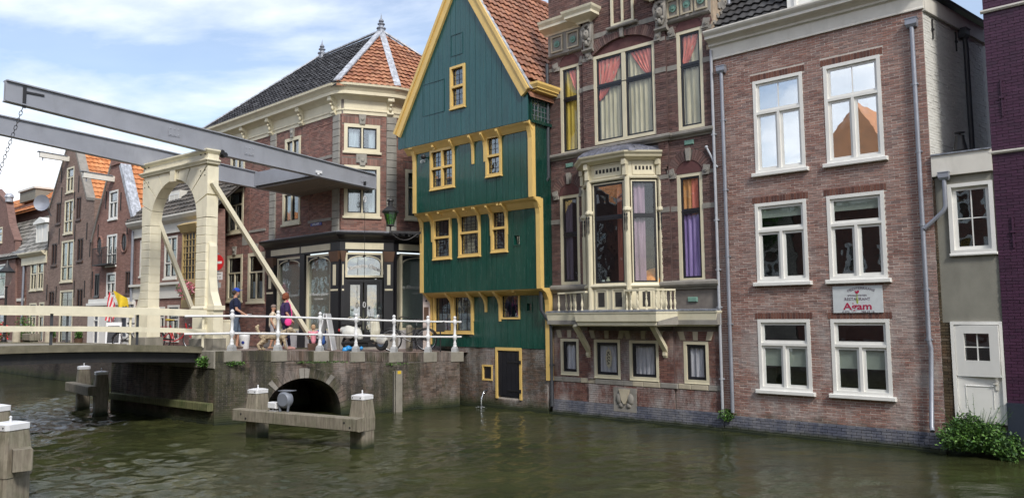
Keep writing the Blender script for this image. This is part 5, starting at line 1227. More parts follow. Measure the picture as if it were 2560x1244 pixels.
MT['oldwood'] = woodmat('mooring_timber', (.30, .27, .21), (.15, .125, .095), water=True, moss=.35); MT['mosswood'] = woodmat('mossy_timber', (.17, .17, .08), (.06, .07, .03), moss=.8)
z0_, z1_ = fLW.z(400, 1037-8), fLW.z(400, 1004)
MB().bev(.15, LA-.05, -.16, .0, .36, .56, .015).build('fender_timber', MT['mosswood'], AB)
# rear return of the abutment and the far canal wall in front of the gabled houses
def plainwall(name, label, p, q, ztop, mat, copm):
    f = fr2(p, q); L_ = (Vector(q)-Vector(p)).length; t = thing(name, label, 'wall', f); MB().box(0, L_, .0, .4, -1, ztop-.12).build('wall', mat, t); 
    n = max(2, int(L_/1.2))
    for k in range(n): MB().bev(L_*k/n+.006, L_*(k+1)/n-.006, -.03, .45, ztop-.12, ztop+.01, .015).build('coping_block', copm, t)
def brickface(name, c1, c2, mo, scale=1.0, dirt=.35, white=0, algaetop=.45, water=True, rough=.9, bw=.21, bh=.06, coords='Object'):
    m, t, b, o = newmat(name); tc_ = N(t, 'ShaderNodeTexCoord'); sp = N(t, 'ShaderNodeSeparateXYZ'); t.links.new(tc_.outputs[coords], sp.inputs[0]); cb_ = N(t, 'ShaderNodeCombineXYZ')
    t.links.new(mathn(t, 'ADD', sp.outputs['X'], sp.outputs['Y']), cb_.inputs[0]); t.links.new(sp.outputs['Z'], cb_.inputs[1])
    br = N(t, 'ShaderNodeTexBrick'); t.links.new(cb_.outputs[0], br.inputs['Vector']); br.inputs['Scale'].default_value = 1; br.inputs['Brick Width'].default_value = bw; br.inputs['Row Height'].default_value = bh; br.inputs['Mortar Size'].default_value = .006; br.inputs['Mortar Smooth'].default_value = .3
    br.inputs['Color1'].default_value = c4(c1); br.inputs['Color2'].default_value = c4(c2); br.inputs['Mortar'].default_value = c4(mo); br.inputs['Bias'].default_value = 0
    col = br.outputs[0]; col = mixn(t, .35, col, ramp(t, noise(t, posn(t), 7, 5), [(.25, .4), (.75, 1.0)]), 'MULTIPLY')
    col = mixn(t, maprange(t, noise(t, posn(t, (1, 1, .5)), .8, 8, .65), .45, .72, 0, dirt), col, (.055, .045, .04))
    if white: col = mixn(t, maprange(t, noise(t, posn(t), 1.1, 8, .68), .5, .68, 0, white), col, (.34, .31, .28))
    if water: col = algae(t, col, algaetop)
    t.links.new(col, b.inputs['Base Color']); b.inputs['Roughness'].default_value = rough
    bp = N(t, 'ShaderNodeBump'); bp.inputs['Strength'].default_value = .6; bp.inputs['Distance'].default_value = .01; bp.invert = True; t.links.new(br.outputs['Fac'], bp.inputs['Height']); t.links.new(bp.outputs[0], b.inputs['Normal']); return m
MT['f_dark'] = brickface('far_quay_brick', (.045, .035, .03), (.09, .07, .06), (.07, .065, .055), dirt=.6)
plainwall('canal_wall', 'dark brick canal wall running back beneath the gabled houses', FB[1], (-16.6, 31.85), 1.6, MT['f_dark'], MT['coping'])
plainwall('canal_wall', 'short return of the canal wall behind the bridge abutment', (-16.6, 31.85), (-15.2, 30.4), 1.6, MT['f_dark'], MT['coping'])
plainwall('canal_wall', 'shaded side wall of the bridge abutment facing the back canal', (-15.2, 30.4), QL, 1.6, MT['f_dark'], MT['coping'])
# steel depth board on the quay wall
u_ = fQ.u(996, 980, -.1); t = thing('depth_board', 'grey steel upright with a yellow top standing against the quay wall', 'post', fQ.shift(u_, -.1, 0))
zt_ = fQ.z(996, 925, -.1); MB().box(-.10, .10, -.06, .0, -.5, zt_).box(-.14, -.115, -.03, .1, -.5, zt_-.02).build('board', MT['coping'], t); MB().box(-.05, .06, -.064, -.058, zt_-.10, zt_-.01).build('yellow_mark', flat('yellow_mark', (.65, .45, .03)), t)
# ------------------------------------------------------------------ white railing
RL = thing('quay_railing', 'white iron quay railing with ball topped posts and two rails', 'railing', fQ.shift(0, .16, 1.6))
fRl = fQ.shift(0, .16)
zt = []; 
for p in PU:
    g_ = gq(p)+.01; MB().lathe([(.13, g_), (.12, g_+.10), (.085, g_+.16)], (p, 0, 0), 4).build('post_foot', MT['railgrey'], RL, fRl)
    MB().lathe([(.065, g_+.15), (.06, g_+.2), (.045, g_+.24), (.055, g_+.27), (.035, g_+.30), (.035, g_+.36), (.06, g_+.40), (.075, g_+.46), (.06, g_+.52), (.035, g_+.55), (.042, g_+.7), (.034, g_+.82), (.055, g_+.85), (.075, g_+.92), (.055, g_+.98), (.03, g_+1.0), (.05, g_+1.03), (.05, g_+1.06), (.028, g_+1.09), (.001, g_+1.10)], (p, 0, 0), 10).build('rail_post', MT['railwhite'], RL, fRl, smooth=60)
us = [-.75]+PU+[PU[-1]+.22]
for h_ in (.92, .46):
    MB().tube([(u_, 0, gq(max(0, u_))+.01+h_) for u_ in us], .030, 8).build('rail', MT['railwhite'], RL, fRl, smooth=50)
# ------------------------------------------------------------------ drawbridge
PY = .22; fP_ = fLW.shift(0, PY)
g_por = 1.93
pz = lambda X, Y: fP_.z(X, Y)
uN1 = fP_.u(515, 600); uN0 = fP_.u(490, 600); uF1 = fP_.u(378, 650); uF0 = fP_.u(352, 650); uF1 = uF0+(uN1-uN0)
D_ = .34
PT = thing('bridge_portal', 'cream painted rusticated timber portal with a round arch carrying the drawbridge beams', 'bridge portal', fP_)
ztp = pz(515, 373); zfr = pz(500, 412); zsp = pz(400, 560); zcr = pz(449, 446); uc = (uN0+uF1)/2; hw = (uN0-uF1)/2
zpl = pz(500, 845); zpd = pz(500, 775)
cr_ = MT['cream']
for (a, b) in ((uF0, uF1), (uN0, uN1)):
    n = 10; z_ = zpd+.12; zz = (zsp-z_)/n
    for k in range(n): MB().bev(a, b, 0, D_, z_+k*zz+.005, z_+(k+1)*zz-.005, .014).build('rusticated_block', cr_, PT)
    MB().box(a+.012, b-.012, .014, D_-.01, zpl, zsp).build('leg_core', cr_, PT)
    MB().box(a-.04, b+.04, -.03, D_+.03, zpl, zpd).build('pedestal', cr_, PT)
    MB().sweep([(0, zpd), (.05, zpd), (.07, zpd+.03), (.07, zpd+.06), (.03, zpd+.12), (0, zpd+.12)], [(a-.0, D_), (a, 0), (b, 0), (b, D_)]).build('pedestal_moulding', cr_, PT)
    MB().bev(a-.1, b+.1, -.10, D_+.1, g_por-.25, zpl, .02).build('stone_foot', MT['coping'], PT)
# arch head: voussoir wedges
nb = 9
def outr(t):   # where the wedge meets the square outline
    x, z = uc-hw*math.cos(t)*1.0, zsp+(zcr-zsp)*math.sin(t)
    dx, dz = -math.cos(t), math.sin(t)*1.0
    ts = []
    if dx < 0: ts.append((uF0-x)/dx)
    if dx > 0: ts.append((uN1-x)/dx)
    if dz > 1e-3: ts.append((zfr-z)/dz)
    s_ = min(ts); return (x+dx*s_, z+dz*s_)
for k in range(nb):
    t0, t1 = PI*(k+.0)/nb, PI*(k+1)/nb; e_ = .012
    P = [(uc-hw*math.cos(t), zsp+(zcr-zsp)*math.sin(t)) for t in [t0+e_*.6+(t1-t0-e_*1.2)*j/4 for j in range(5)]]
    o0, o1 = outr(t0+e_), outr(t1-e_); Q = [o1]
    for cx_, cz_ in ((uF0, zfr), (uN1, zfr)):
        if (o0[0]-cx_)*(o1[0]-cx_) <= 0 and abs(o0[1]-o1[1]) > .02 and abs(o0[0]-o1[0]) > .01 and min(abs(o0[0]-cx_), abs(o1[0]-cx_)) < .01: Q.append((cx_, cz_))
    Q.append(o0); MB().prism(P+Q, .0, D_).build('arch_block', cr_, PT)
m = MB(); kw = .11; m.prism([(uc-kw, zcr-.06), (uc+kw, zcr-.06), (uc+kw*1.3, zfr), (uc-kw*1.3, zfr)], -.05, D_-.02); m.build('keystone', cr_, PT)
MB().sweep([(0, zfr), (.05, zfr), (.06, zfr+.04), (.10, zfr+.08), (.10, zfr+.11), (.03, zfr+.14), (0, zfr+.14)], [(uF0, D_), (uF0, 0), (uN1, 0), (uN1, D_)]).build('architrave', cr_, PT)
MB().box(uF0+.0, uN1-.0, .0, D_, zfr-.02, ztp-.10).build('frieze', cr_, PT)
MB().sweep([(0, ztp-.12), (.03, ztp-.10), (.08, ztp-.04), (.08, ztp), (0, ztp+.02)], [(uF0, D_), (uF0, 0), (uN1, 0), (uN1, D_)]).build('portal_cap', cr_, PT); MB().box(uF0+.02, uN1-.02, .02, D_+.02, ztp-.1, ztp+.015).build('portal_top', cr_, PT)
m = MB()
for u0_, s in ((uN1, -1), (uF0, 1)):
    for z0_, z1_ in ((zfr+.27, zfr+.42), (zfr-.18, zfr-.32)):
        for z_ in (z0_, z1_):
            for d_ in (.12, .34): m.tube([(u0_+s*d_, -.03 if z_ > zfr else -.015, z_), (u0_+s*d_, .01, z_)], .016, 8)
m.build('bolt', MT['iron'], PT)
# flared buttress on the outer flank of each leg
def flank(ue, s, D0=.1):
    P = [(ue, zpd+.12), (ue+s*.36, zpd+.12), (ue+s*.30, zpd+.22), (ue+s*.16, zpd+.5), (ue+s*.09, zpd+.9), (ue+s*.08, zpd+1.75), (ue+s*.04, zpd+1.85), (ue, zpd+1.85)]
    MB().prism(P, .07, D_-.04).build('flared_buttress', cr_, PT)
    MB().box(ue, ue+s*.36, .05, D_, zpl, zpd).build('buttress_pedestal', cr_, PT)
    MB().box(ue, ue+s*.42, .03, D_+.02, zpd+.001, zpd+.119).build('buttress_moulding', cr_, PT); MB().box(ue+s*.1, ue+s*.45, -.0, D_+.05, g_por-.25, zpl).build('stone_foot', MT['coping'], PT)
flank(uN1, 1); flank(uF0, -1)
# balance beams with the counterweight between them
def ysolve(u, z, X):
    lo, hi = -14.0, 9.0
    for _ in range(50):
        mid = (lo+hi)/2
        if proj(fP_.W(u, mid, z))[0] < X: lo = mid
        else: hi = mid
    return mid
ub_ = uN1-.12; uf_ = uF0+.10
yR = ysolve(ub_, 6.9, 935); yL = ysolve(ub_, 7.6, 10)
def bz(X, Y, y): # z of pixel on plane y=const of the portal frame
    return fP_.px(X, Y, y)[1]
zRt, zRb = bz(935, 438, yR), bz(930, 472, yR); zLt, zLb = bz(10, 205, yL), bz(20, 246, yL); y0_ = ysolve(ub_, 7.2, 550); zMt, zMb = bz(550, 337, y0_), bz(550, 386, y0_)
BM = thing('balance_beams', 'grey steel balance beams of the drawbridge with a boxed counterweight between them', 'bridge beams', fP_.shift(0, 0, zMb))
gg = MT['greygreen']
def bbeam(u):
    m = MB(); P = [(yL, zLb), (y0_, zMb), (yR, zRb), (yR, zRt), (y0_, zMt), (yL, zLt)]
    for w_, g1, g2 in ((.11, 0, 0),):
        n = len(P); vs = [(u-.055, a, b) for a, b in P]+[(u+.055, a, b) for a, b in P]
        m.add(vs, [tuple(range(n)), tuple(range(2*n-1, n-1, -1))]+[(i, (i+1) % n, (i+1) % n+n, i+n) for i in range(n)])
    return m
def flange(u, which):
    m = MB(); P = [(yL, zLb if which == 'lower' else zLt), (y0_, zMb if which == 'lower' else zMt), (yR, zRb if which == 'lower' else zRt)]; s = -.03 if which == 'lower' else 0
    for (a, b), (c, d) in zip(P, P[1:]):
        vs = [(u-.11, a, b+s), (u+.11, a, b+s), (u+.11, c, d+s), (u-.11, c, d+s), (u-.11, a, b+s+.03), (u+.11, a, b+s+.03), (u+.11, c, d+s+.03), (u-.11, c, d+s+.03)]
        m.add(vs, [(3, 2, 1, 0), (4, 5, 6, 7), (0, 1, 5, 4), (1, 2, 6, 5), (2, 3, 7, 6), (3, 0, 4, 7)])
    return m
for u in (ub_, uf_):
    o_ = bbeam(u).build('beam', gg, BM, fP_); flange(u, 'upper').build('flange', gg, o_, fP_); flange(u, 'lower').build('flange', gg, o_, fP_)
yc = ysolve(uf_, 6.7, 632)
lz = lambda y: zMb+(zRb-zMb)*(y-y0_)/(yR-y0_)
tz = lambda y: zMt+(zRt-zMt)*(y-y0_)/(yR-y0_)
MB().box(uf_+.055, ub_-.055, yc, yc+.1, lz(yc)+.02, tz(yc)-.02).build('cross_beam', gg, BM, fP_)
MB().box(uf_-.055, ub_+.055, yR, yR+.06, lz(yR)-.03, tz(yR)+.03).build('end_plate', gg, BM, fP_)
MT['ballastwood'] = woodmat('counterweight_boards', (.26, .22, .17), (.14, .12, .10)); n = 9
for k in range(n):
    a = yc+.1+(yR-yc-.1)*k/n; b = yc+.1+(yR-yc-.1)*(k+1)/n-.008
    MB().add([(uf_+.06, a, lz(a)-.02), (ub_-.06, a, lz(a)-.02), (ub_-.06, b, lz(b)-.02), (uf_+.06, b, lz(b)-.02), (uf_+.06, a, lz(a)+.03), (ub_-.06, a, lz(a)+.03), (ub_-.06, b, lz(b)+.03), (uf_+.06, b, lz(b)+.03)], [(3, 2, 1, 0), (4, 5, 6, 7), (0, 1, 5, 4), (1, 2, 6, 5), (2, 3, 7, 6), (3, 0, 4, 7)]).build('soffit_board', MT['ballastwood'], BM, fP_)
m = MB().box(uf_+.06, ub_-.06, yc+.1, yR, lz(yR)+.08, lz(yc)+.2); m.build('counterweight', gg, BM, fP_)
yb_ = ysolve(ub_, 6.8, 793); MB().box(ub_+.055, ub_+.09, yb_-.12, yb_+.12, lz(yb_)+.08, lz(yb_)+.16).tube([(ub_+.08, yb_-.05, lz(yb_)+.05), (ub_+.14, yb_-.03, lz(yb_)+.02)], .03, 8).build('greasing_bracket', MT['railwhite'], BM, fP_)
MB().tube([(ub_-.0, y0_+.05, zMb-.03), (ub_+.2, y0_+.05, zMb-.03)], .07, 12).build('pivot', MT['iron'], BM, fP_)
MB().tube([(ub_+.06, y0_-.02, zMb+.04), (ub_+.16, y0_-.02, zMb+.04)], .07, 12).build('pivot', MT['iron'], BM, fP_)
MB().box(ub_+.055, ub_+.075, yL+.35, yL+.42, zLb-.12, zLt-.05).box(ub_+.055, ub_+.075, yL+.42, yL+.8, (zLb+zLt)/2+.02, (zLb+zLt)/2+.07).build('chain_strap', MT['iron'], BM, fP_)
for u in (ub_,):   # bolted splice plates and rivets on the near beam
    for y in (y0_-1.4, y0_+.9, yR-.5):
        zc_ = (lz(y)+tz(y))/2 if y > y0_ else (zMb+zMt)/2+(zLb-zMb)*(y-y0_)/(yL-y0_); MB().box(u+.055, u+.066, y-.16, y+.16, zc_-.13, zc_+.13).build('splice_plate', gg, BM, fP_); m = MB()
        for dy in (-.11, 0, .11):
            for dz in (-.08, .08): m.tube([(u+.06, y+dy, zc_+dz), (u+.082, y+dy, zc_+dz)], .017, 6)
        m.build('rivets', MT['greypipe'], BM, fP_)['kind'] = 'stuff'
# pulley cord with ring
yP = ysolve(ub_, 6.5, 908); t = thing('pull_cord', 'thin cord with a ring hanging from the end of the balance beam', 'cord', fP_.shift(ub_+.08, yP, 2.9))
MB().tube([(0, 0, .1), (0, 0, lz(yP)-2.9+.1)], .008, 5).build('cord', MT['iron'], t); z_ = bz(908, 498, yP)-2.9
MB().tube([(0, .05*math.cos(a), z_+.10*math.sin(a)) for a in [2*PI*k/14 for k in range(14)]], .013, 6, close=True).build('ring', MT['railwhite'], t)
z_ = .25; MB().tube([(0, .05*math.cos(a), z_+.09*math.sin(a)) for a in [2*PI*k/14 for k in range(14)]], .012, 6, close=True).build('ring', MT['railwhite'], t)
MB().box(-.02, .0, -.05, .05, lz(yP)-2.9+.02, lz(yP)-2.9+.16).build('cord_block', MT['iron'], t)
# chain from the beam end to the moving deck
c0 = fP_.W(ub_, yL+.38, zLb-.1); c1 = fP_.W(ub_-.02, yL-1.0, 2.4)
CH = thing('lifting_chain', 'black lifting chain hanging from the tip of the nearer balance beam', 'chain', loc=c1)
m = MB(); 
for k in range(2): pass
lk = []; r_, l_ = .028, .045
for j in range(16):
    a = 2*PI*j/16; lk.append((r_*math.cos(a), 0, (l_ if math.sin(a) > 0 else -l_)*.6+r_*math.sin(a)))
me = MB().tube(lk, .0075, 6, close=True).mesh('chain_link', True); me.materials.append(MT['iron']); d = c1-c0; n = int(d.length/.092); q = d.to_track_quat('Z', 'Y').to_matrix().to_4x4()
for k in range(n):
    o = bpy.data.objects.new('chain_link', me); COL.objects.link(o); o.parent = CH
    p = c0+d*((k+.5)/n)-c1; o.matrix_basis = Matrix.Translation(p) @ q @ Matrix.Rotation(PI/2*(k % 2)+.3, 4, 'Z')
# struts behind the portal
ys1 = ysolve(uN1+.1, 1.9, 795); zz1 = bz(548, 458, D_); g1_ = gz_(*fP_.W(uN1, ys1).xy)
s1 = thing('bridge_strut', 'long cream strut propping the near side of the bridge portal from the street', 'strut', fP_.shift(uN1+.1, ys1, g1_)); MB().bar((0, 0, 0), (0, -ys1+.1, zz1-g1_), .12, .13, up=(1, 0, 0)).build('strut_beam', cr_, s1); MB().bev(-.14, .14, -.2, .25, -.02, .22, .03).build('strut_foot', MT['railgrey'], s1)
uf2 = uF1-.05; zz2 = bz(402, 520, D_); g2_ = gz_(*fP_.W(uf2, 2.3).xy)
s2 = thing('bridge_strut', 'cream strut seen through the portal arch, propping its far side', 'strut', fP_.shift(uf2, 2.0, g2_)); MB().bar((0, 0, 0), (0, -2.0+.1, zz2-g2_), .11, .12, up=(1, 0, 0)).build('strut_beam', cr_, s2); MB().bev(-.14, .14, -.2, .25, -.02, .22, .03).build('strut_foot', MT['railgrey'], s2)
# deck, hump backed towards the left
y_a = -PY-.0; u0d, u1d = uF0-.35, uN1+.32
zdk = lambda y: 1.97+.30*(1-((y+5.5)/5.5)**2) if y > -11 else 1.97
zq_ = bz(3, 868, ysolve(u1d, 2.2, 3)); s_ = ysolve(u1d, 2.2, 3)
cdk = (zq_-1.97)/(1-((s_+5.5)/5.5)**2) if abs(1-((s_+5.5)/5.5)**2) > .05 else .3
zdk = lambda y: 1.97+cdk*max(0, (1-((y+5.5)/5.5)**2))
DK = thing('bridge_deck', 'gently arched bridge deck with a mossy edge and dark steel beneath', 'bridge deck', fP_.shift(0, -3, 2))
MT['deck'] = paint('deck_surface', (.27, .25, .21), .9, .15, 4, .5, (.1, .09, .06)); MT['deckedge'] = paint('mossy_deck_edge', (.17, .155, .11), .9, .25, 5, .75, (.045, .055, .02), bmp=.5); MT['steeldark'] = paint('dark_bridge_steel', (.022, .022, .024), .6, .2, 4, .3)
def arcslab(u0, u1, zt0, zb0, name, mat, y0=-11, y1=y_a, n=22):
    m = MB()
    for k in range(n):
        a, b = y0+(y1-y0)*k/n, y0+(y1-y0)*(k+1)/n
        m.add([(u0, a, zdk(a)+zb0), (u1, a, zdk(a)+zb0), (u1, b, zdk(b)+zb0), (u0, b, zdk(b)+zb0), (u0, a, zdk(a)+zt0), (u1, a, zdk(a)+zt0), (u1, b, zdk(b)+zt0), (u0, b, zdk(b)+zt0)], [(3, 2, 1, 0), (4, 5, 6, 7), (1, 2, 6, 5), (3, 0, 4, 7)]+([(0, 1, 5, 4)] if k == 0 else [])+([(2, 3, 7, 6)] if k == n-1 else []))
    return m.build(name, mat, DK, fP_)
arcslab(u0d+.1, u1d-.1, .0, -.10, 'deck_plate', MT['deck']); arcslab(u1d-.1, u1d, .03, -.14, 'deck_edge', MT['deckedge']); arcslab(u0d, u0d+.1, .03, -.14, 'deck_edge', MT['deckedge'])
for u in (u0d+.12, uc-.6, uc+.6, u1d-.22): arcslab(u-.05, u+.05, -.10, -.40, 'deck_girder', MT['steeldark'])
# cream rails of the bridge
for u, lab in ((u1d-.12, 'near cream painted bridge railing of two broad horizontal boards'), (u0d+.12, 'far cream painted bridge railing beyond the deck')):
    rt = thing('bridge_railing', lab, 'railing', fP_.shift(u, -3, 2)); yA, yB = -10.5, -.06
    ya_, yb2 = ysolve(u1d-.12, 2.8, 5), ysolve(u1d-.12, 2.8, 487)
    for Y0, Y1, Ya, Yb in ((762, 784, 776, 791), (815, 830, 822, 836)):
        zA = (bz(5, Y0, ya_)+bz(5, Y1, ya_))/2; zB = (bz(487, Ya, yb2)+bz(487, Yb, yb2))/2; hA = (bz(5, Y0, ya_)-bz(5, Y1, ya_)); zL = lambda y: zB+(zA-zB)*(1-((y+5.5)/5.5)**2)/(1-((ya_+5.5)/5.5)**2); n = 16; m = MB()
        for k in range(n):
            a, b = yA+(yB-yA)*k/n, yA+(yB-yA)*(k+1)/n; h_ = hA*.46
            m.add([(u-.035, a, zL(a)-h_), (u+.035, a, zL(a)-h_), (u+.035, b, zL(b)-h_), (u-.035, b, zL(b)-h_), (u-.035, a, zL(a)+h_), (u+.035, a, zL(a)+h_), (u+.035, b, zL(b)+h_), (u-.035, b, zL(b)+h_)], [(3, 2, 1, 0), (4, 5, 6, 7), (0, 1, 5, 4), (1, 2, 6, 5), (2, 3, 7, 6), (3, 0, 4, 7)])
        m.build('rail_board', cr_, rt, fP_)
    for y in (-.12, -1.9, -3.9, -6.5, -9.0): MB().box(u-.06, u-.036, y-.03, y+.03, zdk(y), zL(y)+.5).build('rail_stanchion', MT['darkpipe' if y < -.2 else 'cream'], rt, fP_)
# ------------------------------------------------------------------ mooring posts in the water
def bollard_post(p, top, w, idx, lab, group, rz, h_cap=.1, taper=.8, cut=.0):
    t = thing('mooring_post', lab, 'mooring post', loc=(p[0], p[1], 0), rz=rz, group=group)
    zc_ = top-h_cap; zm = zc_-.42
    def sq(w_, ch=.03): a = w_/2; return [(-a+ch, -a), (a-ch, -a), (a, -a+ch), (a, a-ch), (a-ch, a), (-a+ch, a), (-a, a-ch), (-a, -a+ch)]
    vs = []; lv_ = [(-1, w*.9), (zm-.25, w*.92), (zm-.249, w*.98), (zm, w), (zc_, w*taper)]
    for z_, w_ in lv_: vs += [(x, y, z_) for x, y in sq(w_)]
    fs = [(i*8+k, i*8+(k+1) % 8, (i+1)*8+(k+1) % 8, (i+1)*8+k) for i in range(4) for k in range(8)]+[tuple(range(32, 40))]
    MB().add(vs, fs).build('post', MT['oldwood'], t)
    w2 = w*taper+.03; vs = [(x, y, z_) for z_, w_ in ((zc_-.02, w2), (zc_+.06, w2), (zc_+.085, w2*.55)) for x, y in sq(w_, .04)]
    c = MB().add(vs, [(i*8+k, i*8+(k+1) % 8, (i+1)*8+(k+1) % 8, (i+1)*8+k) for i in range(2) for k in range(8)]+[tuple(range(16, 24)), tuple(range(7, -1, -1))]).build('cap', MT['railwhite'], t)
    MB().lathe([(.02, zc_+.08), (.014, zc_+.13), (.022, zc_+.15), (.001, zc_+.17)], (0, 0, 0), 8).build('cap_knob', MT['railwhite'], t)
    m = MB()
    for s in (-.3, .3): m.tube([(s*w2, -w2/2-.008, zc_+.02), (s*w2, -w2/2, zc_+.02)], .012, 6)
    m.build('bolt', MT['iron'], t)
    return t
G_ = 'timber mooring posts in the canal'
pa, pb = at_z(643, 1090, 0), at_z(905, 1118, 0); rzb = math.atan2(pb.y-pa.y, pb.x-pa.x)
def topz(p, X, Y): return at_depth(X, Y, p.y).z
bollard_post(pa, topz(pa, 645, 968), .42, 0, 'timber mooring post at the left end of the central fender beam, white capped', G_, rzb)
bollard_post(pb, topz(pb, 910, 982), .42, 1, 'timber mooring post at the right end of the central fender beam, white capped', G_, rzb)
d = (pb-pa).normalized(); nn = Vector((d.y, -d.x, 0)); zb = at_depth(900, 1060, pb.y-.3).z
t = thing('fender_beam', 'long weathered timber fender beam bolted across the two central mooring posts', 'timber beam', loc=(pa+pb)/2+Vector((0, 0, zb-.13)), rz=rzb)
Lh = (pb-pa).length/2; MB().bev(-Lh-.35, Lh+.28, -.44, -.19, .0, .27, .015).build('timber', MT['oldwood'], t); m = MB()
for x in (-Lh-.05, -Lh+.12, Lh-.1, Lh+.06): m.tube([(x, -.45, .17 if x in (-Lh-.05, Lh-.1) else .08), (x, -.43, .17 if x in (-Lh-.05, Lh-.1) else .08)], .022, 8)
m.build('bolt', MT['iron'], t)
# floodlight on the beam
pf = (pa+pb)/2+nn*.3+d*(-.42); pf.z = zb+.14; MT['lampgrey'] = paint('floodlight_grey', (.20, .22, .26), .5, .08, 5, .15, metal=.2)
t = thing('floodlight', 'grey drum floodlight on the fender beam, seen from behind', 'floodlight', loc=pf, rz=rzb+.15)
m = MB(); m.lathe([(.05, -.06), (.14, -.06), (.19, .0), (.19, .08), (.16, .11)], (0, 0, 0), 18)
m.v = [(v[0], v[2]*1.0, v[1]+.27) for v in m.v]; m.build('housing', MT['lampgrey'], t, smooth=40)
MB().box(-.16, .18, -.02, .2, .455, .468).build('visor', MT['lampgrey'], t); MB().bar((-.15, 0, .25), (-.1, 0, 0), .03, .04).bar((.15, 0, .25), (.1, 0, 0), .03, .04).build('bracket', MT['lampgrey'], t)
t = thing('control_box', 'small pale box lamp beside the floodlight on the fender beam', 'lamp', loc=pf-d*.34, rz=rzb); MB().bev(-.13, .13, -.06, .1, .06, .2, .015).build('box', MT['railwhite'], t); MB().box(-.08, .12, -.05, .05, -.01, .02).box(-.02, .02, -.02, .02, 0, .08).build('foot', MT['railgrey'], t)
# far pair by the abutment, near pair at the left edge
pc, pd = at_depth(207, 1000, 24.2), at_depth(251, 1010, 22.9); 
for p, X, Y, l in ((pc, 209, 912, 'small mooring post furthest back by the abutment, white capped'), (pd, 253, 925, 'small mooring post in front of the abutment corner, white capped')): bollard_post(p, topz(p, X, Y), .38, 0, l, G_, -.9)
d2_ = (pd-pc); d2_.z = 0; rz2 = math.atan2(d2_.y, d2_.x); mid = (pc+pd)/2; z_ = at_depth(222, 968, 23.5).z
t = thing('fender_beam', 'short mossy timber beam across the two small posts by the abutment', 'timber beam', loc=(mid.x, mid.y, z_-.15), rz=rz2); MB().bev(-d2_.length/2-.35, d2_.length/2+.3, -.42, -.18, 0, .27, .015).build('timber', MT['oldwood'], t)
pe = at_z(18, 1285, 0); pe = at_depth(18, 1244, 11.2); bollard_post((pe.x, pe.y), at_depth(22, 1050, pe.y).z, .44, 0, 'large weathered mooring post in the near left corner with a white cap', G_, -.35)
pg = at_depth(-22, 1200, 13.0); bollard_post((pg.x, pg.y), at_depth(-10, 1008, pg.y).z, .42, 0, 'mooring post cut off by the left picture edge, behind the large near one', G_, -.35)
t = thing('fender_beam', 'end of a timber fender beam beside the large near mooring post', 'timber beam', loc=(lambda q: (q.x, q.y, q.z-.16))(at_depth(58, 1148, 10.95)), rz=math.atan2(pg.y-pe.y, pg.x-pe.x)); MB().bev(0, 3.0, -.12, .12, 0, .3, .015).build('timber', MT['oldwood'], t)
# ------------------------------------------------------------------ corner house with the glazier's shop
EL = math.atan2(-1, 1.08); KX, KY = -5.8, 26.0
eL = Vector((math.cos(EL), math.sin(EL)))
fW = Fr(KX-eL.x*9.6, KY-eL.y*9.6, EL); aC = math.atan2(1, 2.7); fC = Fr(KX, KY, aC)
LC = 1.78; K2 = fC.W(LC); aR = math.atan2(1, 1.14); fR = Fr(K2.x, K2.y, aR); LR = 5.0; LW = 9.6; K3 = fR.W(LR)
CH = thing('corner_house', 'brick corner house with rounded cream cornice, stone quoins and black glazier shopfront', 'house', fW)
MT['b_corner'] = brickmat('brick_warm_red', [(.19, .095, .078), (.27, .14, .115), (.34, .185, .15), (.25, .155, .13), (.17, .095, .085)], dirt=.3, water=False)
gS = 1.66
zbt = (fW.z(838, 290)+fC.z(905, 286))/2      # brick top / frieze bottom
zco = (fW.z(845, 247)+fC.z(905, 240))/2; zct = fC.z(905, 212, -.3)
Wr = dict(a=fW.rect(713, 752, 343, 412), b=fW.rect(577, 612, 385, 452), c=fW.rect(707, 751, 462, 557), d=fW.rect(571, 609, 470, 578), e=fW.rect(568, 606, 637, 752), f=fW.rect(620, 662, 631, 754))
zup0, zup1 = fC.z(905, 380), fC.z(905, 311); zlo0, zlo1 = fC.z(905, 541), fC.z(905, 414)
for k, (z0, z1) in dict(a=(zup0, zup1), b=(zup0, zup1), c=(zlo0, zlo1), d=(zlo0, zlo1)).items(): Wr[k] = Wr[k][:2]+(z0, z1)
Wc = [(fC.u(860, 345), fC.u(950, 345), zup0, zup1), (fC.u(860, 475), fC.u(950, 475), zlo0, zlo1)]
zsh = fC.z(905, 583)            # top of the shop cornice
uS = fW.u(672, 700)
shopW = (uS, LW, gS, zsh-.1)
XR = (fR.u(1013, 480), fR.u(1013, 480)+1.0, zlo0, zlo1)
holewall(MB(), 0, LW, 1.2, zco, list(Wr.values())+[(uS+.1, LW-.05, gS+.5, zsh-.25)], .012, .3).build('wall', MT['mortardark'], CH, fW)
holewall(MB(), 0, LC, zsh-.2, zco, Wc, .012, .3).build('wall', MT['mortardark'], CH, fC)
holewall(MB(), 0, LR, zsh-.2, zco, [XR], .012, .3).build('wall', MT['mortardark'], CH, fR)
def lint_(rs, th=.26): return [(r[0]-.08, r[1]+.08, r[3], r[3]+th) for r in rs]
quo = [(fW.u(833, 430), fW.u(849.5, 430)), (fW.u(677, 430), fW.u(691, 430)), (fW.u(540, 430)-.2, fW.u(540, 430)+.1)]
bricks(CH, fW, (0, LW), zsh-.1, zbt, [Wr[k] for k in 'abcd']+lint_([Wr[k] for k in 'abcd'])+[(a, b, 0, 20) for a, b in quo], MT['b_corner'], y=0, single=150, L=.21, H=.062, seed=61)
bricks(CH, fW, (0, uS), gS, zsh-.1, [Wr['e'], Wr['f']]+lint_([Wr['e'], Wr['f']]), MT['b_corner'], y=0, single=80, L=.21, H=.062, seed=62)
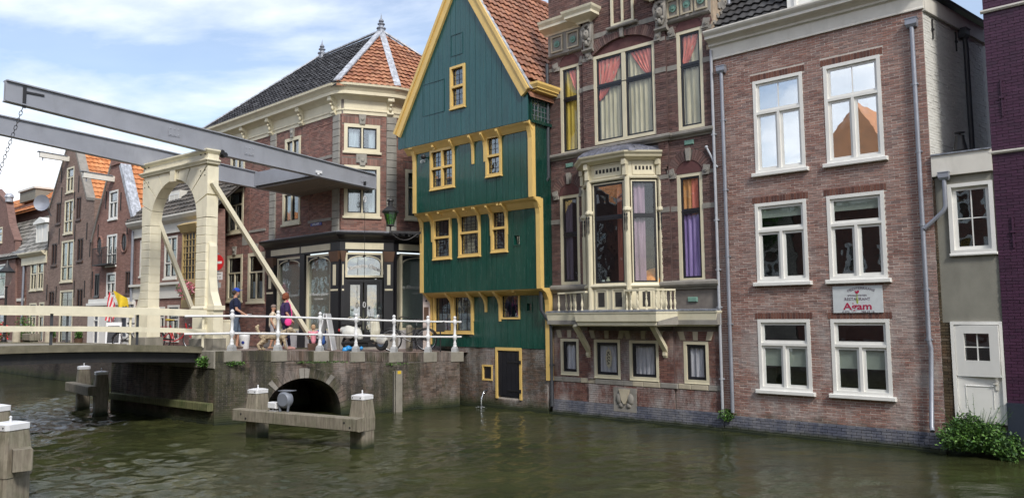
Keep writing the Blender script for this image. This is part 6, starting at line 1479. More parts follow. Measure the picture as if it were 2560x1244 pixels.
bricks(CH, fC, (0, LC), zsh-.1, zbt, Wc+lint_(Wc)+[(LC-.24, LC, 0, 20)], MT['b_corner'], y=0, single=80, L=.21, H=.062, seed=63)
bricks(CH, fR, (0.0, LR), zsh-.1, zbt, [XR]+lint_([XR])+[(0, .12, 0, 20)], MT['b_corner'], y=0, single=20, L=.21, H=.062, seed=64)
for f, rs in ((fW, list(Wr.values())), (fC, Wc), (fR, [XR])):
    for r in rs:
        soldier(CH, f, r[0]-.08, r[1]+.08, r[3]+.01, r[3]+.25, MT['b_corner'], nm='arch_brick')
        c_ = (r[0]+r[1])/2; MB().prism([(c_-.09, r[3]+.0), (c_+.09, r[3]+.0), (c_+.13, r[3]+.34), (c_-.13, r[3]+.34)], -.07, .02).ball((c_, -.07, r[3]+.18), .07, 8, 5, sy=.6).build('keystone', MT['quoin'], CH, f)
# quoin strips
for f, us in ((fW, quo), (fC, [(LC-.24, LC+.02)]), (fR, [(0.0, .12)])):
    for a, b in us:
        n = 16; z_ = zsh; h_ = (zbt-z_)/n
        for k in range(n): MB().bev(a, b, -.05, .03, z_+k*h_+.006, z_+(k+1)*h_-.006, .012).build('quoin', MT['quoin'], CH, f)
# blind panels in the wing
for X0, X1 in ((773, 831), (627, 667)):
    for z0, z1 in ((zup0-.05, zup1+.1), (zlo0-.0, zlo1+.05)):
        a, b = fW.u(X0, 400), fW.u(X1, 400); MB().box(a, b, -.03, .02, z0-.1, z0-.0).build('panel_sill', MT['stone'], CH, fW)
        m = MB(); m.box(a, a+.03, -.012, .0, z0, z1).box(b-.03, b, -.012, 0, z0, z1).box(a, b, -.012, 0, z1, z1+.03); m.build('panel_edge', MT['b_corner'], CH, fW)
# windows
cf = MT['cream2']
for f, rs, cc in ((fW, [Wr[k] for k in 'abcd'], 2), (fC, Wc, 1), (fR, [XR], 1)):
    for i, r in enumerate(rs):
        tall = r[3]-r[2] > 1.1
        rows = ((0, .66, 2, 0, 0), (.66, 1, 1, 0, 0)) if tall else ((0, 1, 2, 0, 0),)
        w = window(CH, f, r, cf, MT['darkframe'], MT['glass'], fw=.12, sw=.045, rows=rows, depth=.1, proud=.02, sill=(.07, .08, .05), mull=.05)
        curtain(w, f, r[0]+.14, r[0]+(r[1]-r[0])*.42, r[2]+.12, r[3]-.12, .16, MT['lace']); curtain(w, f, r[1]-(r[1]-r[0])*.30, r[1]-.14, r[2]+.12, r[3]-.12, .16, MT['lace'])
for k in 'ef':
    r = Wr[k]; w = window(CH, fW, r, cf, MT['darkframe'], MT['glass'], fw=.13, sw=.045, rows=((0, .62, 2, 0, 0), (.62, 1, 1, 0, 0)), depth=.1, proud=.02, sill=(.07, .08, .05), mull=.05)
    curtain(w, fW, r[0]+.15, r[1]-.15, r[2]+.14, r[2]+(r[3]-r[2])*.42, .16, MT['lace'])
q = fW.rect(606, 623, 583, 606); MB().box(q[0], q[1], -.012, .01, q[2]-.1, q[3]).build('inscribed_stone', MT['quoin'], CH, fW)
q = fC.rect(890, 917, 385, 408); MB().bev(q[0], q[1], -.06, .02, q[2], q[3], .02).build('date_stone', MT['quoin'], CH, fC); text(CH, fC, '1887', (q[0]+q[1])/2, q[2]+.12, .13, MT['iron'], -.065)
# entablature around the whole corner
EP = [(-.1, 0), (LW, 0)]; k2 = fW.loc(fC.W(LC)); k3 = fW.loc(fR.W(LR)); EP = [(-.1, 0), (LW, 0), (k2.x, k2.y), (k3.x, k3.y)]
# soften the two corners into a curve
def roundp(P, r=.22, n=4):
    out = [P[0]]
    for i in range(1, len(P)-1):
        a, b, c = Vector(P[i-1]), Vector(P[i]), Vector(P[i+1]); d0 = (a-b).normalized(); d1 = (c-b).normalized(); p, q = b+d0*r, b+d1*r
        for k in range(n+1): t = k/n; v = p*(1-t)**2+b*2*t*(1-t)+q*t*t; out.append((v.x, v.y))
    return out+[P[-1]]
EPr = roundp(EP)
MB().sweep([(0, zbt), (.03, zbt), (.03, zbt+.10), (.06, zbt+.13), (.06, zbt+.17), (.02, zbt+.20), (.02, zco), (0, zco)], EPr).build('frieze', MT['cream2'], CH)
MT['creamc'] = MT['cream2']
hC = zct-zco
MB().sweep([(.02, zco-.12), (.05, zco-.10), (.10, zco-.05), (.14, zco-.02), (.32, zco+.02), (.32, zco+hC*.35), (.38, zco+hC*.6), (.46, zco+hC*.8), (.47, zct), (0, zct+.02)], EPr).build('cornice', MT['cream2'], CH)
def corbel(f, u):
    m = MB(); w_ = .10; P = [(0, zbt-.02), (-.07, zbt-.0), (-.10, zbt+.08), (-.07, zbt+.2), (-.10, zbt+.32), (-.2, zco-.14), (-.27, zco-.05), (-.28, zco), (0, zco)]
    n = len(P); vs = [(u-w_, a, b) for a, b in P]+[(u+w_, a, b) for a, b in P]
    m.add(vs, [tuple(range(n)), tuple(range(2*n-1, n-1, -1))]+[(i, (i+1) % n, (i+1) % n+n, i+n) for i in range(n)]); o = m.build('corbel', MT['cream2'], CH, f)
    m = MB(); m.tube([(u-w_*1.1, -.20, zco-.09), (u+w_*1.1, -.20, zco-.09)], .075, 10).tube([(u-w_*1.1, -.09, zbt+.08), (u+w_*1.1, -.09, zbt+.08)], .045, 10).ball((u, -.12, zbt+.24), .06, 8, 5, sz=1.5).ball((u, -.19, zbt+.36), .05, 8, 5); m.build('corbel_scroll', MT['cream2'], o, f, smooth=60)
for X in (617, 681, 757, 838): corbel(fW, fW.u(X, 300))
for X in (540,): corbel(fW, fW.u(X, 330))
corbel(fC, LC-.12); corbel(fR, 2.2)
# roof
apx = at_depth(953, 82, 29.4); rdg = at_depth(805, 143, 32.2); rdg.z = apx.z = (apx.z+rdg.z)/2
zr_ = zct-.03; E0 = fW.W(-.1, -.40, zr_); E1 = Vector(fW.W(LW, 0, zr_)); 
def off(p, q, r):  # eave corner pushed out
    a, b, c = Vector(p[:2]), Vector(q[:2]), Vector(r[:2]); d0 = (b-a).normalized(); d1 = (c-b).normalized(); n0 = Vector((d0.y, -d0.x)); n1 = Vector((d1.y, -d1.x)); m = (n0+n1)/(1+n0.dot(n1)); return Vector((b.x+m.x*.40, b.y+m.y*.40, zr_))
kk = fW.W(LW); E1 = off(fW.W(0), kk, fC.W(LC)); E2 = off(kk, fC.W(LC), fR.W(LR)); E3 = Vector((*(fR.W(LR, -.40).xy), zr_))
MT['t_black'] = tilemat('tile_blue_black', [(.014, .014, .018), (.028, .028, .034), (.045, .045, .052), (.07, .072, .08)], .25)
MT['t_orange'] = tilemat('tile_orange', [(.30, .12, .06), (.40, .17, .09), (.46, .22, .12), (.34, .14, .075), (.24, .09, .05)], .38, lichen=.08)
def roofface(par, pts, mat, tw=.21, th=.28, single=300, under=True):
    pts = [Vector(p) for p in pts]; U = (pts[1]-pts[0]).normalized(); Nn = None
    for k in range(2, len(pts)):
        c = U.cross(pts[k]-pts[0])
        if c.length > .1: Nn = c.normalized(); break
    if Nn.z < 0: Nn = -Nn
    V = Nn.cross(U).normalized()
    if V.z < 0: V = -V
    P2 = [((p-pts[0]).dot(U), (p-pts[0]).dot(V)) for p in pts]; a0 = min(p[0] for p in P2); a1 = max(p[0] for p in P2); b1 = max(p[1] for p in P2)
    def ins(a, b):
        x, y = a+a0, b; c = False; n = len(P2); j = n-1
        for i in range(n):
            if (P2[i][1] > y) != (P2[j][1] > y) and x < (P2[j][0]-P2[i][0])*(y-P2[i][1])/(P2[j][1]-P2[i][1])+P2[i][0]: c = not c
            j = i
        return c
    tiles(par, pts[0]+U*a0, U, V, a1-a0, b1, mat, tw, th, ins, single)
    if under: slab(par, 'roof', [p-Vector((0, 0, .03)) for p in pts], .06, mat)
roofface(CH, [E0, E1, apx, rdg], MT['t_black'], single=150); roofface(CH, [E1, E2, apx], MT['t_orange'], single=150); roofface(CH, [E2, E3, apx], MT['t_orange'], single=150)
slab(CH, 'roof', [E3, fR.W(LR, 6, zr_), fW.W(-.1, 7.5, zr_), E0, rdg, apx][::-1][:3]+[E3], .05, MT['t_black']) if False else None
bk = fW.W(0, 6.6, zr_); roofback = MB().add([E3, apx, rdg, bk, fR.W(LR, 2.5, zr_)], [(0, 1, 2, 3, 4)]).add([E0, rdg, bk], [(0, 1, 2)]); wbuild(roofback, 'roof_back', MT['t_black'], CH)
m = MB()
for a, b, w_ in ((E1, apx, .24), (E2, apx, .24), (E3, apx, .2), (rdg, apx, .12), (E0, rdg, .2)): m.bar(a+Vector((0, 0, .07)), b+Vector((0, 0, .09)), w_, .05)
wbuild(m, 'hip_flashing', MT['leadwhite'], CH)
for p, s_ in ((apx, 1.0), (rdg, .9)):
    MB().lathe([(.16, -.1), (.15, .12), (.19, .14), (.19, .18), (.10, .2), (.10, .32), (.15, .34), (.15, .37), (.06, .42), (.12, .52), (.09, .62), (.03, .68), (.035, .74), (.01, .80), (.001, 1.0)], (0, 0, 0), 8)
    q = MB().lathe([(.16, -.1), (.15, .12), (.19, .14), (.19, .18), (.10, .2), (.10, .30), (.15, .32), (.15, .35), (.06, .38), (.11, .45), (.08, .52), (.03, .56), (.001, .78)], tuple(p), 8); wbuild(q, 'finial', MT['lead'], CH, smooth=40)
# ---- shopfront
BK = MT['black']; SP_ = [(uS-.15, 0), (LW, 0), (k2.x, k2.y), (k3.x, k3.y)]; SPr = SP_
MB().sweep([(0, zsh-.62), (.08, zsh-.62), (.08, zsh-.60), (.06, zsh-.58), (.06, zsh-.30), (.10, zsh-.28), (.12, zsh-.22), (.22, zsh-.14), (.34, zsh-.08), (.36, zsh-.03), (.36, zsh-.01), (0, zsh+.06)], SPr).build('shop_cornice', BK, CH)
MB().sweep([(.0, zsh+.055), (.37, zsh-.008), (.38, zsh+.005), (.0, zsh+.10)], SPr).build('lead_cover', MT['lead'], CH)
cols = [(fW, fW.u(672, 700)+.0, fW.u(690, 700), 1), (fW, fW.u(755, 700), fW.u(766, 700), 0), (fW, fW.u(832, 700), LW+.02, 1), (fC, -.0, .13, 1), (fC, LC-.33, LC-.0, 1), (fR, 0, .10, 1)]
zst = gS+.62
for f, a, b, big in cols:
    m = MB(); m.box(a, b, -.10, .15, gS+.02, zsh-.6); c_ = m.build('shop_pilaster', BK, CH, f)
    MB().box(a-.03, b+.03, -.16, .1, gS, gS+.5).build('pilaster_base', MT['stone'] if big else BK, c_, f) if f is not fC or True else None
    zc_ = zsh-.62
    if big and b-a > .1:
        MB().add([(a+.01, -.12, zc_-.35), (b-.01, -.12, zc_-.35), (b+.04, -.17, zc_), (a-.04, -.17, zc_), (a+.01, 0, zc_-.35), (b-.01, 0, zc_-.35), (b+.04, 0, zc_), (a-.04, 0, zc_)], [(0, 1, 2, 3), (4, 0, 3, 7), (1, 5, 6, 2), (5, 4, 7, 6), (3, 2, 6, 7), (4, 5, 1, 0)]).build('capital', MT.setdefault('brownwood', paint('brown_capital', (.10, .055, .035), .5)), c_, f)
        MB().box(a+(b-a)*.33, b-(b-a)*.33, -.112, -.10, zc_-1.15, zc_-.45).build('cream_inlay', cf, c_, f)
        MB().box(a+.03, b-.03, -.112, -.10, zc_-1.34, zc_-1.28).build('cream_inlay', cf, c_, f)
# cream fascia strips
for f, a, b in ((fW, uS+.25, fW.u(753, 610)), (fW, fW.u(757, 610), fW.u(830, 610)), (fC, .14, LC-.34), (fR, .2, 3.5)):
    MB().box(a, b, -.075, -.04, zsh-.55, zsh-.33).build('fascia_strip', cf, CH, f)
zw1 = zsh-.66; MT['glassshop'] = glassmat('shop_glass', .20, wav=.15); MT['shopin'] = flat('shop_interior', (.42, .40, .32), .9)
def shopwin(f, a, b, z0, z1):
    w = window(CH, f, (a, b, z0, z1), cf, cf, MT['glassshop'], y=-.0, fw=.07, sw=.0, rows=((0, 1, 1, 0, 0),), depth=.08, proud=.03, room=True, roomd=1.6, roomm=MT['shopin'], name='shop_window')
    m = MB(); c_ = (a+b)/2; hw_ = (b-a)/2-.07; n = 12; zz = z1-.07
    P = [(c_-hw_, zz)]+[(c_-hw_*math.cos(PI*k/n), zz-.24+.22*math.sin(PI*k/n)) for k in range(n+1)]+[(c_+hw_, zz)]
    for k in range(n):
        x0, x1 = c_-hw_*math.cos(PI*k/n), c_-hw_*math.cos(PI*(k+1)/n); q0, q1 = zz-.24+.22*math.sin(PI*k/n), zz-.24+.22*math.sin(PI*(k+1)/n)
        m.add([(x0, -.01, q0), (x1, -.01, q1), (x1, -.01, zz), (x0, -.01, zz), (x0, .02, q0), (x1, .02, q1), (x1, .02, zz), (x0, .02, zz)], [(0, 1, 2, 3), (7, 6, 5, 4), (0, 4, 5, 1)])
    m.build('spandrel', BK, w, f)
    MB().tube([(c_-hw_*math.cos(PI*k/n)*.98, -.02, zz-.26+.22*math.sin(PI*k/n)) for k in range(n+1)], .018, 6).build('arch_moulding', cf, w, f)
    MB().ball((c_, -.03, zz-.04), .05, 8, 5).build('boss', BK, w, f)
    MB().box(a+.08, b-.08, .13, .14, z0+.08, z1-.25 if z1-z0 > 1.5 else z0+.1).build('display_screen', MT['rollblind'], w, f)
    return w
w1a = (fW.u(693, 730)+.03, fW.u(754, 730)); w1b = (fW.u(767, 730), fW.u(829, 730))
wa_ = shopwin(fW, *w1a, zst, zw1); wb_ = shopwin(fW, *w1b, zst, zw1); wc_ = shopwin(fR, .30, 2.6, zst, zw1)
MT['stallstone'] = paint('shop_stall_stone', (.48, .47, .48), .8, .12, 3, .35)
for a, b in ((uS+.1, fW.u(760, 800)), (fW.u(760, 800), LW-.1)): MB().bev(a+.005, b-.005, -.05, .2, gS-.1, zst, .01).build('stall_riser', MT['stallstone'], CH, fW)
MB().box(.1, LR, -.05, .2, gS-.1, zst).build('stall_riser', MT['stallstone'], CH, fR)
MT['letter'] = flat('window_lettering', (.72, .72, .70), .6)
text(wa_, fW, 'de Alkmaarse glazenier', (w1a[0]+w1a[1])/2, (zst+zw1)/2-.1, .14, MT['letter'], -.004, sx=.9)
text(wb_, fW, 'de Alkmaarse glazenier', (w1b[0]+w1b[1])/2, (zst+zw1)/2-.1, .14, MT['letter'], -.004, sx=.9); text(wb_, fW, 'GLAS IN LOOD', (w1b[0]+w1b[1])/2, (zst+zw1)/2-.25, .08, MT['letter'], -.004)
text(wc_, fR, 'de Alkmaarse glazenier', 1.15, (zst+zw1)/2+.1, .19, MT['letter'], -.004, sx=.95); text(wc_, fR, 'GLAS IN LOOD', 1.15, (zst+zw1)/2-.08, .09, MT['letter'], -.004)
# doorway in the chamfer: arched fanlight and double doors
da, db = .15, LC-.35; zfl = fC.z(905, 693)
wf = shopwin(fC, da, db, zfl, zw1); text(wf, fC, 'de Alkmaarse Glazenier', (da+db)/2, (zfl+zw1)/2-.08, .19, MT['letter'], -.006, arc=1.05, bold=.004, sx=.86)
zd1 = zfl-.06
window(CH, fC, (da, db, gS+.06, zd1), BK, BK, MT['glassshop'], y=.05, fw=.10, sw=.09, rows=((.16, 1, 2, 0, 0),), depth=.08, room=True, roomd=1.8, roomm=MT['shopin'], name='shop_door')
MB().box(da+.1, db-.1, .06, .12, gS+.06, gS+.5).build('door_panel', BK, CH, fC)
for cx in ((da*3+db)/4+.02, (da+db*3)/4-.02):   # scrollwork in the lower panes
    m = MB()
    for ox, oz, s in ((-.13, .72, 1), (.13, .72, -1), (-.13, 1.0, -1), (.13, 1.0, 1), (0, .86, 1)):
        m.tube([(cx+ox+s*(.11-.008*j)*math.cos(j*.62), .06, gS+oz+(.11-.008*j)*math.sin(j*.62)) for j in range(12)], .009, 5)
    m.build('door_scrollwork', cf, CH, fC)
MB().box(da-.1, db+.1, -.2, .2, gS-.1, gS+.06).build('door_step', MT['stone'], CH, fC)
# street name plate and ornaments
q = fW.rect(778, 805, 557, 564); pl = MB().box(q[0], q[1], -.03, 0, q[2], q[3]).build('name_plate', MT.setdefault('blue', flat('enamel_blue', (.03, .05, .28), .3)), CH, fW); text(pl, fW, 'APPELSTEEG', (q[0]+q[1])/2, q[2]+.015, .10, MT['letter'], -.032, sx=.8)
# ------------------------------------------------------------------ street lantern on its bracket
fg = Fr(*GF.W(UL, -.52).xy, EA); u_, z_ = 0, 0
px_ = at_depth(976, 578, 24.6); wall_pt = GF.W(UL-.02, -.5); dL = Vector((px_.x-wall_pt.x, px_.y-wall_pt.y, 0)); LL = dL.length; 
t = thing('street_lantern', 'black street lantern with green glass on a scrolled iron bracket fixed to the green house', 'street lantern', Fr(wall_pt.x, wall_pt.y, math.atan2(dL.y, dL.x), px_.z))
ir = MT['iron']; MB().box(-.02, .02, -.05, .05, -.35, .15).build('wall_bracket', ir, t)
MB().bar((0, 0, .0), (LL, 0, .0), .04, .045).bar((0, 0, -.04), (LL*.95, 0, -.04), .02, .02).build('arm', ir, t)
m = MB(); m.tube([(LL*(1-.9*k/12), 0, -.05-.22*math.sin(PI*k/12)) for k in range(13)], .018, 6)
for x, r_, s in ((.15, .09, 1), (.38, .07, -1), (.58, .06, 1), (.78, .045, -1)):
    m.tube([(LL*x+(r_-.006*j)*math.cos(j*.7)*s, 0, -.11+(r_-.006*j)*math.sin(j*.7)) for j in range(13)], .012, 5)
m.build('scrollwork', ir, t)
m = MB(); m.lathe([(.03, -.1), (.05, -.05), (.03, .0), (.03, .14), (.06, .17), (.10, .2)], (LL, 0, 0), 8); m.build('lamp_stem', ir, t, smooth=40)
MT['greenglass'] = glassmat('green_lamp_glass', .12, tint=(.25, .62, .12), wav=.2)
b0, b1, zb_, zt_ = .11, .22, .2, .62; MB().lathe([(b0, zb_), (b1, zt_)], (LL, 0, 0), 6).build('lantern_glass', MT['greenglass'], t)
m = MB(); 
for k in range(6): a = 2*PI*k/6; m.tube([(LL+b0*math.cos(a), b0*math.sin(a), zb_), (LL+b1*math.cos(a), b1*math.sin(a), zt_)], .012, 5)
m.lathe([(b0+.02, zb_-.02), (b0+.02, zb_+.02)], (LL, 0, 0), 6); m.build('lantern_frame', ir, t)
m = MB(); m.lathe([(b1+.05, zt_-.02), (b1+.06, zt_+.02), (b1-.02, zt_+.10), (.12, zt_+.17), (.08, zt_+.2), (.08, zt_+.34), (.12, zt_+.36), (.10, zt_+.41), (.03, zt_+.44), (.001, zt_+.56)], (LL, 0, 0), 12)
m.build('lantern_roof', ir, t, smooth=40); MB().ball((LL, 0, .4), .05, 8, 6, sz=1.4).build('bulb', MT['railwhite'], t)
# ------------------------------------------------------------------ gabled houses along the back canal
MT['f_b'] = brickface('gable_brick_brown', (.22, .15, .12), (.32, .225, .19), (.30, .25, .22), dirt=.35, white=.12, water=False, bw=.22, bh=.065)
MT['f_c'] = brickface('gable_brick_red', (.25, .125, .10), (.35, .19, .155), (.28, .23, .20), dirt=.3, water=False, bw=.22, bh=.065)
MT['f_a'] = brickface('house_brick_plum', (.19, .10, .085), (.27, .15, .125), (.22, .18, .16), dirt=.3, water=False, bw=.22, bh=.065)
MT['t_bright'] = tilemat('tile_bright_orange', [(.46, .16, .05), (.60, .24, .09), (.66, .29, .12), (.50, .18, .07)], .3); MT['t_grey'] = tilemat('tile_grey', [(.12, .12, .115), (.22, .215, .20), (.33, .32, .30), (.16, .16, .15)], .35)
MT['brownleaf'] = paint('brown_shutter', (.075, .04, .03), .5); MT['bluedoor'] = paint('blue_grey_door', (.045, .055, .085), .5)
p0 = at_depth(200, 856, 38); EF = math.atan2(-1, 1.18); fF = Fr(p0.x, p0.y, EF)
gF = 1.6
def polywall(par, f, outline, holes, mat, y0=.0, y1=.3, name='wall'):
    """wall with any outline [(u,z)...] monotone in z and rectangular openings"""
    zs = sorted({p[1] for p in outline} | {h[k] for h in holes for k in (2, 3)}); m = MB(); n = len(outline)
    def xs(z):
        r = []
        for i in range(n):
            (a, b), (c, d) = outline[i], outline[(i+1) % n]
            if (b-z)*(d-z) <= 0 and abs(b-d) > 1e-6: r.append(a+(c-a)*(z-b)/(d-b))
        return (min(r), max(r)) if r else None
    for za, zb in zip(zs, zs[1:]):
        if zb-za < 1e-4: continue
        e = 1e-4; A, B = xs(za+e), xs(zb-e)
        if not A or not B: continue
        cuts = sorted([(h[0], h[1]) for h in holes if h[2] < (za+zb)/2 < h[3]]); segs = []; prev = None
        edges = [(A[0], B[0])]+[(c, c) for cc in cuts for c in cc]+[(A[1], B[1])]
        for i in range(0, len(edges), 2):
            (a0, a1), (b0, b1) = edges[i], edges[i+1]
            m.add([(a0, y0, za), (b0, y0, za), (b1, y0, zb), (a1, y0, zb), (a0, y1, za), (b0, y1, za), (b1, y1, zb), (a1, y1, zb)], [(0, 1, 2, 3), (7, 6, 5, 4), (4, 0, 3, 7), (1, 5, 6, 2)]+([(0, 4, 5, 1)] )+([(3, 2, 6, 7)]))
    return m.build(name, mat, par, f)
def pxo(f, P): return [f.px(x, y) for x, y in P]
def fwin(par, f, X0, X1, Y0, Y1, fm=None, kind='sash', fw=.09):
    r = f.rect(X0, X1, Y0, Y1); fm = fm or MT['cream2']; rows = {'sash': ((0, .6, 2, 0, 0), (.6, 1, 1, 0, 0)), 'dark': ((0, 1, 2, 0, 2),), 'tall': ((0, .35, 2, 0, 0), (.35, 1, 2, 0, 1)), 'small': ((0, .5, 1, 1, 0), (.5, 1, 1, 1, 0)), 'door': ((0, .68, 1, 0, 0), (.68, 1, 1, 1, 1))}[kind]
    w = window(par, f, r, fm, MT['darkframe'] if kind != 'small' else MT['white'], MT['glass'], fw=fw, sw=.05, rows=rows, depth=.12, proud=.01, sill=(.06, .08, .03) if kind not in ('door',) else None, mull=.06)
    return r, w
def ghouse(name, label, outline_px, wins_, mat, roofm, depth=8, eaves=None, roofpar=None, over=.05, single=0):
    ol = pxo(fF, outline_px); u0 = min(p[0] for p in ol); f = fF.shift(u0); t = thing(name, label, 'house', f)
    ol = [(a-u0, max(b, 1.2)) for a, b in ol]; hs = []
    for w_ in wins_: r, w = fwin(t, f, *w_[:4], **(w_[4] if len(w_) > 4 else {})); hs.append(r)
    polywall(t, f, ol, hs, mat); return t, f, ol, hs
DK_ = dict(fm=MT['brownleaf'], kind='dark', fw=.06)
tB, fBb, oB, hB = ghouse('gabled_house', 'tall brown brick gabled warehouse with tie irons, a hoist beam and an orange roof', [(112, 862), (124, 521), (171, 362), (187, 358), (219, 496), (237, 498), (226, 862)],
    [(167, 185, 418, 480), (161, 183, 500, 583, dict(kind='tall')), (153, 183, 601, 703, dict(kind='tall', fm=MT['cream2'])), (148, 181, 725, 861, dict(kind='door')),
     (141, 153, 506, 559, DK_), (191, 203, 492, 549, DK_), (129, 143, 608, 663, DK_), (193, 208, 595, 652, DK_), (122, 136, 727, 764, DK_), (192, 207, 721, 768, DK_)], MT['f_b'], None)
tC, fCc, oC, hC_ = ghouse('gabled_house', 'narrow red brick gabled house with white flashed gable edge and two oval windows', [(222, 862), (229, 605), (281, 402), (283, 384), (301, 384), (303, 412), (342, 582), (336, 862)],
    [(273, 295, 476, 547, dict(fm=MT['white'], kind='sash')), (267, 292, 586, 663, dict(kind='tall', fm=MT['white'])), (237, 248, 684, 740, dict(kind='dark', fw=.05, fm=MT['darkframe'])), (266, 289, 681, 741, dict(fm=MT['white'])), (313, 327, 677, 735, DK_)], MT['f_c'], None)
# flashings / copings along the gable slopes
def edge(par, f, P, mat, w=.22, y=(-.05, .35), nm='gable_coping'):
    m = MB()
    for (a, b), (c, d) in zip(P, P[1:]):
        dv = Vector((c-a, d-b)); nn_ = Vector((-dv.y, dv.x)).normalized()*w/2; m.prism([(a-nn_.x, b-nn_.y), (c-nn_.x, d-nn_.y), (c+nn_.x, d+nn_.y), (a+nn_.x, b+nn_.y)], *y)
    m.build(nm, mat, par, f)
edge(tB, fBb, [oB[3], oB[4], oB[5]], MT['stone'], .13, (-.05, .35)); edge(tB, fBb, [oB[1], oB[2]], MT['stone'], .10)
edge(tC, fCc, [oC[5], oC[6]], MT['leadwhite'], .22, (-.06, .4)); edge(tC, fCc, [oC[1], oC[2]], MT['stone'], .10)
MB().box(oC[3][0]-.05, oC[4][0]+.1, -.08, .5, oC[3][1]-.6, oC[3][1]+.05).build('gable_chimney', MT['f_c'], tC)
# orange roofs behind the gables
def gableroof(par, f, apex, eR, eL, mat, dep=9, sg=150):
    A0, A1 = f.W(apex[0], .25, apex[1]), f.W(apex[0], dep, apex[1]); R0, R1 = f.W(eR[0], .25, eR[1]), f.W(eR[0], dep, eR[1]); L0, L1 = f.W(eL[0], .25, eL[1]), f.W(eL[0], dep, eL[1])
    roofface(par, [R0, R1, A1, A0], mat, tw=.24, th=.31, single=sg); slab(par, 'roof', [L0, L1, A1, A0], .1, mat)
    m = MB(); m.bar(A0, A1, .22, .14); wbuild(m, 'ridge_tiles', mat, par)
    MB().box(f.loc(L0).x+.05, f.loc(R0).x-.65, .3, dep-.1, 1.3, min(eR[1], eL[1])-.1).build('rear_walls', MT['f_b'], par, f)
gableroof(tB, fBb, ((oB[2][0]+oB[3][0])/2, oB[3][1]-.25), (oB[5][0]+.55, oB[5][1]-1.9), (oB[1][0], oB[1][1]), MT['t_bright'])
gableroof(tC, fCc, ((oC[3][0]+oC[4][0])/2, oC[5][1]+.2), (oC[6][0]+.1, oC[6][1]-.1), (oC[1][0], oC[1][1]), MT['t_bright'])
def anchors(par, f, P):
    for X, Y in P: u_, z_ = f.px(X, Y); MB().box(u_-.02, u_+.02, -.04, 0, z_-.42, z_+.42).build('tie_iron', ir, par, f)
anchors(tB, fBb, [(155, 437), (198, 460), (155, 488), (187, 500), (149, 590), (188, 582), (218, 578), (122, 598), (141, 735), (186, 722), (212, 722), (118, 730)])
anchors(tC, fCc, [(266, 500), (303, 503), (246, 583), (319, 570), (232, 700), (226, 620)])
def hoist(par, f, X0, Y0, X1, Y1):
    u_, z_ = f.px(X1, Y1); tip = at_depth(X0, Y0, f.W(u_).y-1.3); l = f.loc(tip); MB().bar((u_, .0, z_), (u_-.05, -1.35, z_+.05), .2, .26).build('hoist_beam', MT['offwhite'], par, f); MB().bar((u_, -.1, z_+.14), (u_-.05, -1.45, z_+.2), .28, .03).tube([(u_-.04, -1.2, z_-.1), (u_-.04, -1.2, z_-.25)], .03, 6).build('hoist_roof', MT['lead'], par, f)
hoist(tB, fBb, 0, 395, 172, 398); hoist(tC, fCc, 0, 440, 285, 448)
for X0, X1, Y0, Y1 in ((243, 257, 591, 637), (304, 320, 582, 630)):   # oval windows
    q = fCc.rect(X0, X1, Y0, Y1); cx, cz_ = (q[0]+q[1])/2, (q[2]+q[3])/2; a, b = (q[1]-q[0])/2, (q[3]-q[2])/2; n = 20
    MB().tube([(cx+a*math.cos(2*PI*k/n), -.02, cz_+b*math.sin(2*PI*k/n)) for k in range(n)], .05, 6, close=True).build('oval_window', MT['f_c'], tC, fCc)
    MB().prism([(cx+a*math.cos(2*PI*k/n), cz_+b*math.sin(2*PI*k/n)) for k in range(n)], -.012, .02).build('pane', MT['darkframe'], tC, fCc); m = MB(); m.box(cx-.02, cx+.02, -.03, -.01, cz_-b, cz_+b).box(cx-a, cx+a, -.03, -.01, cz_-.02, cz_+.02); m.build('glazing_bars', ir, tC, fCc)
q = fCc.rect(256, 292, 620, 664); m = MB(); m.box(q[0], q[1], -.45, -.42, q[3]-.04, q[3]).box(q[0], q[1], -.45, 0, q[2], q[2]+.06)
for k in range(13): x = q[0]+(q[1]-q[0])*k/12; m.box(x-.012, x+.012, -.45, -.43, q[2], q[3])
for k in range(5): m.box(q[1]-.02, q[1], -.45+.1*k, -.43+.1*k, q[2], q[3]); m.box(q[0], q[0]+.02, -.45+.1*k, -.43+.1*k, q[2], q[3])
m.build('balcony', ir, tC, fCc)
z_ = fCc.z(285, 745); zz = fCc.z(285, 762)
g1 = [fCc.rect(*v) for v in ((237, 250, 772, 860), (267, 290, 768, 860), (304, 322, 768, 845))]
for r in g1: window(tC, fCc, r, MT['white'], MT['darkframe'], MT['glass'], y=-.06, fw=.08, sw=.05, rows=((0, .7, 1, 0, 0), (.7, 1, 1, 0, 0)), depth=.04, proud=.03, room=False, name='shop_door'); 
for r in g1: MB().box(r[0]+.05, r[1]-.05, -.03, -.015, r[2], r[3]).build('door_back', MT['bluedoor'], tC, fCc)
holewall(MB(), .0, oC[-1][0], 1.2, z_, g1, -.06, -.0).build('shopfront_panelling', MT['white'], tC, fCc); MB().box(0, oC[-1][0], -.16, -.06, zz, zz+.12).build('fascia', MT['white'], tC, fCc)
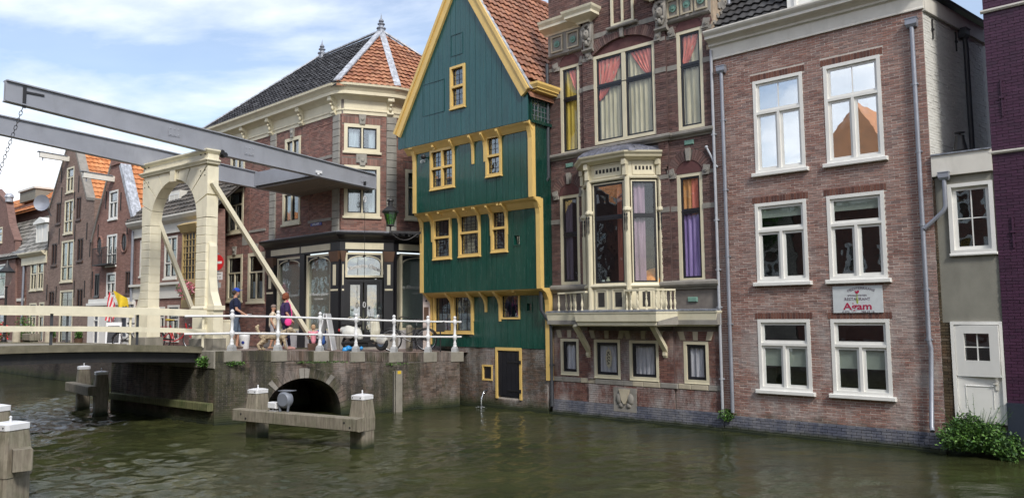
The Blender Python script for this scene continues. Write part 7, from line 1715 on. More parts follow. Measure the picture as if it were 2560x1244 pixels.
# low house with the grey pantile roof between the first two
tA, fAa, oA, hA = ghouse('low_house', 'low brick house with white cornice, small dormer and grey pantiles beside the brown warehouse', [(66, 862), (66, 641), (118, 640), (112, 862)],
    [(76, 92, 657, 725), (94, 109, 654, 723), (72, 90, 757, 842, dict(kind='sash')), (96, 109, 755, 862, dict(kind='door'))], MT['f_b'], None)
z1 = oA[1][1]; uA_ = oA[2][0]; MB().sweep([(0, z1-.5), (.06, z1-.5), (.06, z1-.1), (.22, z1), (.3, z1+.1), (.3, z1+.16), (0, z1+.16)], [(-.6, 0), (uA_, 0)]).build('cornice', MT['cream2'], tA, fAa)
rz_ = fAa.z(90, 500, 3.0)
roofface(tA, [fAa.W(-7.5, -.15, z1+.1), fAa.W(uA_, -.15, z1+.1), fAa.W(uA_, 3.2, rz_), fAa.W(-7.5, 3.2, rz_)], MT['t_grey'], tw=.27, th=.34, single=200)
q = fAa.rect(90, 104, 560, 606, .2); MB().box(q[0]-.1, q[1]+.7, .25, 2.2, q[2], q[3]+.05).build('dormer', MT['white'], tA, fAa); window(tA, fAa, (q[0]-.05, q[1]+.05, q[2], q[3]), MT['white'], MT['white'], MT['glasssky'], y=.22, fw=.06, sw=.04, rows=((0, 1, 2, 0, 1),), depth=.02, room=False, name='dormer_window')
MB().prism([(q[0]-.25, q[3]), (q[1]+.8, q[3]), (q[1]+.7, q[3]+.12), ((q[0]+q[1])/2+.3, q[3]+.35), (q[0]-.15, q[3]+.12)], .1, 2.2).build('dormer_roof', MT['white'], tA, fAa)
dsh = thing('satellite_dish', 'grey satellite dish on the grey pantile roof', 'satellite dish', loc=at_depth(110, 508, 39.5)); MB().lathe([(.001, .0), (.2, .03), (.42, .12), (.44, .13), (.2, .06)], (0, 0, 0), 16)
m = MB().lathe([(.001, .0), (.2, .03), (.42, .12), (.41, .10), (.2, .0)], (0, 0, 0), 16); m.v = [(v[0], -v[2]*.9-.1, v[1]) for v in m.v]; m.build('dish', MT['zinc'], dsh, smooth=60); MB().tube([(0, 0, 0), (.1, .5, -.6)], .03, 6).build('mast', MT['zinc'], dsh)
# house at the left edge
t0, f0, o0, h0 = ghouse('edge_house', 'plum brick house with a curled gable shoulder at the left edge of the picture', [(-90, 870), (-90, 452), (-12, 474), (16, 505), (24, 560), (38, 602), (38, 862)],
    [(-22, 6, 570, 608), (-25, 13, 662, 742, dict(fm=MT['white'])), (-20, 12, 780, 862, dict(kind='door'))], MT['f_a'], None)
edge(t0, f0, [o0[2], o0[3], o0[4], o0[5]], MT['f_a'], .16, (-.05, .35), 'gable_edge'); MB().lathe([(.2, -.25), (.2, .0), (.26, .03), (.2, .2), (.1, .28), (.001, .3)], (o0[3][0]+.15, .1, o0[3][1]+.25), 12).build('gable_scroll', MT['leadwhite'], t0, f0, smooth=40)
a_ = f0.W(o0[5][0], .1); fH = Fr(a_.x, a_.y, EF); wS = 1.6; MB().box(-.02, wS, .0, 5, 1.2, f0.z(50, 634)).build('side_wing', brickface('herringbone_brick', (.16, .07, .055), (.24, .12, .09), (.30, .25, .22), dirt=.2, water=False, bw=.13, bh=.13), t0, fH)
MB().sweep([(0, f0.z(50, 640)), (.15, f0.z(50, 636)), (.18, f0.z(50, 628)), (0, f0.z(50, 628))], [(-.05, 0), (wS+.1, 0)]).build('gutter', MT['zinc'], t0, fH); MB().tube([(wS, -.1, f0.z(50, 636)), (wS, -.1, 1.7)], .06, 8).build('downpipe', MT['zinc'], t0, fH)
MB().box(-.02, wS, -.05, 0, f0.z(50, 752), f0.z(50, 745)).build('string_course', MT['offwhite'], t0, fH)
z1_ = f0.z(50, 630); roofface(t0, [fH.W(-.4, -.1, z1_), fH.W(wS+.5, -.1, z1_), fH.W(wS+.5, 3.6, z1_+4.6), fH.W(-.4, 3.6, z1_+4.6)], MT['t_grey'], tw=.27, th=.34, single=150)
# orange roof further back
hb_ = at_depth(60, 500, 48); fO = Fr(hb_.x, hb_.y, EF); tO = thing('distant_house', 'house behind with a low bright orange roof above the grey pantiles', 'house', fO)
zt1, zt0 = fO.z(60, 463), fO.z(60, 508)
uo0, uo1 = fO.u(-60, 480), fO.u(150, 480); MB().box(uo0, uo1, 0.3, 5, 1.3, zt0).build('wall', MT['f_a'], tO, fO)
roofface(tO, [fO.W(uo0, 0, zt0-.5), fO.W(uo1, 0, zt0-.5), fO.W(uo1, 1.9, zt1), fO.W(uo0, 1.9, zt1)], MT['t_bright'], tw=.3, th=.35, single=0)
q = fO.rect(28, 66, 474, 500); MB().box(q[0], q[1], .5, 2, q[2], q[3]).build('flat_dormer', MT['stucco'], tO, fO); MB().box(q[0]-.1, q[1]+.1, .4, 2, q[3], q[3]+.12).build('dormer_roof', MT['offwhite'], tO, fO)
# house behind the portal
tD, fDd, oD, hD = ghouse('shop_house', 'brick house with ochre bow window and dark roof, seen through the portal arch', [(337, 862), (338, 552), (545, 520), (545, 862)],
    [(411, 443, 590, 695, dict(kind='tall', fm=MT['offwhite'])), (350, 362, 600, 690, dict(fm=MT['offwhite'])), (392, 412, 766, 830, dict(fm=MT['offwhite'])), (418, 448, 762, 850, dict(fm=MT['offwhite']))], MT['f_c'], None)
z1 = fDd.z(420, 552); uD_ = oD[2][0]; MB().sweep([(0, z1-.55), (.08, z1-.55), (.08, z1-.15), (.3, z1-.05), (.38, z1+.08), (.38, z1+.15), (0, z1+.18)], [(-.1, 0), (uD_, 0)]).build('cornice', MT['offwhite'], tD, fDd)
MT['t_brownd'] = tilemat('tile_dark_brown', [(.05, .045, .04), (.09, .08, .07), (.13, .11, .09)], .3); rz_ = z1+3.3
roofface(tD, [fDd.W(-.3, -.3, z1+.15), fDd.W(uD_+.3, -.3, z1+.15), fDd.W(uD_+.3, 3.0, rz_), fDd.W(-.3, 3.0, rz_)], MT['t_brownd'], tw=.26, th=.33, single=0)
q = fDd.rect(424, 452, 478, 540, .6); MB().box(q[0], q[1], .55, 2.6, q[2]-.2, q[3]).build('dormer', MT['offwhite'], tD, fDd); window(tD, fDd, (q[0]+.05, q[1]-.05, q[2], q[3]-.1), MT['white'], MT['white'], MT['glasssky'], y=.54, fw=.07, sw=.04, rows=((0, 1, 2, 0, 0),), depth=.01, room=False, name='dormer_window')
MB().box(-.02, uD_, -.06, .0, fDd.z(420, 745), fDd.z(420, 710)).build('shop_fascia', MT['offwhite'], tD, fDd); MB().box(-.02, uD_, -.2, .0, fDd.z(420, 712), fDd.z(420, 706)).build('fascia_ledge', MT['offwhite'], tD, fDd)
q = fDd.rect(446, 496, 562, 858, -.5); bwz = fDd.z(470, 770); bw_ = [(q[0], 0), (q[0]+.25, -.5), (q[1]-.1, -.5), (q[1]+.15, 0)]; MT['ochre2'] = paint('dull_ochre_paint', (.45, .33, .14), .5)
MB().prismh(bw_, bwz, fDd.z(470, 700)).build('bow_base', MT['ochre2'], tD, fDd); MB().sweep([(0, q[3]-.3), (.05, q[3]-.3), (.2, q[3]), (0, q[3]+.1)], bw_).build('bow_cornice', MT['ochre2'], tD, fDd); MB().prismh(bw_, fDd.z(470, 590), q[3]).build('bow_head', MT['ochre2'], tD, fDd)
MB().prismh([(q[0]+.04, 0), (q[0]+.28, -.45), (q[1]-.13, -.45), (q[1]+.1, 0)], fDd.z(470, 700), fDd.z(470, 590)).build('bow_glass', MT['darkframe'], tD, fDd)
for k in range(3):
    a, b = fDd.W(*bw_[k]), fDd.W(*bw_[k+1]); ff = fr2((a.x, a.y), (b.x, b.y)); L_ = math.hypot(a.x-b.x, a.y-b.y)
    m = MB(); z0, z1__ = fDd.z(470, 700), fDd.z(470, 590); m.box(0, .08, -.02, .05, z0, z1__).box(L_-.08, L_, -.02, .05, z0, z1__)
    n = max(2, int(L_/.22))
    for i in range(1, n): m.box(L_*i/n-.012, L_*i/n+.012, .0, .03, z0, z1__)
    for i in range(1, 7): m.box(0, L_, .0, .028, z0+(z1__-z0)*i/7-.012, z0+(z1__-z0)*i/7+.012)
    m.build('bow_glazing', MT['ochre2'], tD, ff)
a_ = fDd.px(338, 620); pipe('drainpipe', 'grey drainpipe between the red gabled house and the shop house', fDd, [(.05, -.1, z1-.2), (.05, -.1, 1.7)], .06, MT['zinc'])
# ------------------------------------------------------------------ opposite bank (out of frame, seen in the windows and the water)
EO = math.atan2(-.667, .745); fOp = Fr(-22, 10, EO+PI)   # faces the canal
OPC = [(41, 6.3, 10, 13, 'g', 'rust brick'), (34.5, 6.3, 11, 14, 'r', 'orange brick'), (28.2, 6.1, 10.5, 13.5, 'g', 'white painted'), (22.2, 5.8, 11.5, 14.5, 'g', 'red sandstone'), (16.1, 6, 10.8, 13.5, 'r', 'dark red brick'), (10, 6, 11.2, 14.2, 'g', 'warm brown brick'), (4.8, 5.1, 10.0, 13.0, 'g', 'deep plum brick'), (-.4, 5.1, 10.0, 13.0, 'r', 'red brown brick'), (-6.5, 6, 8.6, 10.6, 'r', 'pale plastered'), (-12.6, 6, 8.6, 14.2, 'h', 'plain red brick'),
    (-19, 6.2, 9.5, 13, 'g', 'dark brown brick'), (-26, 6.8, 11.5, 16.5, 'r', 'orange brick'), (-33, 6.8, 12, 17, 'r', 'buff brick'), (-40, 6.8, 12, 16, 'g', 'old red brick'), (-48, 7.6, 13, 18, 'r', 'grey plastered')]
cO = {'dark red brick': (.13, .06, .045), 'pale plastered': (.34, .31, .26), 'white painted': (.5, .49, .45), 'grey plastered': (.25, .25, .24), 'orange brick': (.26, .11, .06), 'deep plum brick': (.10, .05, .045)}
for k, (u0, W_, ze, zr, ty, ds) in enumerate(OPC):
    f = fOp.shift(u0); t = thing('opposite_house', '%s house of the opposite bank, %s along the row outside the picture' % (ds, ['first', 'second', 'third', 'fourth', 'fifth', 'sixth', 'seventh', 'eighth', 'ninth', 'tenth', 'eleventh', 'twelfth', 'thirteenth', 'fourteenth', 'last'][k]), 'house', f)
    cc = cO.get(ds, (.18, .08, .06)); mat_ = brickface('opposite_front', cc, tuple(min(1, c*1.4) for c in cc), (.2, .18, .16), water=False)
    ws = [(a, a+1.0, z, z+1.5) for z in (2.2, 4.7, 7.0) for a in (.7, 2.4, 4.0) if z+1.7 < ze and a+1.2 < W_]
    ol = [(0, 1), (W_, 1), (W_, ze), (W_/2, zr), (0, ze)] if ty == 'g' else [(0, 1), (W_, 1), (W_, ze), (0, ze)]
    polywall(t, f, ol, ws, mat_)
    for w in ws: window(t, f, w, MT['white'], MT['white'], MT['glass'], fw=.09, sw=.05, rows=((0, .6, 2, 0, 0), (.6, 1, 1, 0, 0)), roomd=.4)
    rm = MT['t_bright']; MB().box(0, W_, .3, 8, 1, ze).build('rear_walls', mat_, t)
    if ty == 'g':
        for s in (0, W_): slab(t, 'roof', [f.W(s, .1, ze), f.W(s, 8, ze), f.W(W_/2, 8, zr), f.W(W_/2, .1, zr)], .15, rm)
        edge(t, f, [(W_, ze), (W_/2, zr), (0, ze)], MT['stone'], .25)
    else:
        a, b = (W_/2, W_/2) if ty == 'h' else (0, W_); yk = 1.6 if ty == 'h' else 4
        MB().box(0, W_, -.35, 0, ze-.25, ze+.02).build('gutter', MT['offwhite'], t); slab(t, 'roof', [f.W(-.1, -.3, ze), f.W(W_+.1, -.3, ze), f.W(b, yk, zr), f.W(a, yk, zr)], .15, rm)
        if ty == 'h':
            for s in (0, W_): slab(t, 'roof', [f.W(s, -.3, ze), f.W(s, 8, ze), f.W(W_/2, 8, zr), f.W(W_/2, yk, zr)], .15, rm)
        else: slab(t, 'roof', [f.W(-.1, 8.3, ze), f.W(W_+.1, 8.3, ze), f.W(W_+.1, 4, zr), f.W(-.1, 4, zr)], .15, rm)
q0, q1 = fOp.W(-50, -3.6), fOp.W(50, -3.6); r0_, r1_ = fOp.W(-50, 20), fOp.W(50, 20)
m = MB().add([(q0.x, q0.y, -1), (q1.x, q1.y, -1), (q1.x, q1.y, 1.25), (q0.x, q0.y, 1.25), (r0_.x, r0_.y, 1.25), (r1_.x, r1_.y, 1.25)], [(0, 1, 2, 3), (3, 2, 5, 4)]); struct(wbuild(m, 'opposite_quay', MT['pave']))
# ------------------------------------------------------------------ people, dog, vehicles
def ground_pt(px, Y):
    d = ray(px, 860); X = d.x/d.y*Y; z = gz_(X, Y)
    for _ in range(3): X = (at_depth(px, proj((X, Y, z))[1], Y)).x
    return Vector((X, Y, gz_(X, Y)+.006))
def caps(mb, pts, rad, n=10):
    for (p, q), (a, b) in zip(zip(pts, pts[1:]), zip(rad, rad[1:])): mb.tube([p, q], [a, b], n)
    for p, r in zip(pts, rad): mb.ball(p, r, n, 7)
def remesh(mb, name, mat, parent, vox=.012, smooth=6, disp=0, dscale=.05):
    me = mb.mesh(name); o = bpy.data.objects.new('tmp', me); COL.objects.link(o)
    r = o.modifiers.new('r', 'REMESH'); r.mode = 'VOXEL'; r.voxel_size = vox
    s = o.modifiers.new('s', 'SMOOTH'); s.iterations = smooth; s.factor = .5
    if disp:
        tx = bpy.data.textures.new('t', 'CLOUDS'); tx.noise_scale = dscale; tx.noise_depth = 3; d = o.modifiers.new('d', 'DISPLACE'); d.texture = tx; d.strength = disp; d.mid_level = .45
    bpy.context.view_layer.update(); m2 = bpy.data.meshes.new_from_object(o.evaluated_get(bpy.context.evaluated_depsgraph_get())); bpy.data.objects.remove(o)
    m2.name = name; m2.materials.clear(); m2.materials.append(mat); m2.shade_smooth(); return link(name, m2, parent)
def cloth(name, c, sc=14): return paint(name, c, .9, .18, sc, .0, bmp=.25)
SKIN = paint('skin', (.52, .29, .20), .55, .08, 9, .0, bmp=.05)
def hand(mb, w, d, side, s=1.0, curl=.5):
    """palm and five fingers from the wrist w along direction d"""
    d = Vector(d).normalized(); up = Vector((0, 0, 1)) if abs(d.z) < .9 else Vector((1, 0, 0)); a = d.cross(up).normalized()*side; b = a.cross(d).normalized()
    P = w+d*.085*s; caps(mb, [w, P], [.026*s, .034*s]); 
    for k in range(-1, 2): mb.ball(w+d*.07*s+a*.022*k*s, .022*s, 8, 5)
    for k, L in enumerate((.075, .085, .08, .062)):
        q = P+a*(.030-.02*k)*s; k1 = q+d*L*.5*s-b*.01*s*curl; k2 = k1+d*L*.42*s-b*.035*s*curl; caps(mb, [q, k1, k2], [.0105*s, .010*s, .008*s], 6)
    q = w+d*.03*s+a*.025*s; k1 = q+d*.03*s+a*.03*s; k2 = k1+d*.035*s+a*.004*s; caps(mb, [q, k1, k2], [.013*s, .012*s, .009*s], 6)
def person(label, loc, rz, H, J, look, parts, group=None):
    """J: joint positions in units of H, x forward, y left; look: head yaw"""
    t = thing('person', label, 'person', loc=loc, rz=rz, group=group); V = lambda k: Vector(J[k])*H; b = MB(); s = H/1.75
    caps(b, [V('pelvis'), V('waist'), V('chest'), V('neck')], [.125*s, .115*s, .135*s, .05*s]); hd = V('head')
    caps(b, [V('neck'), hd-Vector((0, 0, .04*s))], [.055*s, .05*s])
    for sd in 'LR':
        caps(b, [V('hip'+sd), V('knee'+sd), V('ank'+sd)], [.085*s, .058*s, .036*s]); caps(b, [V('sh'+sd), V('el'+sd), V('wr'+sd)], [.055*s, .040*s, .027*s])
        m_ = V('knee'+sd)*.65+V('ank'+sd)*.35; b.ball(m_+Vector((-.015*s, 0, 0)), .053*s, 8, 6, sz=1.6)
        a = V('ank'+sd); caps(b, [a+Vector((-.04*s, 0, -.03*s)), a+Vector((.13*s, 0, -.045*s))], [.036*s, .03*s]); hand(b, V('wr'+sd), V('wr'+sd)-V('el'+sd), 1 if sd == 'R' else -1, s)
    cy, sy = math.cos(look), math.sin(look); fx = Vector((cy, sy, 0)); lx = Vector((-sy, cy, 0))
    b.ball(hd, .088*s, 14, 10, sx=1.05, sy=.86, sz=1.28); b.ball(hd+fx*.03*s-Vector((0, 0, .06*s)), .06*s, 10, 7, sz=.8)
    caps(b, [hd+fx*.085*s+Vector((0, 0, .005*s)), hd+fx*.105*s-Vector((0, 0, .025*s))], [.010*s, .015*s], 6)
    for q in (-1, 1): b.ball(hd+lx*.078*s*q-Vector((0, 0, .005*s)), .024*s, 8, 5, sx=.5, sy=.5, sz=1.2)
    body = remesh(b, 'body', SKIN, t, .0115 if H > 1.2 else .009, 4)
    e = MB()
    for q in (-1, 1): e.ball(hd+fx*.083*s+lx*.03*s*q+Vector((0, 0, .012*s)), .011*s, 8, 5)
    e.build('eyes', MT['iron'], body); m = MB(); m.ball(hd+fx*.088*s-Vector((0, 0, .048*s)), .018*s, 8, 5, sx=.4, sz=.35); m.build('mouth', paint('lips', (.42, .14, .12), .5), body)
    for p in parts: p(t, V, s, hd, fx, lx)
    return t
def shirt(mat, sleeve=.55, hem='pelvis', loose=1.0):
    def f(t, V, s, hd, fx, lx):
        b = MB(); h = V(hem); caps(b, [h+Vector((0, 0, -.0)), V('waist'), V('chest'), V('neck')-Vector((0, 0, .05*s))], [.15*s*loose, .145*s*loose, .15*s*loose, .07*s])
        for sd in 'LR': e = V('sh'+sd).lerp(V('el'+sd), sleeve); b.ball(V('sh'+sd), .072*s, 10, 7); caps(b, [V('chest'), V('sh'+sd), e], [.12*s, .072*s, .063*s*loose])
        remesh(b, 'shirt', mat, t, .014, 6, .012*s, .09)
    return f
def trousers(mat, length=1.0, shin=False, nm='trousers'):
    def f(t, V, s, hd, fx, lx):
        b = MB(); caps(b, [V('pelvis')+Vector((0, 0, .02*s)), V('pelvis')], [.14*s, .138*s])
        for sd in 'LR':
            k = V('hip'+sd).lerp(V('knee'+sd), min(1, length)); P, Rr = [V('hip'+sd), k], [.108*s, (.092 if length <= 1 else .068)*s]
            if length > 1: P.append(V('knee'+sd).lerp(V('ank'+sd), length-1)); Rr.append(.05*s)
            caps(b, P, Rr)
        remesh(b, nm, mat, t, .014, 5, .008*s, .07)
    return f
def shoes(mat):
    def f(t, V, s, hd, fx, lx):
        for sd in 'LR': a = V('ank'+sd); b = MB(); caps(b, [a+Vector((-.05*s, 0, -.035*s)), a+Vector((.05*s, 0, -.03*s)), a+Vector((.15*s, 0, -.05*s))], [.045*s, .045*s, .034*s]); remesh(b, 'shoe', mat, t, .010, 3)
    return f
def cap_(mat, back=False):
    def f(t, V, s, hd, fx, lx):
        b = MB(); b.ball(hd+Vector((0, 0, .045*s)), .098*s, 14, 9, sx=1.08, sy=.95, sz=.85); c = remesh(b, 'cap', mat, t, .008, 2)
        m = MB(); P = [hd+fx*(.06+.12*math.cos(a))*s+lx*.085*math.sin(a)*s+Vector((0, 0, .045*s)) for a in [PI*(k/10-.5) for k in range(11)]]; n = len(P)
        m.add(P+[p+Vector((0, 0, .01*s)) for p in P], [tuple(range(n)), tuple(range(2*n-1, n-1, -1))]+[(i, i+1, i+1+n, i+n) for i in range(n-1)]); m.build('cap_peak', mat, c)
    return f
def hair(mat, full=1.0, r=.098, curly=0):
    def f(t, V, s, hd, fx, lx):
        b = MB(); b.ball(hd-fx*.018*s+Vector((0, 0, .022*s)), r*s, 14, 9, sz=1.12); 
        b.ball(hd-fx*.045*s-Vector((0, 0, .03*s*full)), r*.85*s, 12, 8, sz=1.0)
        remesh(b, 'hair', mat, t, .009, 1, .03*s if curly else .016*s, .035)
    return f
def J_(**k):
    d = dict(pelvis=(0, 0, .53), waist=(0, 0, .62), chest=(.0, 0, .73), neck=(0, 0, .835), head=(.012, 0, .925), hipL=(0, .055, .51), hipR=(0, -.055, .51), kneeL=(.02, .06, .28), kneeR=(.01, -.06, .28), ankL=(0, .06, .042), ankR=(0, -.06, .042),
        shL=(0, .115, .795), shR=(0, -.115, .795), elL=(-.01, .14, .63), elR=(-.01, -.14, .63), wrL=(.04, .14, .49), wrR=(.04, -.14, .49)); d.update(k); return d
navy = cloth('navy_jersey', (.012, .018, .055)); denim = cloth('grey_denim', (.09, .12, .17))
man = person('man in a blue cap, navy t-shirt and grey denim shorts walking behind the railing', ground_pt(586, 22.3), .42, 1.76,
    J_(elR=(.01, -.14, .64), wrR=(.15, -.12, .555), elL=(.01, .14, .64), wrL=(.14, .10, .55), kneeL=(.05, .06, .28), ankL=(.04, .06, .045), kneeR=(-.01, -.06, .28), ankR=(-.07, -.06, .05)), .1,
    [trousers(denim, .97, nm='shorts'), shirt(navy, .6, loose=1.08), cap_(cloth('royal_blue_cap', (.02, .07, .45))), hair(cloth('short_dark_hair', (.06, .045, .035)), .3, .09), shoes(cloth('brown_sandals', (.13, .09, .07)))])
MB().bar((.30, -.12, .98), (.42, .05, .99), .09, .012).build('folded_paper', MT['railwhite'], man)
child = person('child in a grey peaked cap and cream t-shirt walking in front of the woman', ground_pt(681, 22.6), .25, 1.30, J_(kneeL=(.05, .05, .28), ankL=(.05, .05, .045), ankR=(-.05, -.05, .05), elR=(-.03, -.13, .64), wrR=(.03, -.13, .51)), .15,
    [trousers(cloth('pale_grey_shorts', (.36, .36, .40)), .95, nm='shorts'), shirt(cloth('cream_tshirt', (.72, .62, .48)), .5, loose=1.05), cap_(cloth('taupe_cap', (.22, .17, .15))), shoes(cloth('tan_shoes', (.35, .22, .15)))])
wom = person('woman with short auburn hair in a dark purple top with a bright pink shoulder bag', ground_pt(712, 22.15), .55, 1.62, J_(kneeL=(.06, .055, .28), ankL=(.10, .055, .045), kneeR=(-.02, -.055, .28), ankR=(-.08, -.055, .06), elR=(-.02, -.16, .64), wrR=(.07, -.15, .52), elL=(.0, .15, .64), wrL=(.06, .15, .52)), .1,
    [trousers(cloth('dark_leggings', (.018, .018, .05)), 1.85), shirt(cloth('purple_top', (.035, .018, .075)), .75, hem='hipR', loose=1.12), hair(cloth('auburn_hair', (.20, .06, .028)), .7, .103, 1), shoes(cloth('pink_trainers', (.75, .42, .38)))])
pk = cloth('bright_pink', (.85, .06, .30)); bg_ = thing('shoulder_bag', 'bright pink shoulder bag hanging at the right hip of the woman in purple', 'bag', loc=wom.matrix_basis @ Vector((.02, -.24, .78)), rz=.55)
b = MB(); b.ball((0, 0, 0), .105, 12, 8, sx=1.0, sy=.4, sz=1.05); b.box(-.085, .085, -.035, .035, -.02, .08); remesh(b, 'bag_body', pk, bg_, .01, 5)
MB().tube([(-.06, .0, .1), (-.04, .02, .3), (-.03, .10, .55), (.03, .22, .62), (.10, .2, .5), (.13, .10, .25), (.09, .02, .1)], .012, 6).build('strap', pk, bg_)
# two children playing near the white board
g1 = person('curly fair haired toddler in a pink top sitting by the shop window', ground_pt(783, 22.9), 1.9, .98, J_(pelvis=(0, 0, .24), waist=(.01, 0, .34), chest=(.03, 0, .46), neck=(.05, 0, .57), head=(.07, 0, .67), hipL=(0, .06, .24), hipR=(0, -.06, .24), kneeL=(.2, .08, .30), kneeR=(.2, -.08, .30), ankL=(.22, .08, .05), ankR=(.22, -.08, .05), shL=(.03, .12, .53), shR=(.03, -.12, .53), elL=(.10, .15, .42), elR=(.10, -.15, .42), wrL=(.22, .1, .38), wrR=(.22, -.1, .38)), .0,
    [trousers(cloth('dark_trousers', (.02, .02, .03)), 1.8), shirt(cloth('pink_top', (.62, .24, .30)), .9), hair(cloth('fair_curls', (.42, .27, .16)), .8, .12, 1), shoes(cloth('grey_shoes', (.2, .2, .22)))])
MB().bev(-.16, .16, -.16, .16, .0, .19, .02).build('stool', MT['brownwood'], thing('low_stool', 'low dark stool under the toddler in pink', 'stool', loc=g1.location.copy(), rz=1.9))
g2 = person('child in a blue jacket crouching beside the toddler at the white board', ground_pt(806, 23.1), 2.4, 1.05, J_(pelvis=(0, 0, .22), waist=(.02, 0, .33), chest=(.05, 0, .46), neck=(.08, 0, .58), head=(.12, 0, .66), hipL=(0, .06, .22), hipR=(0, -.06, .22), kneeL=(.2, .08, .30), kneeR=(.2, -.08, .26), ankL=(.08, .08, .045), ankR=(.06, -.08, .045), shL=(.05, .12, .53), shR=(.05, -.12, .53), elL=(.14, .14, .42), elR=(.14, -.14, .42), wrL=(.26, .1, .40), wrR=(.26, -.1, .40)), .0,
    [trousers(cloth('black_trousers', (.015, .015, .02)), 1.85), shirt(cloth('blue_jacket', (.03, .10, .36)), 1.0), hair(cloth('brown_hair', (.10, .06, .04)), .7, .10, 1), shoes(cloth('black_shoes', (.03, .03, .035)))])
# dog
dg = thing('dog', 'sandy curly coated dog walking beside the family behind the railing', 'dog', loc=ground_pt(684, 21.75), rz=.38)
b = MB(); caps(b, [Vector(p) for p in ((-.30, 0, .40), (-.1, 0, .39), (.12, 0, .38), (.26, 0, .42))], [.105, .10, .12, .11]); caps(b, [Vector((.26, 0, .45)), Vector((.40, 0, .52))], [.09, .08]); b.ball((.44, 0, .54), .085, 10, 7, sx=1.1); caps(b, [Vector((.48, 0, .51)), Vector((.58, 0, .48))], [.05, .035])
caps(b, [Vector(p) for p in ((-.36, 0, .44), (-.43, 0, .53), (-.46, 0, .63), (-.42, 0, .68))], [.035, .04, .045, .035])
for y, k, x in ((.07, 0, .22), (-.07, 1, .24)): caps(b, [Vector((x, y, .36)), Vector((x-.03+.08*k, y, .2)), Vector((x-.06+.14*k, y, .04)), Vector((x-.02+.14*k, y, .025))], [.06, .038, .03, .03])
for y, k, x in ((.07, 0, -.26), (-.07, 1, -.30)): caps(b, [Vector((x, y, .38)), Vector((x+.07-.05*k, y, .26)), Vector((x-.07-.06*k, y, .15)), Vector((x-.03-.06*k, y, .03)), Vector((x+.01-.06*k, y, .025))], [.085, .055, .036, .03, .03])
for y in (-.075, .075): b.ball((.40, y, .52), .045, 8, 6, sx=.7, sy=.5, sz=1.5)
body = remesh(b, 'body', paint('dog_curls', (.46, .37, .25), .95, .3, 22, 0, bmp=.6), dg, .011, 3, .035, .035); m = MB(); m.ball((.61, 0, .49), .02, 8, 5).ball((.50, .045, .56), .012, 6, 4).ball((.50, -.045, .56), .012, 6, 4); m.build('nose_and_eyes', MT['iron'], body)
MB().tube([(.33+.02*math.sin(a), .10*math.cos(a), .48+.10*math.sin(a)) for a in [2*PI*k/12 for k in range(12)]], .012, 6, close=True).build('collar', MT['iron'], dg)
# wheels and bicycles
RUB = flat('rubber', (.015, .015, .016), .8); STEEL = flat('chrome', (.45, .46, .48), .25, .9)
def wheel(par, c, r, tr=.019, spokes=28, hub=.03, nm='wheel', rim=None, M=None):
    c = Vector(c); m = MB(); m.tube([c+Vector((r*math.cos(a), 0, r*math.sin(a))) for a in [2*PI*k/36 for k in range(36)]], tr, 7, close=True); w = m.build(nm, RUB, par)
    m = MB(); m.tube([c+Vector(((r-tr*1.3)*math.cos(a), 0, (r-tr*1.3)*math.sin(a))) for a in [2*PI*k/36 for k in range(36)]], .011, 6, close=True); m.tube([c+Vector((0, -.05, 0)), c+Vector((0, .05, 0))], hub, 8)
    for k in range(spokes): a = 2*PI*k/spokes; m.tube([c+Vector((0, .03*(-1)**k, 0)), c+Vector(((r-tr)*math.cos(a), 0, (r-tr)*math.sin(a)))], .0022, 3)
    m.build('rim', rim or STEEL, w); return w
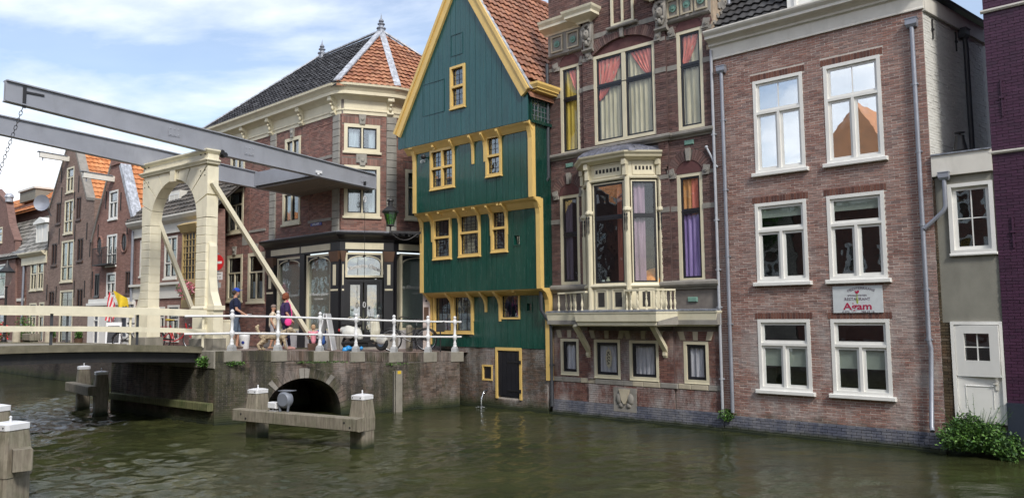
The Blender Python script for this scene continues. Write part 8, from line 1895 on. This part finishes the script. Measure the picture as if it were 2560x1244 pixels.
def bicycle(label, loc, rz, fm_, group, saddle, extra=None, s=1.0, lean=.0):
    t = thing('bicycle', label, 'bicycle', loc=loc, rz=rz, group=group); r = .345; F, B_ = Vector((.56, 0, r)), Vector((-.52, 0, r))
    wheel(t, F, r-.02); wheel(t, B_, r-.02); bb = Vector((-.06, 0, .29)); st = Vector((-.22, 0, .80)); hd0, hd1 = Vector((.36, 0, .60)), Vector((.31, 0, .86))
    m = MB(); m.tube([bb, st], .016, 8).tube([bb, Vector((.18, 0, .40)), hd0], .020, 8).tube([st-Vector((-.03, 0, .15)), Vector((.1, 0, .52)), hd0+Vector((-.0, 0, .08))], .014, 8).tube([hd0, hd1], .021, 8)
    for y in (-.05, .05): m.tube([bb+Vector((0, y*.5, 0)), B_+Vector((0, y, 0))], .010, 6).tube([st+Vector((.04, y*.4, -.18)), B_+Vector((0, y, 0))], .009, 6).tube([hd0+Vector((0, y*.8, 0)), F+Vector((-.06, y, .10)), F+Vector((0, y, 0))], .012, 6)
    m.build('frame', fm_, t)
    m = MB(); m.tube([hd1, hd1+Vector((-.03, 0, .16))], .013, 8); q = hd1+Vector((-.03, 0, .16)); m.tube([q+Vector((-.20, -.29, .02)), q+Vector((-.05, -.25, .05)), q+Vector((.04, -.1, .0)), q+Vector((.04, .1, 0)), q+Vector((-.05, .25, .05)), q+Vector((-.20, .29, .02))], .012, 8); m.build('handlebar', STEEL if saddle != 'all' else fm_, t)
    m = MB(); 
    for y in (-.29, .29): m.tube([q+Vector((-.26, y, .015)), q+Vector((-.14, y*.97, .03))], .019, 8)
    m.build('grips', RUB, t)
    m = MB(); m.tube([st, st+Vector((-.02, 0, .13))], .012, 8); m.build('seat_post', STEEL, t); m = MB(); m.ball(st+Vector((-.08, 0, .17)), .10, 10, 7, sx=1.0, sy=1.0, sz=.4).ball(st+Vector((.07, 0, .165)), .05, 8, 6, sx=1.8, sy=.7, sz=.5); m.build('saddle', extra or RUB, t, smooth=True)
    m = MB()
    for c, a0, a1 in ((F, .35, 2.6), (B_, .0, 2.9)): m.tube([c+Vector(((r+.02)*math.cos(a), 0, (r+.02)*math.sin(a))) for a in [a0+(a1-a0)*k/14 for k in range(15)]], .022, 6)
    m.build('mudguards', fm_, t); m = MB(); m.tube([B_+Vector((-.22, -.06, .41)), B_+Vector((.22, -.06, .41)), B_+Vector((.22, .06, .41)), B_+Vector((-.22, .06, .41))], .008, 5, close=True)
    for y in (-.06, .06): m.tube([B_+Vector((-.1, y, .41)), B_+Vector((0, y, 0))], .007, 5)
    m.build('luggage_rack', fm_, t); m = MB(); m.tube([bb+Vector((0, -.07, 0)), bb+Vector((.02, -.07, -.16)), bb+Vector((.02, -.15, -.17))], .010, 6).tube([bb+Vector((0, .07, 0)), bb+Vector((-.02, .07, .16)), bb+Vector((-.02, .15, .17))], .010, 6).lathe([(.09, 0), (.09, .01)], (0, 0, 0), 16)
    m.box(bb.x-.02, bb.x+.06, -.2, -.1, bb.z-.185, bb.z-.165).bar(bb+Vector((0, -.03, .05)), B_+Vector((0, -.03, .04)), .04, .05).tube([bb+Vector((-.1, -.03, .02)), bb+Vector((-.18, -.16, -.27))], .009, 5); 
    m.build('crank_and_chainguard', RUB, t)
    MB().lathe([(.03, 0), (.045, .03), (.04, .06)], (.44, 0, .78), 8).build('headlamp', STEEL, t); return t
G2 = 'parked bicycles'
bicycle('black city bicycle parked behind the railing near the green house', ground_pt(1023, 24.05), PI+.10, flat('bike_black', (.014, .014, .016), .35), G2, 'all')
bicycle('red bicycle with a yellow saddle parked behind the portal', ground_pt(440, 24.6), -.15, flat('bike_red', (.55, .02, .03), .35), G2, 'x', flat('saddle_yellow', (.6, .42, .05), .6))
bicycle('dark bicycle half hidden behind the far leg of the portal', ground_pt(345, 27.5), .2, flat('bike_dark', (.03, .03, .035), .4), G2, 'x')
# scooter
sc_ = thing('scooter', 'white and black retro scooter parked behind the railing with a windscreen', 'scooter', loc=ground_pt(911, 23.7), rz=-.42); WH = flat('scooter_white', (.66, .66, .62), .22); CRM = flat('scooter_shield', (.60, .58, .48), .3)
def solidwheel(par, c, r): 
    m = MB(); m.tube([Vector(c)+Vector((r*math.cos(a), 0, r*math.sin(a))) for a in [2*PI*k/24 for k in range(24)]], .058, 10, close=True); w = m.build('wheel', RUB, par, smooth=True); MB().tube([Vector(c)+Vector((0, -.05, 0)), Vector(c)+Vector((0, .05, 0))], .12, 14).tube([Vector(c)+Vector((0, -.06, 0)), Vector(c)+Vector((0, .06, 0))], .03, 8).build('rim', STEEL, w)
solidwheel(sc_, (.62, 0, .235), .175); solidwheel(sc_, (-.60, 0, .235), .175)
b = MB(); caps(b, [Vector(p) for p in ((-.78, 0, .62), (-.55, 0, .62), (-.30, 0, .55), (-.18, 0, .42))], [.12, .19, .17, .12]); b.ball((-.50, .12, .52), .19, 12, 8, sx=1.3, sy=.55, sz=.9).ball((-.50, -.12, .52), .19, 12, 8, sx=1.3, sy=.55, sz=.9); remesh(b, 'rear_body', WH, sc_, .018, 6)
b = MB(); caps(b, [Vector(p) for p in ((.36, 0, .30), (.44, 0, .6), (.42, 0, .95))], [.10, .12, .09]); b.box(.34, .41, -.2, .2, .33, .86); b.ball((.38, 0, .85), .18, 10, 7, sx=.35, sz=.9); remesh(b, 'leg_shield', CRM, sc_, .016, 5)
b = MB(); b.ball((.62, 0, .34), .22, 12, 8, sy=.5, sz=.75); b.box(.36, .60, -.07, .07, .34, .44); remesh(b, 'front_mudguard', WH, sc_, .016, 4)
MB().box(-.25, .42, -.17, .17, .25, .31).build('footboard', RUB, sc_); b = MB(); caps(b, [Vector(p) for p in ((-.80, 0, .84), (-.5, 0, .83), (-.18, 0, .80))], [.06, .09, .09]); b.box(-.8, -.15, -.11, .11, .76, .82); remesh(b, 'seat', RUB, sc_, .016, 5)
b = MB(); caps(b, [Vector((.40, 0, .98)), Vector((.50, 0, 1.02))], [.09, .08]); remesh(b, 'headlamp_housing', WH, sc_, .012, 3); m = MB(); m.tube([(.36, -.33, 1.03), (.42, -.12, 1.0), (.42, .12, 1.0), (.36, .33, 1.03)], .018, 8); m.build('handlebar', STEEL, sc_)
m = MB(); 
for y in (-.22, .22): m.tube([(.38, y, 1.02), (.36, y*1.25, 1.26)], .007, 5)
m.build('mirror_stalk', STEEL, sc_); MB().ball((.36, -.28, 1.29), .06, 10, 6, sx=.3, sz=.8).ball((.36, .28, 1.29), .06, 10, 6, sx=.3, sz=.8).build('mirrors', STEEL, sc_)
ws_ = MB().prism([(-.22, 1.02), (.22, 1.02), (.24, 1.3), (.12, 1.46), (-.12, 1.46), (-.24, 1.3)], 0, .006).build('windscreen', glassmat('clear_plastic', .1), sc_) ; ws_.matrix_basis = Matrix.Translation((.50, 0, 0)) @ Matrix.Rotation(PI/2, 4, 'Z') @ Matrix.Rotation(.0, 4, 'X')
MB().tube([(.52, 0, 1.02), (.585, 0, 1.02)], .07, 12).build('headlamp', STEEL, sc_); MB().ball((-.93, 0, .62), .05, 8, 5).build('tail_lamp', flat('lamp_red', (.5, .02, .02), .3), sc_); MB().box(-.3, .2, -.14, -.10, .12, .28).tube([(-.2, -.15, .25), (-.7, -.18, .22)], .05, 10).build('engine', RUB, sc_); MB().tube([(-.05, 0, .26), (-.1, -.18, .02)], .015, 6).build('side_stand', STEEL, sc_)
bl_ = thing('plastic_bag', 'crumpled bright blue plastic bag on the ground beside the scooter', 'bag', loc=ground_pt(884, 23.0)); b = MB(); rr = random.Random(5)
for k in range(9): b.ball((rr.uniform(-.25, .25), rr.uniform(-.08, .08), rr.uniform(.02, .08)), rr.uniform(.05, .09), 8, 5)
remesh(b, 'bag_film', flat('bag_blue', (.03, .30, .70), .35), bl_, .014, 1, .05, .05)
# ------------------------------------------------------------------ signs and street things
t = thing('traffic_sign', 'round red no entry sign with a small plate beneath, half hidden by the portal', 'traffic sign', loc=ground_pt(539, 21.9), rz=-.36); p = t.location
z_ = lambda Y: at_depth(540, Y, 21.9).z-p.z
RD = flat('sign_red_enamel', (.62, .02, .025), .35); WHT = flat('sign_white', (.74, .74, .74), .4)
MB().tube([(0, .03, 0), (0, .03, z_(632))], .025, 8).build('pole', MT['zinc'], t); MB().tube([(0, -.012, z_(656)), (0, .0, z_(656))], .225, 32).build('disc', RD, t); MB().box(-.165, .165, -.016, -.01, z_(656)-.035, z_(656)+.035).build('bar', WHT, t)
MB().box(-.16, .19, -.012, 0, z_(699), z_(680)).build('plate', WHT, t); me_ = text(t, None, 'uitgezonderd', .015, z_(686), .058, MT['iron'], -.014, sx=.9); m = MB()
for cx in (-.08, .0, .11): m.tube([(cx+.028*math.cos(a), -.014, z_(694)+.028*math.sin(a)) for a in [2*PI*k/12 for k in range(12)]], .004, 4, close=True)
m.tube([(-.08, -.014, z_(694)), (-.05, -.014, z_(690)), (-.01, -.014, z_(690)), (0, -.014, z_(694))], .004, 4); m.build('cycle_symbol', MT['iron'], t)
MB().box(-.1, .14, -.012, 0, z_(719), z_(706)).build('lower_plate', MT['railgrey'], t)
t = thing('notice_box', 'black square box on a slim pole by the end of the white railing', 'notice box', loc=ground_pt(1101, 23.75), rz=.1); MB().tube([(0, 0, 0), (0, 0, .65)], .022, 8).build('pole', MT['iron'], t); MB().bev(-.13, .13, -.06, .06, .62, .93, .01).build('box', MT['iron'], t)
t = thing('info_pillar', 'pale pink information pillar with a dark panel beside the green house', 'information pillar', loc=ground_pt(1067, 25.2), rz=-.2); MT['palepink'] = paint('pillar_paint', (.55, .46, .42), .6); MB().bev(-.12, .12, -.05, .05, 0, 1.95, .01).build('pillar', MT['palepink'], t); MB().box(-.08, .08, -.056, -.05, 1.0, 1.4).build('panel', MT['brownwood'], t); MB().ball((0, -.05, 1.6), .035, 8, 5, sy=.3).build('emblem', MT['iron'], t)
for X, Y_, lab in ((1023, 24.4, 'weathered brown wooden street bollard behind the black bicycle'), ): t = thing('wooden_bollard', lab, 'bollard', loc=ground_pt(X, Y_)); MB().lathe([(.11, 0), (.10, .75), (.08, .8), (.001, .82)], (0, 0, 0), 10).build('post', MT['oldwood'], t)
t = thing('a_frame_board', 'tall white A-frame board edge on in front of the shop', 'sign board', loc=ground_pt(817, 22.95), rz=.0)
for s in (-1, 1): MB().bar((s*.22, 0, 0), (s*.03, 0, 1.08), .03, .55, up=(0, 1, 0)).build('board', MT['railwhite'], t)
t = thing('street_cabinet', 'small cream street cabinet beside the foot of the portal', 'cabinet', loc=ground_pt(566, 23.6), rz=-.3); MB().bev(-.26, .26, -.15, .15, 0, .88, .02).build('cabinet_body', MT['cream2'], t); MB().box(-.22, .22, -.158, -.15, .08, .8).build('cabinet_door', MT['cream'], t)
t = thing('white_bin', 'small white bin with a blue emblem behind the man in the blue cap', 'bin', loc=ground_pt(611, 24.2)); MB().lathe([(.13, 0), (.16, .35), (.16, .42), (.10, .5), (.001, .5)], (0, 0, 0), 14).build('bin_body', MT['railwhite'], t, smooth=50); MB().ball((0, -.15, .2), .05, 8, 6, sy=.3).build('emblem', MT['blue'], t)
t = thing('a_frame_board', 'small white framed sandwich board by the far canal houses', 'sign board', loc=ground_pt(284, 33.5), rz=.3)
for s in (-1, 1): MB().bar((0, s*.25, 0), (0, s*.03, 1.0), .6, .04, up=(0, 1, 0)).build('board', MT['railwhite'], t)
MB().bar((0, -.23, .12), (0, -.075, .85), .46, .03, up=(0, 1, 0)).build('chalk_panel', MT['darkframe'], t)
# flags on the white panelled house
def flag(label, Y, P, mat, cat='flag'):
    t = thing('flag', label, cat, loc=at_depth(*P[0], Y)); m = MB(); o = t.location; n = 14; rows = []
    A, B_, C_, D_2 = [at_depth(x, y, Y)-o for x, y in P]
    for j in range(n+1):
        for i in range(n+1):
            u, v = i/n, j/n; p = A*(1-u)*(1-v)+B_*u*(1-v)+C_*u*v+D_2*(1-u)*v; p = p+Vector((0, .09*math.sin(7*u+3*v)*(.3+v), 0)); m.v.append(tuple(p))
    for j in range(n):
        for i in range(n): a = j*(n+1)+i; m.f.append((a, a+1, a+n+2, a+n+1))
    me = m.mesh('flag_cloth', True, fix=False); me.materials.append(mat[0])
    if len(mat) > 1:
        me.materials.append(mat[1])
        for q in me.polygons: q.material_index = ((q.index // n)*7//n) % 2
    link('flag_cloth', me, t); return t
ye = flat('flag_yellow', (.78, .56, .03), .8); rd_, wh_ = flat('flag_red', (.62, .03, .05), .8), flat('flag_white', (.70, .68, .68), .8)
fl1 = flag('red and white striped flag hanging from an angled pole on the white panelled house', 34.6, [(262, 800), (273, 728), (291, 768), (286, 808)][0:4], [rd_, wh_])
fl2 = flag('yellow flag with a small dark emblem hanging next to the striped one', 34.2, [(283, 725), (318, 745), (321, 776), (296, 772)], [ye]); em_ = MB().prism([(-.12, -.02), (-.06, .06), (.02, .03), (.09, .08), (.14, .0), (.06, -.05), (-.02, -.02), (-.08, -.06)], -.12, -.11).build('emblem', MT['iron'], fl2); em_.matrix_basis = Matrix.Translation(at_depth(311, 768, 34.1)-fl2.location+Vector((0, .1, 0)))
q0, q1 = at_depth(272, 726, 35.1), at_depth(336, 760, 36.6); wbuild(MB().tube([q0, q1], .025, 6), 'flag_pole', MT['offwhite'], tC)
# leaves: clumps of small folded leaf faces
def leafcloud(name, par, c, rad, n, size, mats, seed, squash=1.0, droop=0.0, kind='stuff', hollow=.35):
    rr = random.Random(seed); ms = [MB() for _ in mats]
    for k in range(n):
        while True:
            v = Vector((rr.uniform(-1, 1), rr.uniform(-1, 1), rr.uniform(-1, 1)))
            if hollow < v.length < 1: break
        p = Vector((v.x*rad[0], v.y*rad[1], v.z*rad[2])); p *= 1+.16*math.sin(5*v.x+seed)*math.cos(4*v.z+2*v.y); d = Vector((rr.uniform(-1, 1), rr.uniform(-1, 1), rr.uniform(-.8, .6))).normalized(); a = d.cross(Vector((rr.uniform(-1, 1), rr.uniform(-1, 1), rr.uniform(-1, 1)))).normalized(); s_ = size*rr.uniform(.6, 1.3); q = Vector(c)+p
        m = ms[rr.randrange(len(mats))]; m.add([q, q+d*s_*.5+a*s_*.28+Vector((0, 0, .1*s_)), q+d*s_, q+d*s_*.5-a*s_*.28+Vector((0, 0, .1*s_))], [(0, 1, 2), (0, 2, 3)])
    for m, mt in zip(ms, mats):
        if m.v: o = m.build(name, mt, par, fix=False); o['kind'] = 'stuff'
def leafm(name, c):
    m, t, b, o = newmat(name); r = rnd(t); t.links.new(ramp(t, r, [(0, tuple(x*.55 for x in c)), (.5, c), (1, tuple(min(1, x*1.5) for x in c))]), b.inputs['Base Color']); b.inputs['Roughness'].default_value = .6
    b.inputs['Subsurface Weight'].default_value = 0; return m
LG = [leafm('leaf_bright', (.10, .21, .035)), leafm('leaf_mid', (.06, .14, .025)), leafm('leaf_dark', (.03, .08, .018))]
pb_ = fX.W(fX.u(2440, 1100, -.3), -.25, 0); t = thing('waterside_bush', 'leafy green bush growing from the wall foot below the white stable door', 'bush', loc=(pb_.x, pb_.y, .1))
for k, (c, rd__, n) in enumerate((((.1, 0, .28), (.5, .28, .28), 1900), ((-.35, .1, .25), (.35, .25, .25), 900), ((.4, -.25, .15), (.35, .28, .28), 1000), ((-.1, .1, .55), (.3, .2, .2), 350))): leafcloud('foliage', t, c, rd__, n, .07, LG, 90+k, hollow=.1)
rr = random.Random(12); m = MB(); lf = MB()
for k in range(34):
    a = rr.uniform(0, 6.3); tip = Vector((rr.uniform(-.65, .65), rr.uniform(-.35, .25), rr.uniform(.55, 1.15))); m.tube([(tip.x*.2, tip.y*.2, .0), (tip.x*.6, tip.y*.6, tip.z*.6), tuple(tip)], [.008, .006, .002], 4)
    for j in range(12):
        p = Vector((tip.x*(.5+.5*j/12), tip.y*(.5+.5*j/12), tip.z*(.45+.55*j/12))); d = Vector((rr.uniform(-1, 1), rr.uniform(-1, 1), rr.uniform(-.2, .5))).normalized(); s_ = .075*(1-j/20); q = d.cross(Vector((0, 0, 1))).normalized(); lf.add([p, p+d*s_*.5+q*s_*.22, p+d*s_, p+d*s_*.5-q*s_*.22], [(0, 1, 2), (0, 2, 3)])
m.build('stems', LG[2], t)['kind'] = 'stuff'; lf.build('leaves', LG[0], t, fix=False)['kind'] = 'stuff'
def tuft(label, p, rad, n, sz, seed, name='wall_plant'):
    t = thing(name, label, 'plant', loc=p); leafcloud('foliage', t, (0, 0, 0), rad, n, sz, LG, seed, hollow=0)
tuft('moss and small ferns at the foot of the seam between the brick houses', fA.W(.12, -.1, .38), (.22, .09, .14), 500, .05, 5); tuft('weeds rooted in the quay rim beside the bridge end', fQ.W(.4, -.04, 1.58), (.4, .06, .06), 350, .05, 6); tuft('line of moss and weeds under the quay rim over the culvert', fQ.W(2.2, -.03, 1.53), (1.7, .05, .035), 800, .035, 7)
tuft('fern growing where the bridge deck meets the abutment', fLW.W(LA-.4, -.08, 1.62), (.2, .12, .14), 300, .08, 8); tuft('weeds on the right part of the quay rim', fQ.W(4.8, -.03, 1.38), (.6, .05, .035), 250, .04, 9); tuft('dark green weeds at the waterline under the corner pipe', fX.W(.25, -.08, .55), (.35, .1, .1), 450, .05, 10)
# hanging basket, shrubs, pots, lamp and bollards of the back canal
pc_ = at_depth(465, 722, 29.6); t = thing('hanging_basket', 'hanging basket of pink flowers seen through the bridge portal', 'flower basket', loc=pc_); PKM = [leafm('petal_pink', (.75, .16, .26)), leafm('petal_pale', (.80, .36, .42)), LG[1]]
leafcloud('flowers', t, (0, 0, 0), (.33, .33, .34), 1500, .07, PKM, 31, hollow=.3); MB().tube([(0, 0, .3), (0, 0, 1.2)], .015, 5).tube([(0, 0, 1.2), (0, 1.2, 1.3)], .02, 5).build('hanger', ir, t)
def potplant(label, X, Yd, sz, seed, mats=LG): 
    t = thing('potted_plant', label, 'potted plant', loc=ground_pt(X, Yd)); MB().lathe([(.16, 0), (.2, .28), (.22, .3), (.001, .3)], (0, 0, 0), 10).build('pot', MT['b_rough'] if False else MT['brownwood'], t); leafcloud('foliage', t, (0, 0, .3+sz*.8), (sz*.6, sz*.6, sz), 500, .09, mats, seed, hollow=.1)
potplant('tall green shrub in a pot by the low house', 59, 34.8, .62, 41); potplant('small green shrub in a pot beside the grey bollard', 48, 34.6, .3, 42); potplant('low potted plant left of the warehouse door', 128, 35.5, .22, 43); potplant('low potted plant right of the warehouse door', 196, 35.0, .2, 44); potplant('red flowering plant at the left picture edge', 3, 31, .45, 45, [leafm('petal_red', (.65, .04, .05)), LG[1]])
for X, D2, l in ((40, 33.8, 'grey stone bollard on the back quay left of the shrubs'), (121, 34.2, 'grey stone bollard in front of the brown warehouse')): t = thing('stone_bollard', l, 'bollard', loc=ground_pt(X, D2)); MB().lathe([(.17, 0), (.15, .6), (.12, .72), (.001, .78)], (0, 0, 0), 12).build('stone', MT['stonelight'], t, smooth=50)
t = thing('planter_box', 'weathered wooden planter box on the back quay', 'planter', loc=ground_pt(76, 33.9), rz=-.7)
MB().bev(-.5, .5, -.2, .2, .25, .55, .02).box(-.45, -.35, -.15, .15, 0, .25).box(.35, .45, -.15, .15, 0, .25).build('box', MT['oldwood'], t)
t = thing('street_lantern', 'black lantern on a post at the left edge of the picture', 'street lantern', loc=ground_pt(9, 30)); MB().lathe([(.09, 0), (.09, .4), (.05, .5), (.04, 2.4), (.07, 2.45)], (0, 0, 0), 8).build('post', ir, t)
MB().lathe([(.12, 2.5), (.25, 3.0)], (0, 0, 0), 6).build('lantern_glass', MT['glass'], t); MB().lathe([(.27, 2.99), (.28, 3.04), (.13, 3.2), (.07, 3.3), (.03, 3.45), (.001, 3.5)], (0, 0, 0), 8).build('lantern_roof', ir, t)
# tree on the opposite bank, seen only as a reflection
pt_ = fOp.W(-4.2, -1.6, 1.25); t = thing('opposite_tree', 'leafy lime tree on the opposite bank, outside the picture', 'tree', loc=pt_); MB().tube([(0, 0, 0), (.05, 0, 2.5), (-.1, .1, 5.0), (0, 0, 9.0)], [.22, .17, .12, .04], 8).tube([(0, 0, 3.2), (1.0, .3, 5.2)], [.1, .03], 6).tube([(0, 0, 3.8), (-1.1, -.2, 5.8)], [.09, .03], 6).build('trunk', MT['brownwood'], t)
for k, c in enumerate(((0, 0, 8.0), (1.0, .3, 6.6), (-1.1, 0, 7.2), (.2, -.6, 6.0), (0, .3, 9.6))): leafcloud('crown', t, c, (1.35, 1.3, 1.15), 1300, .22, LG[1:], 70+k, hollow=.3)
# end
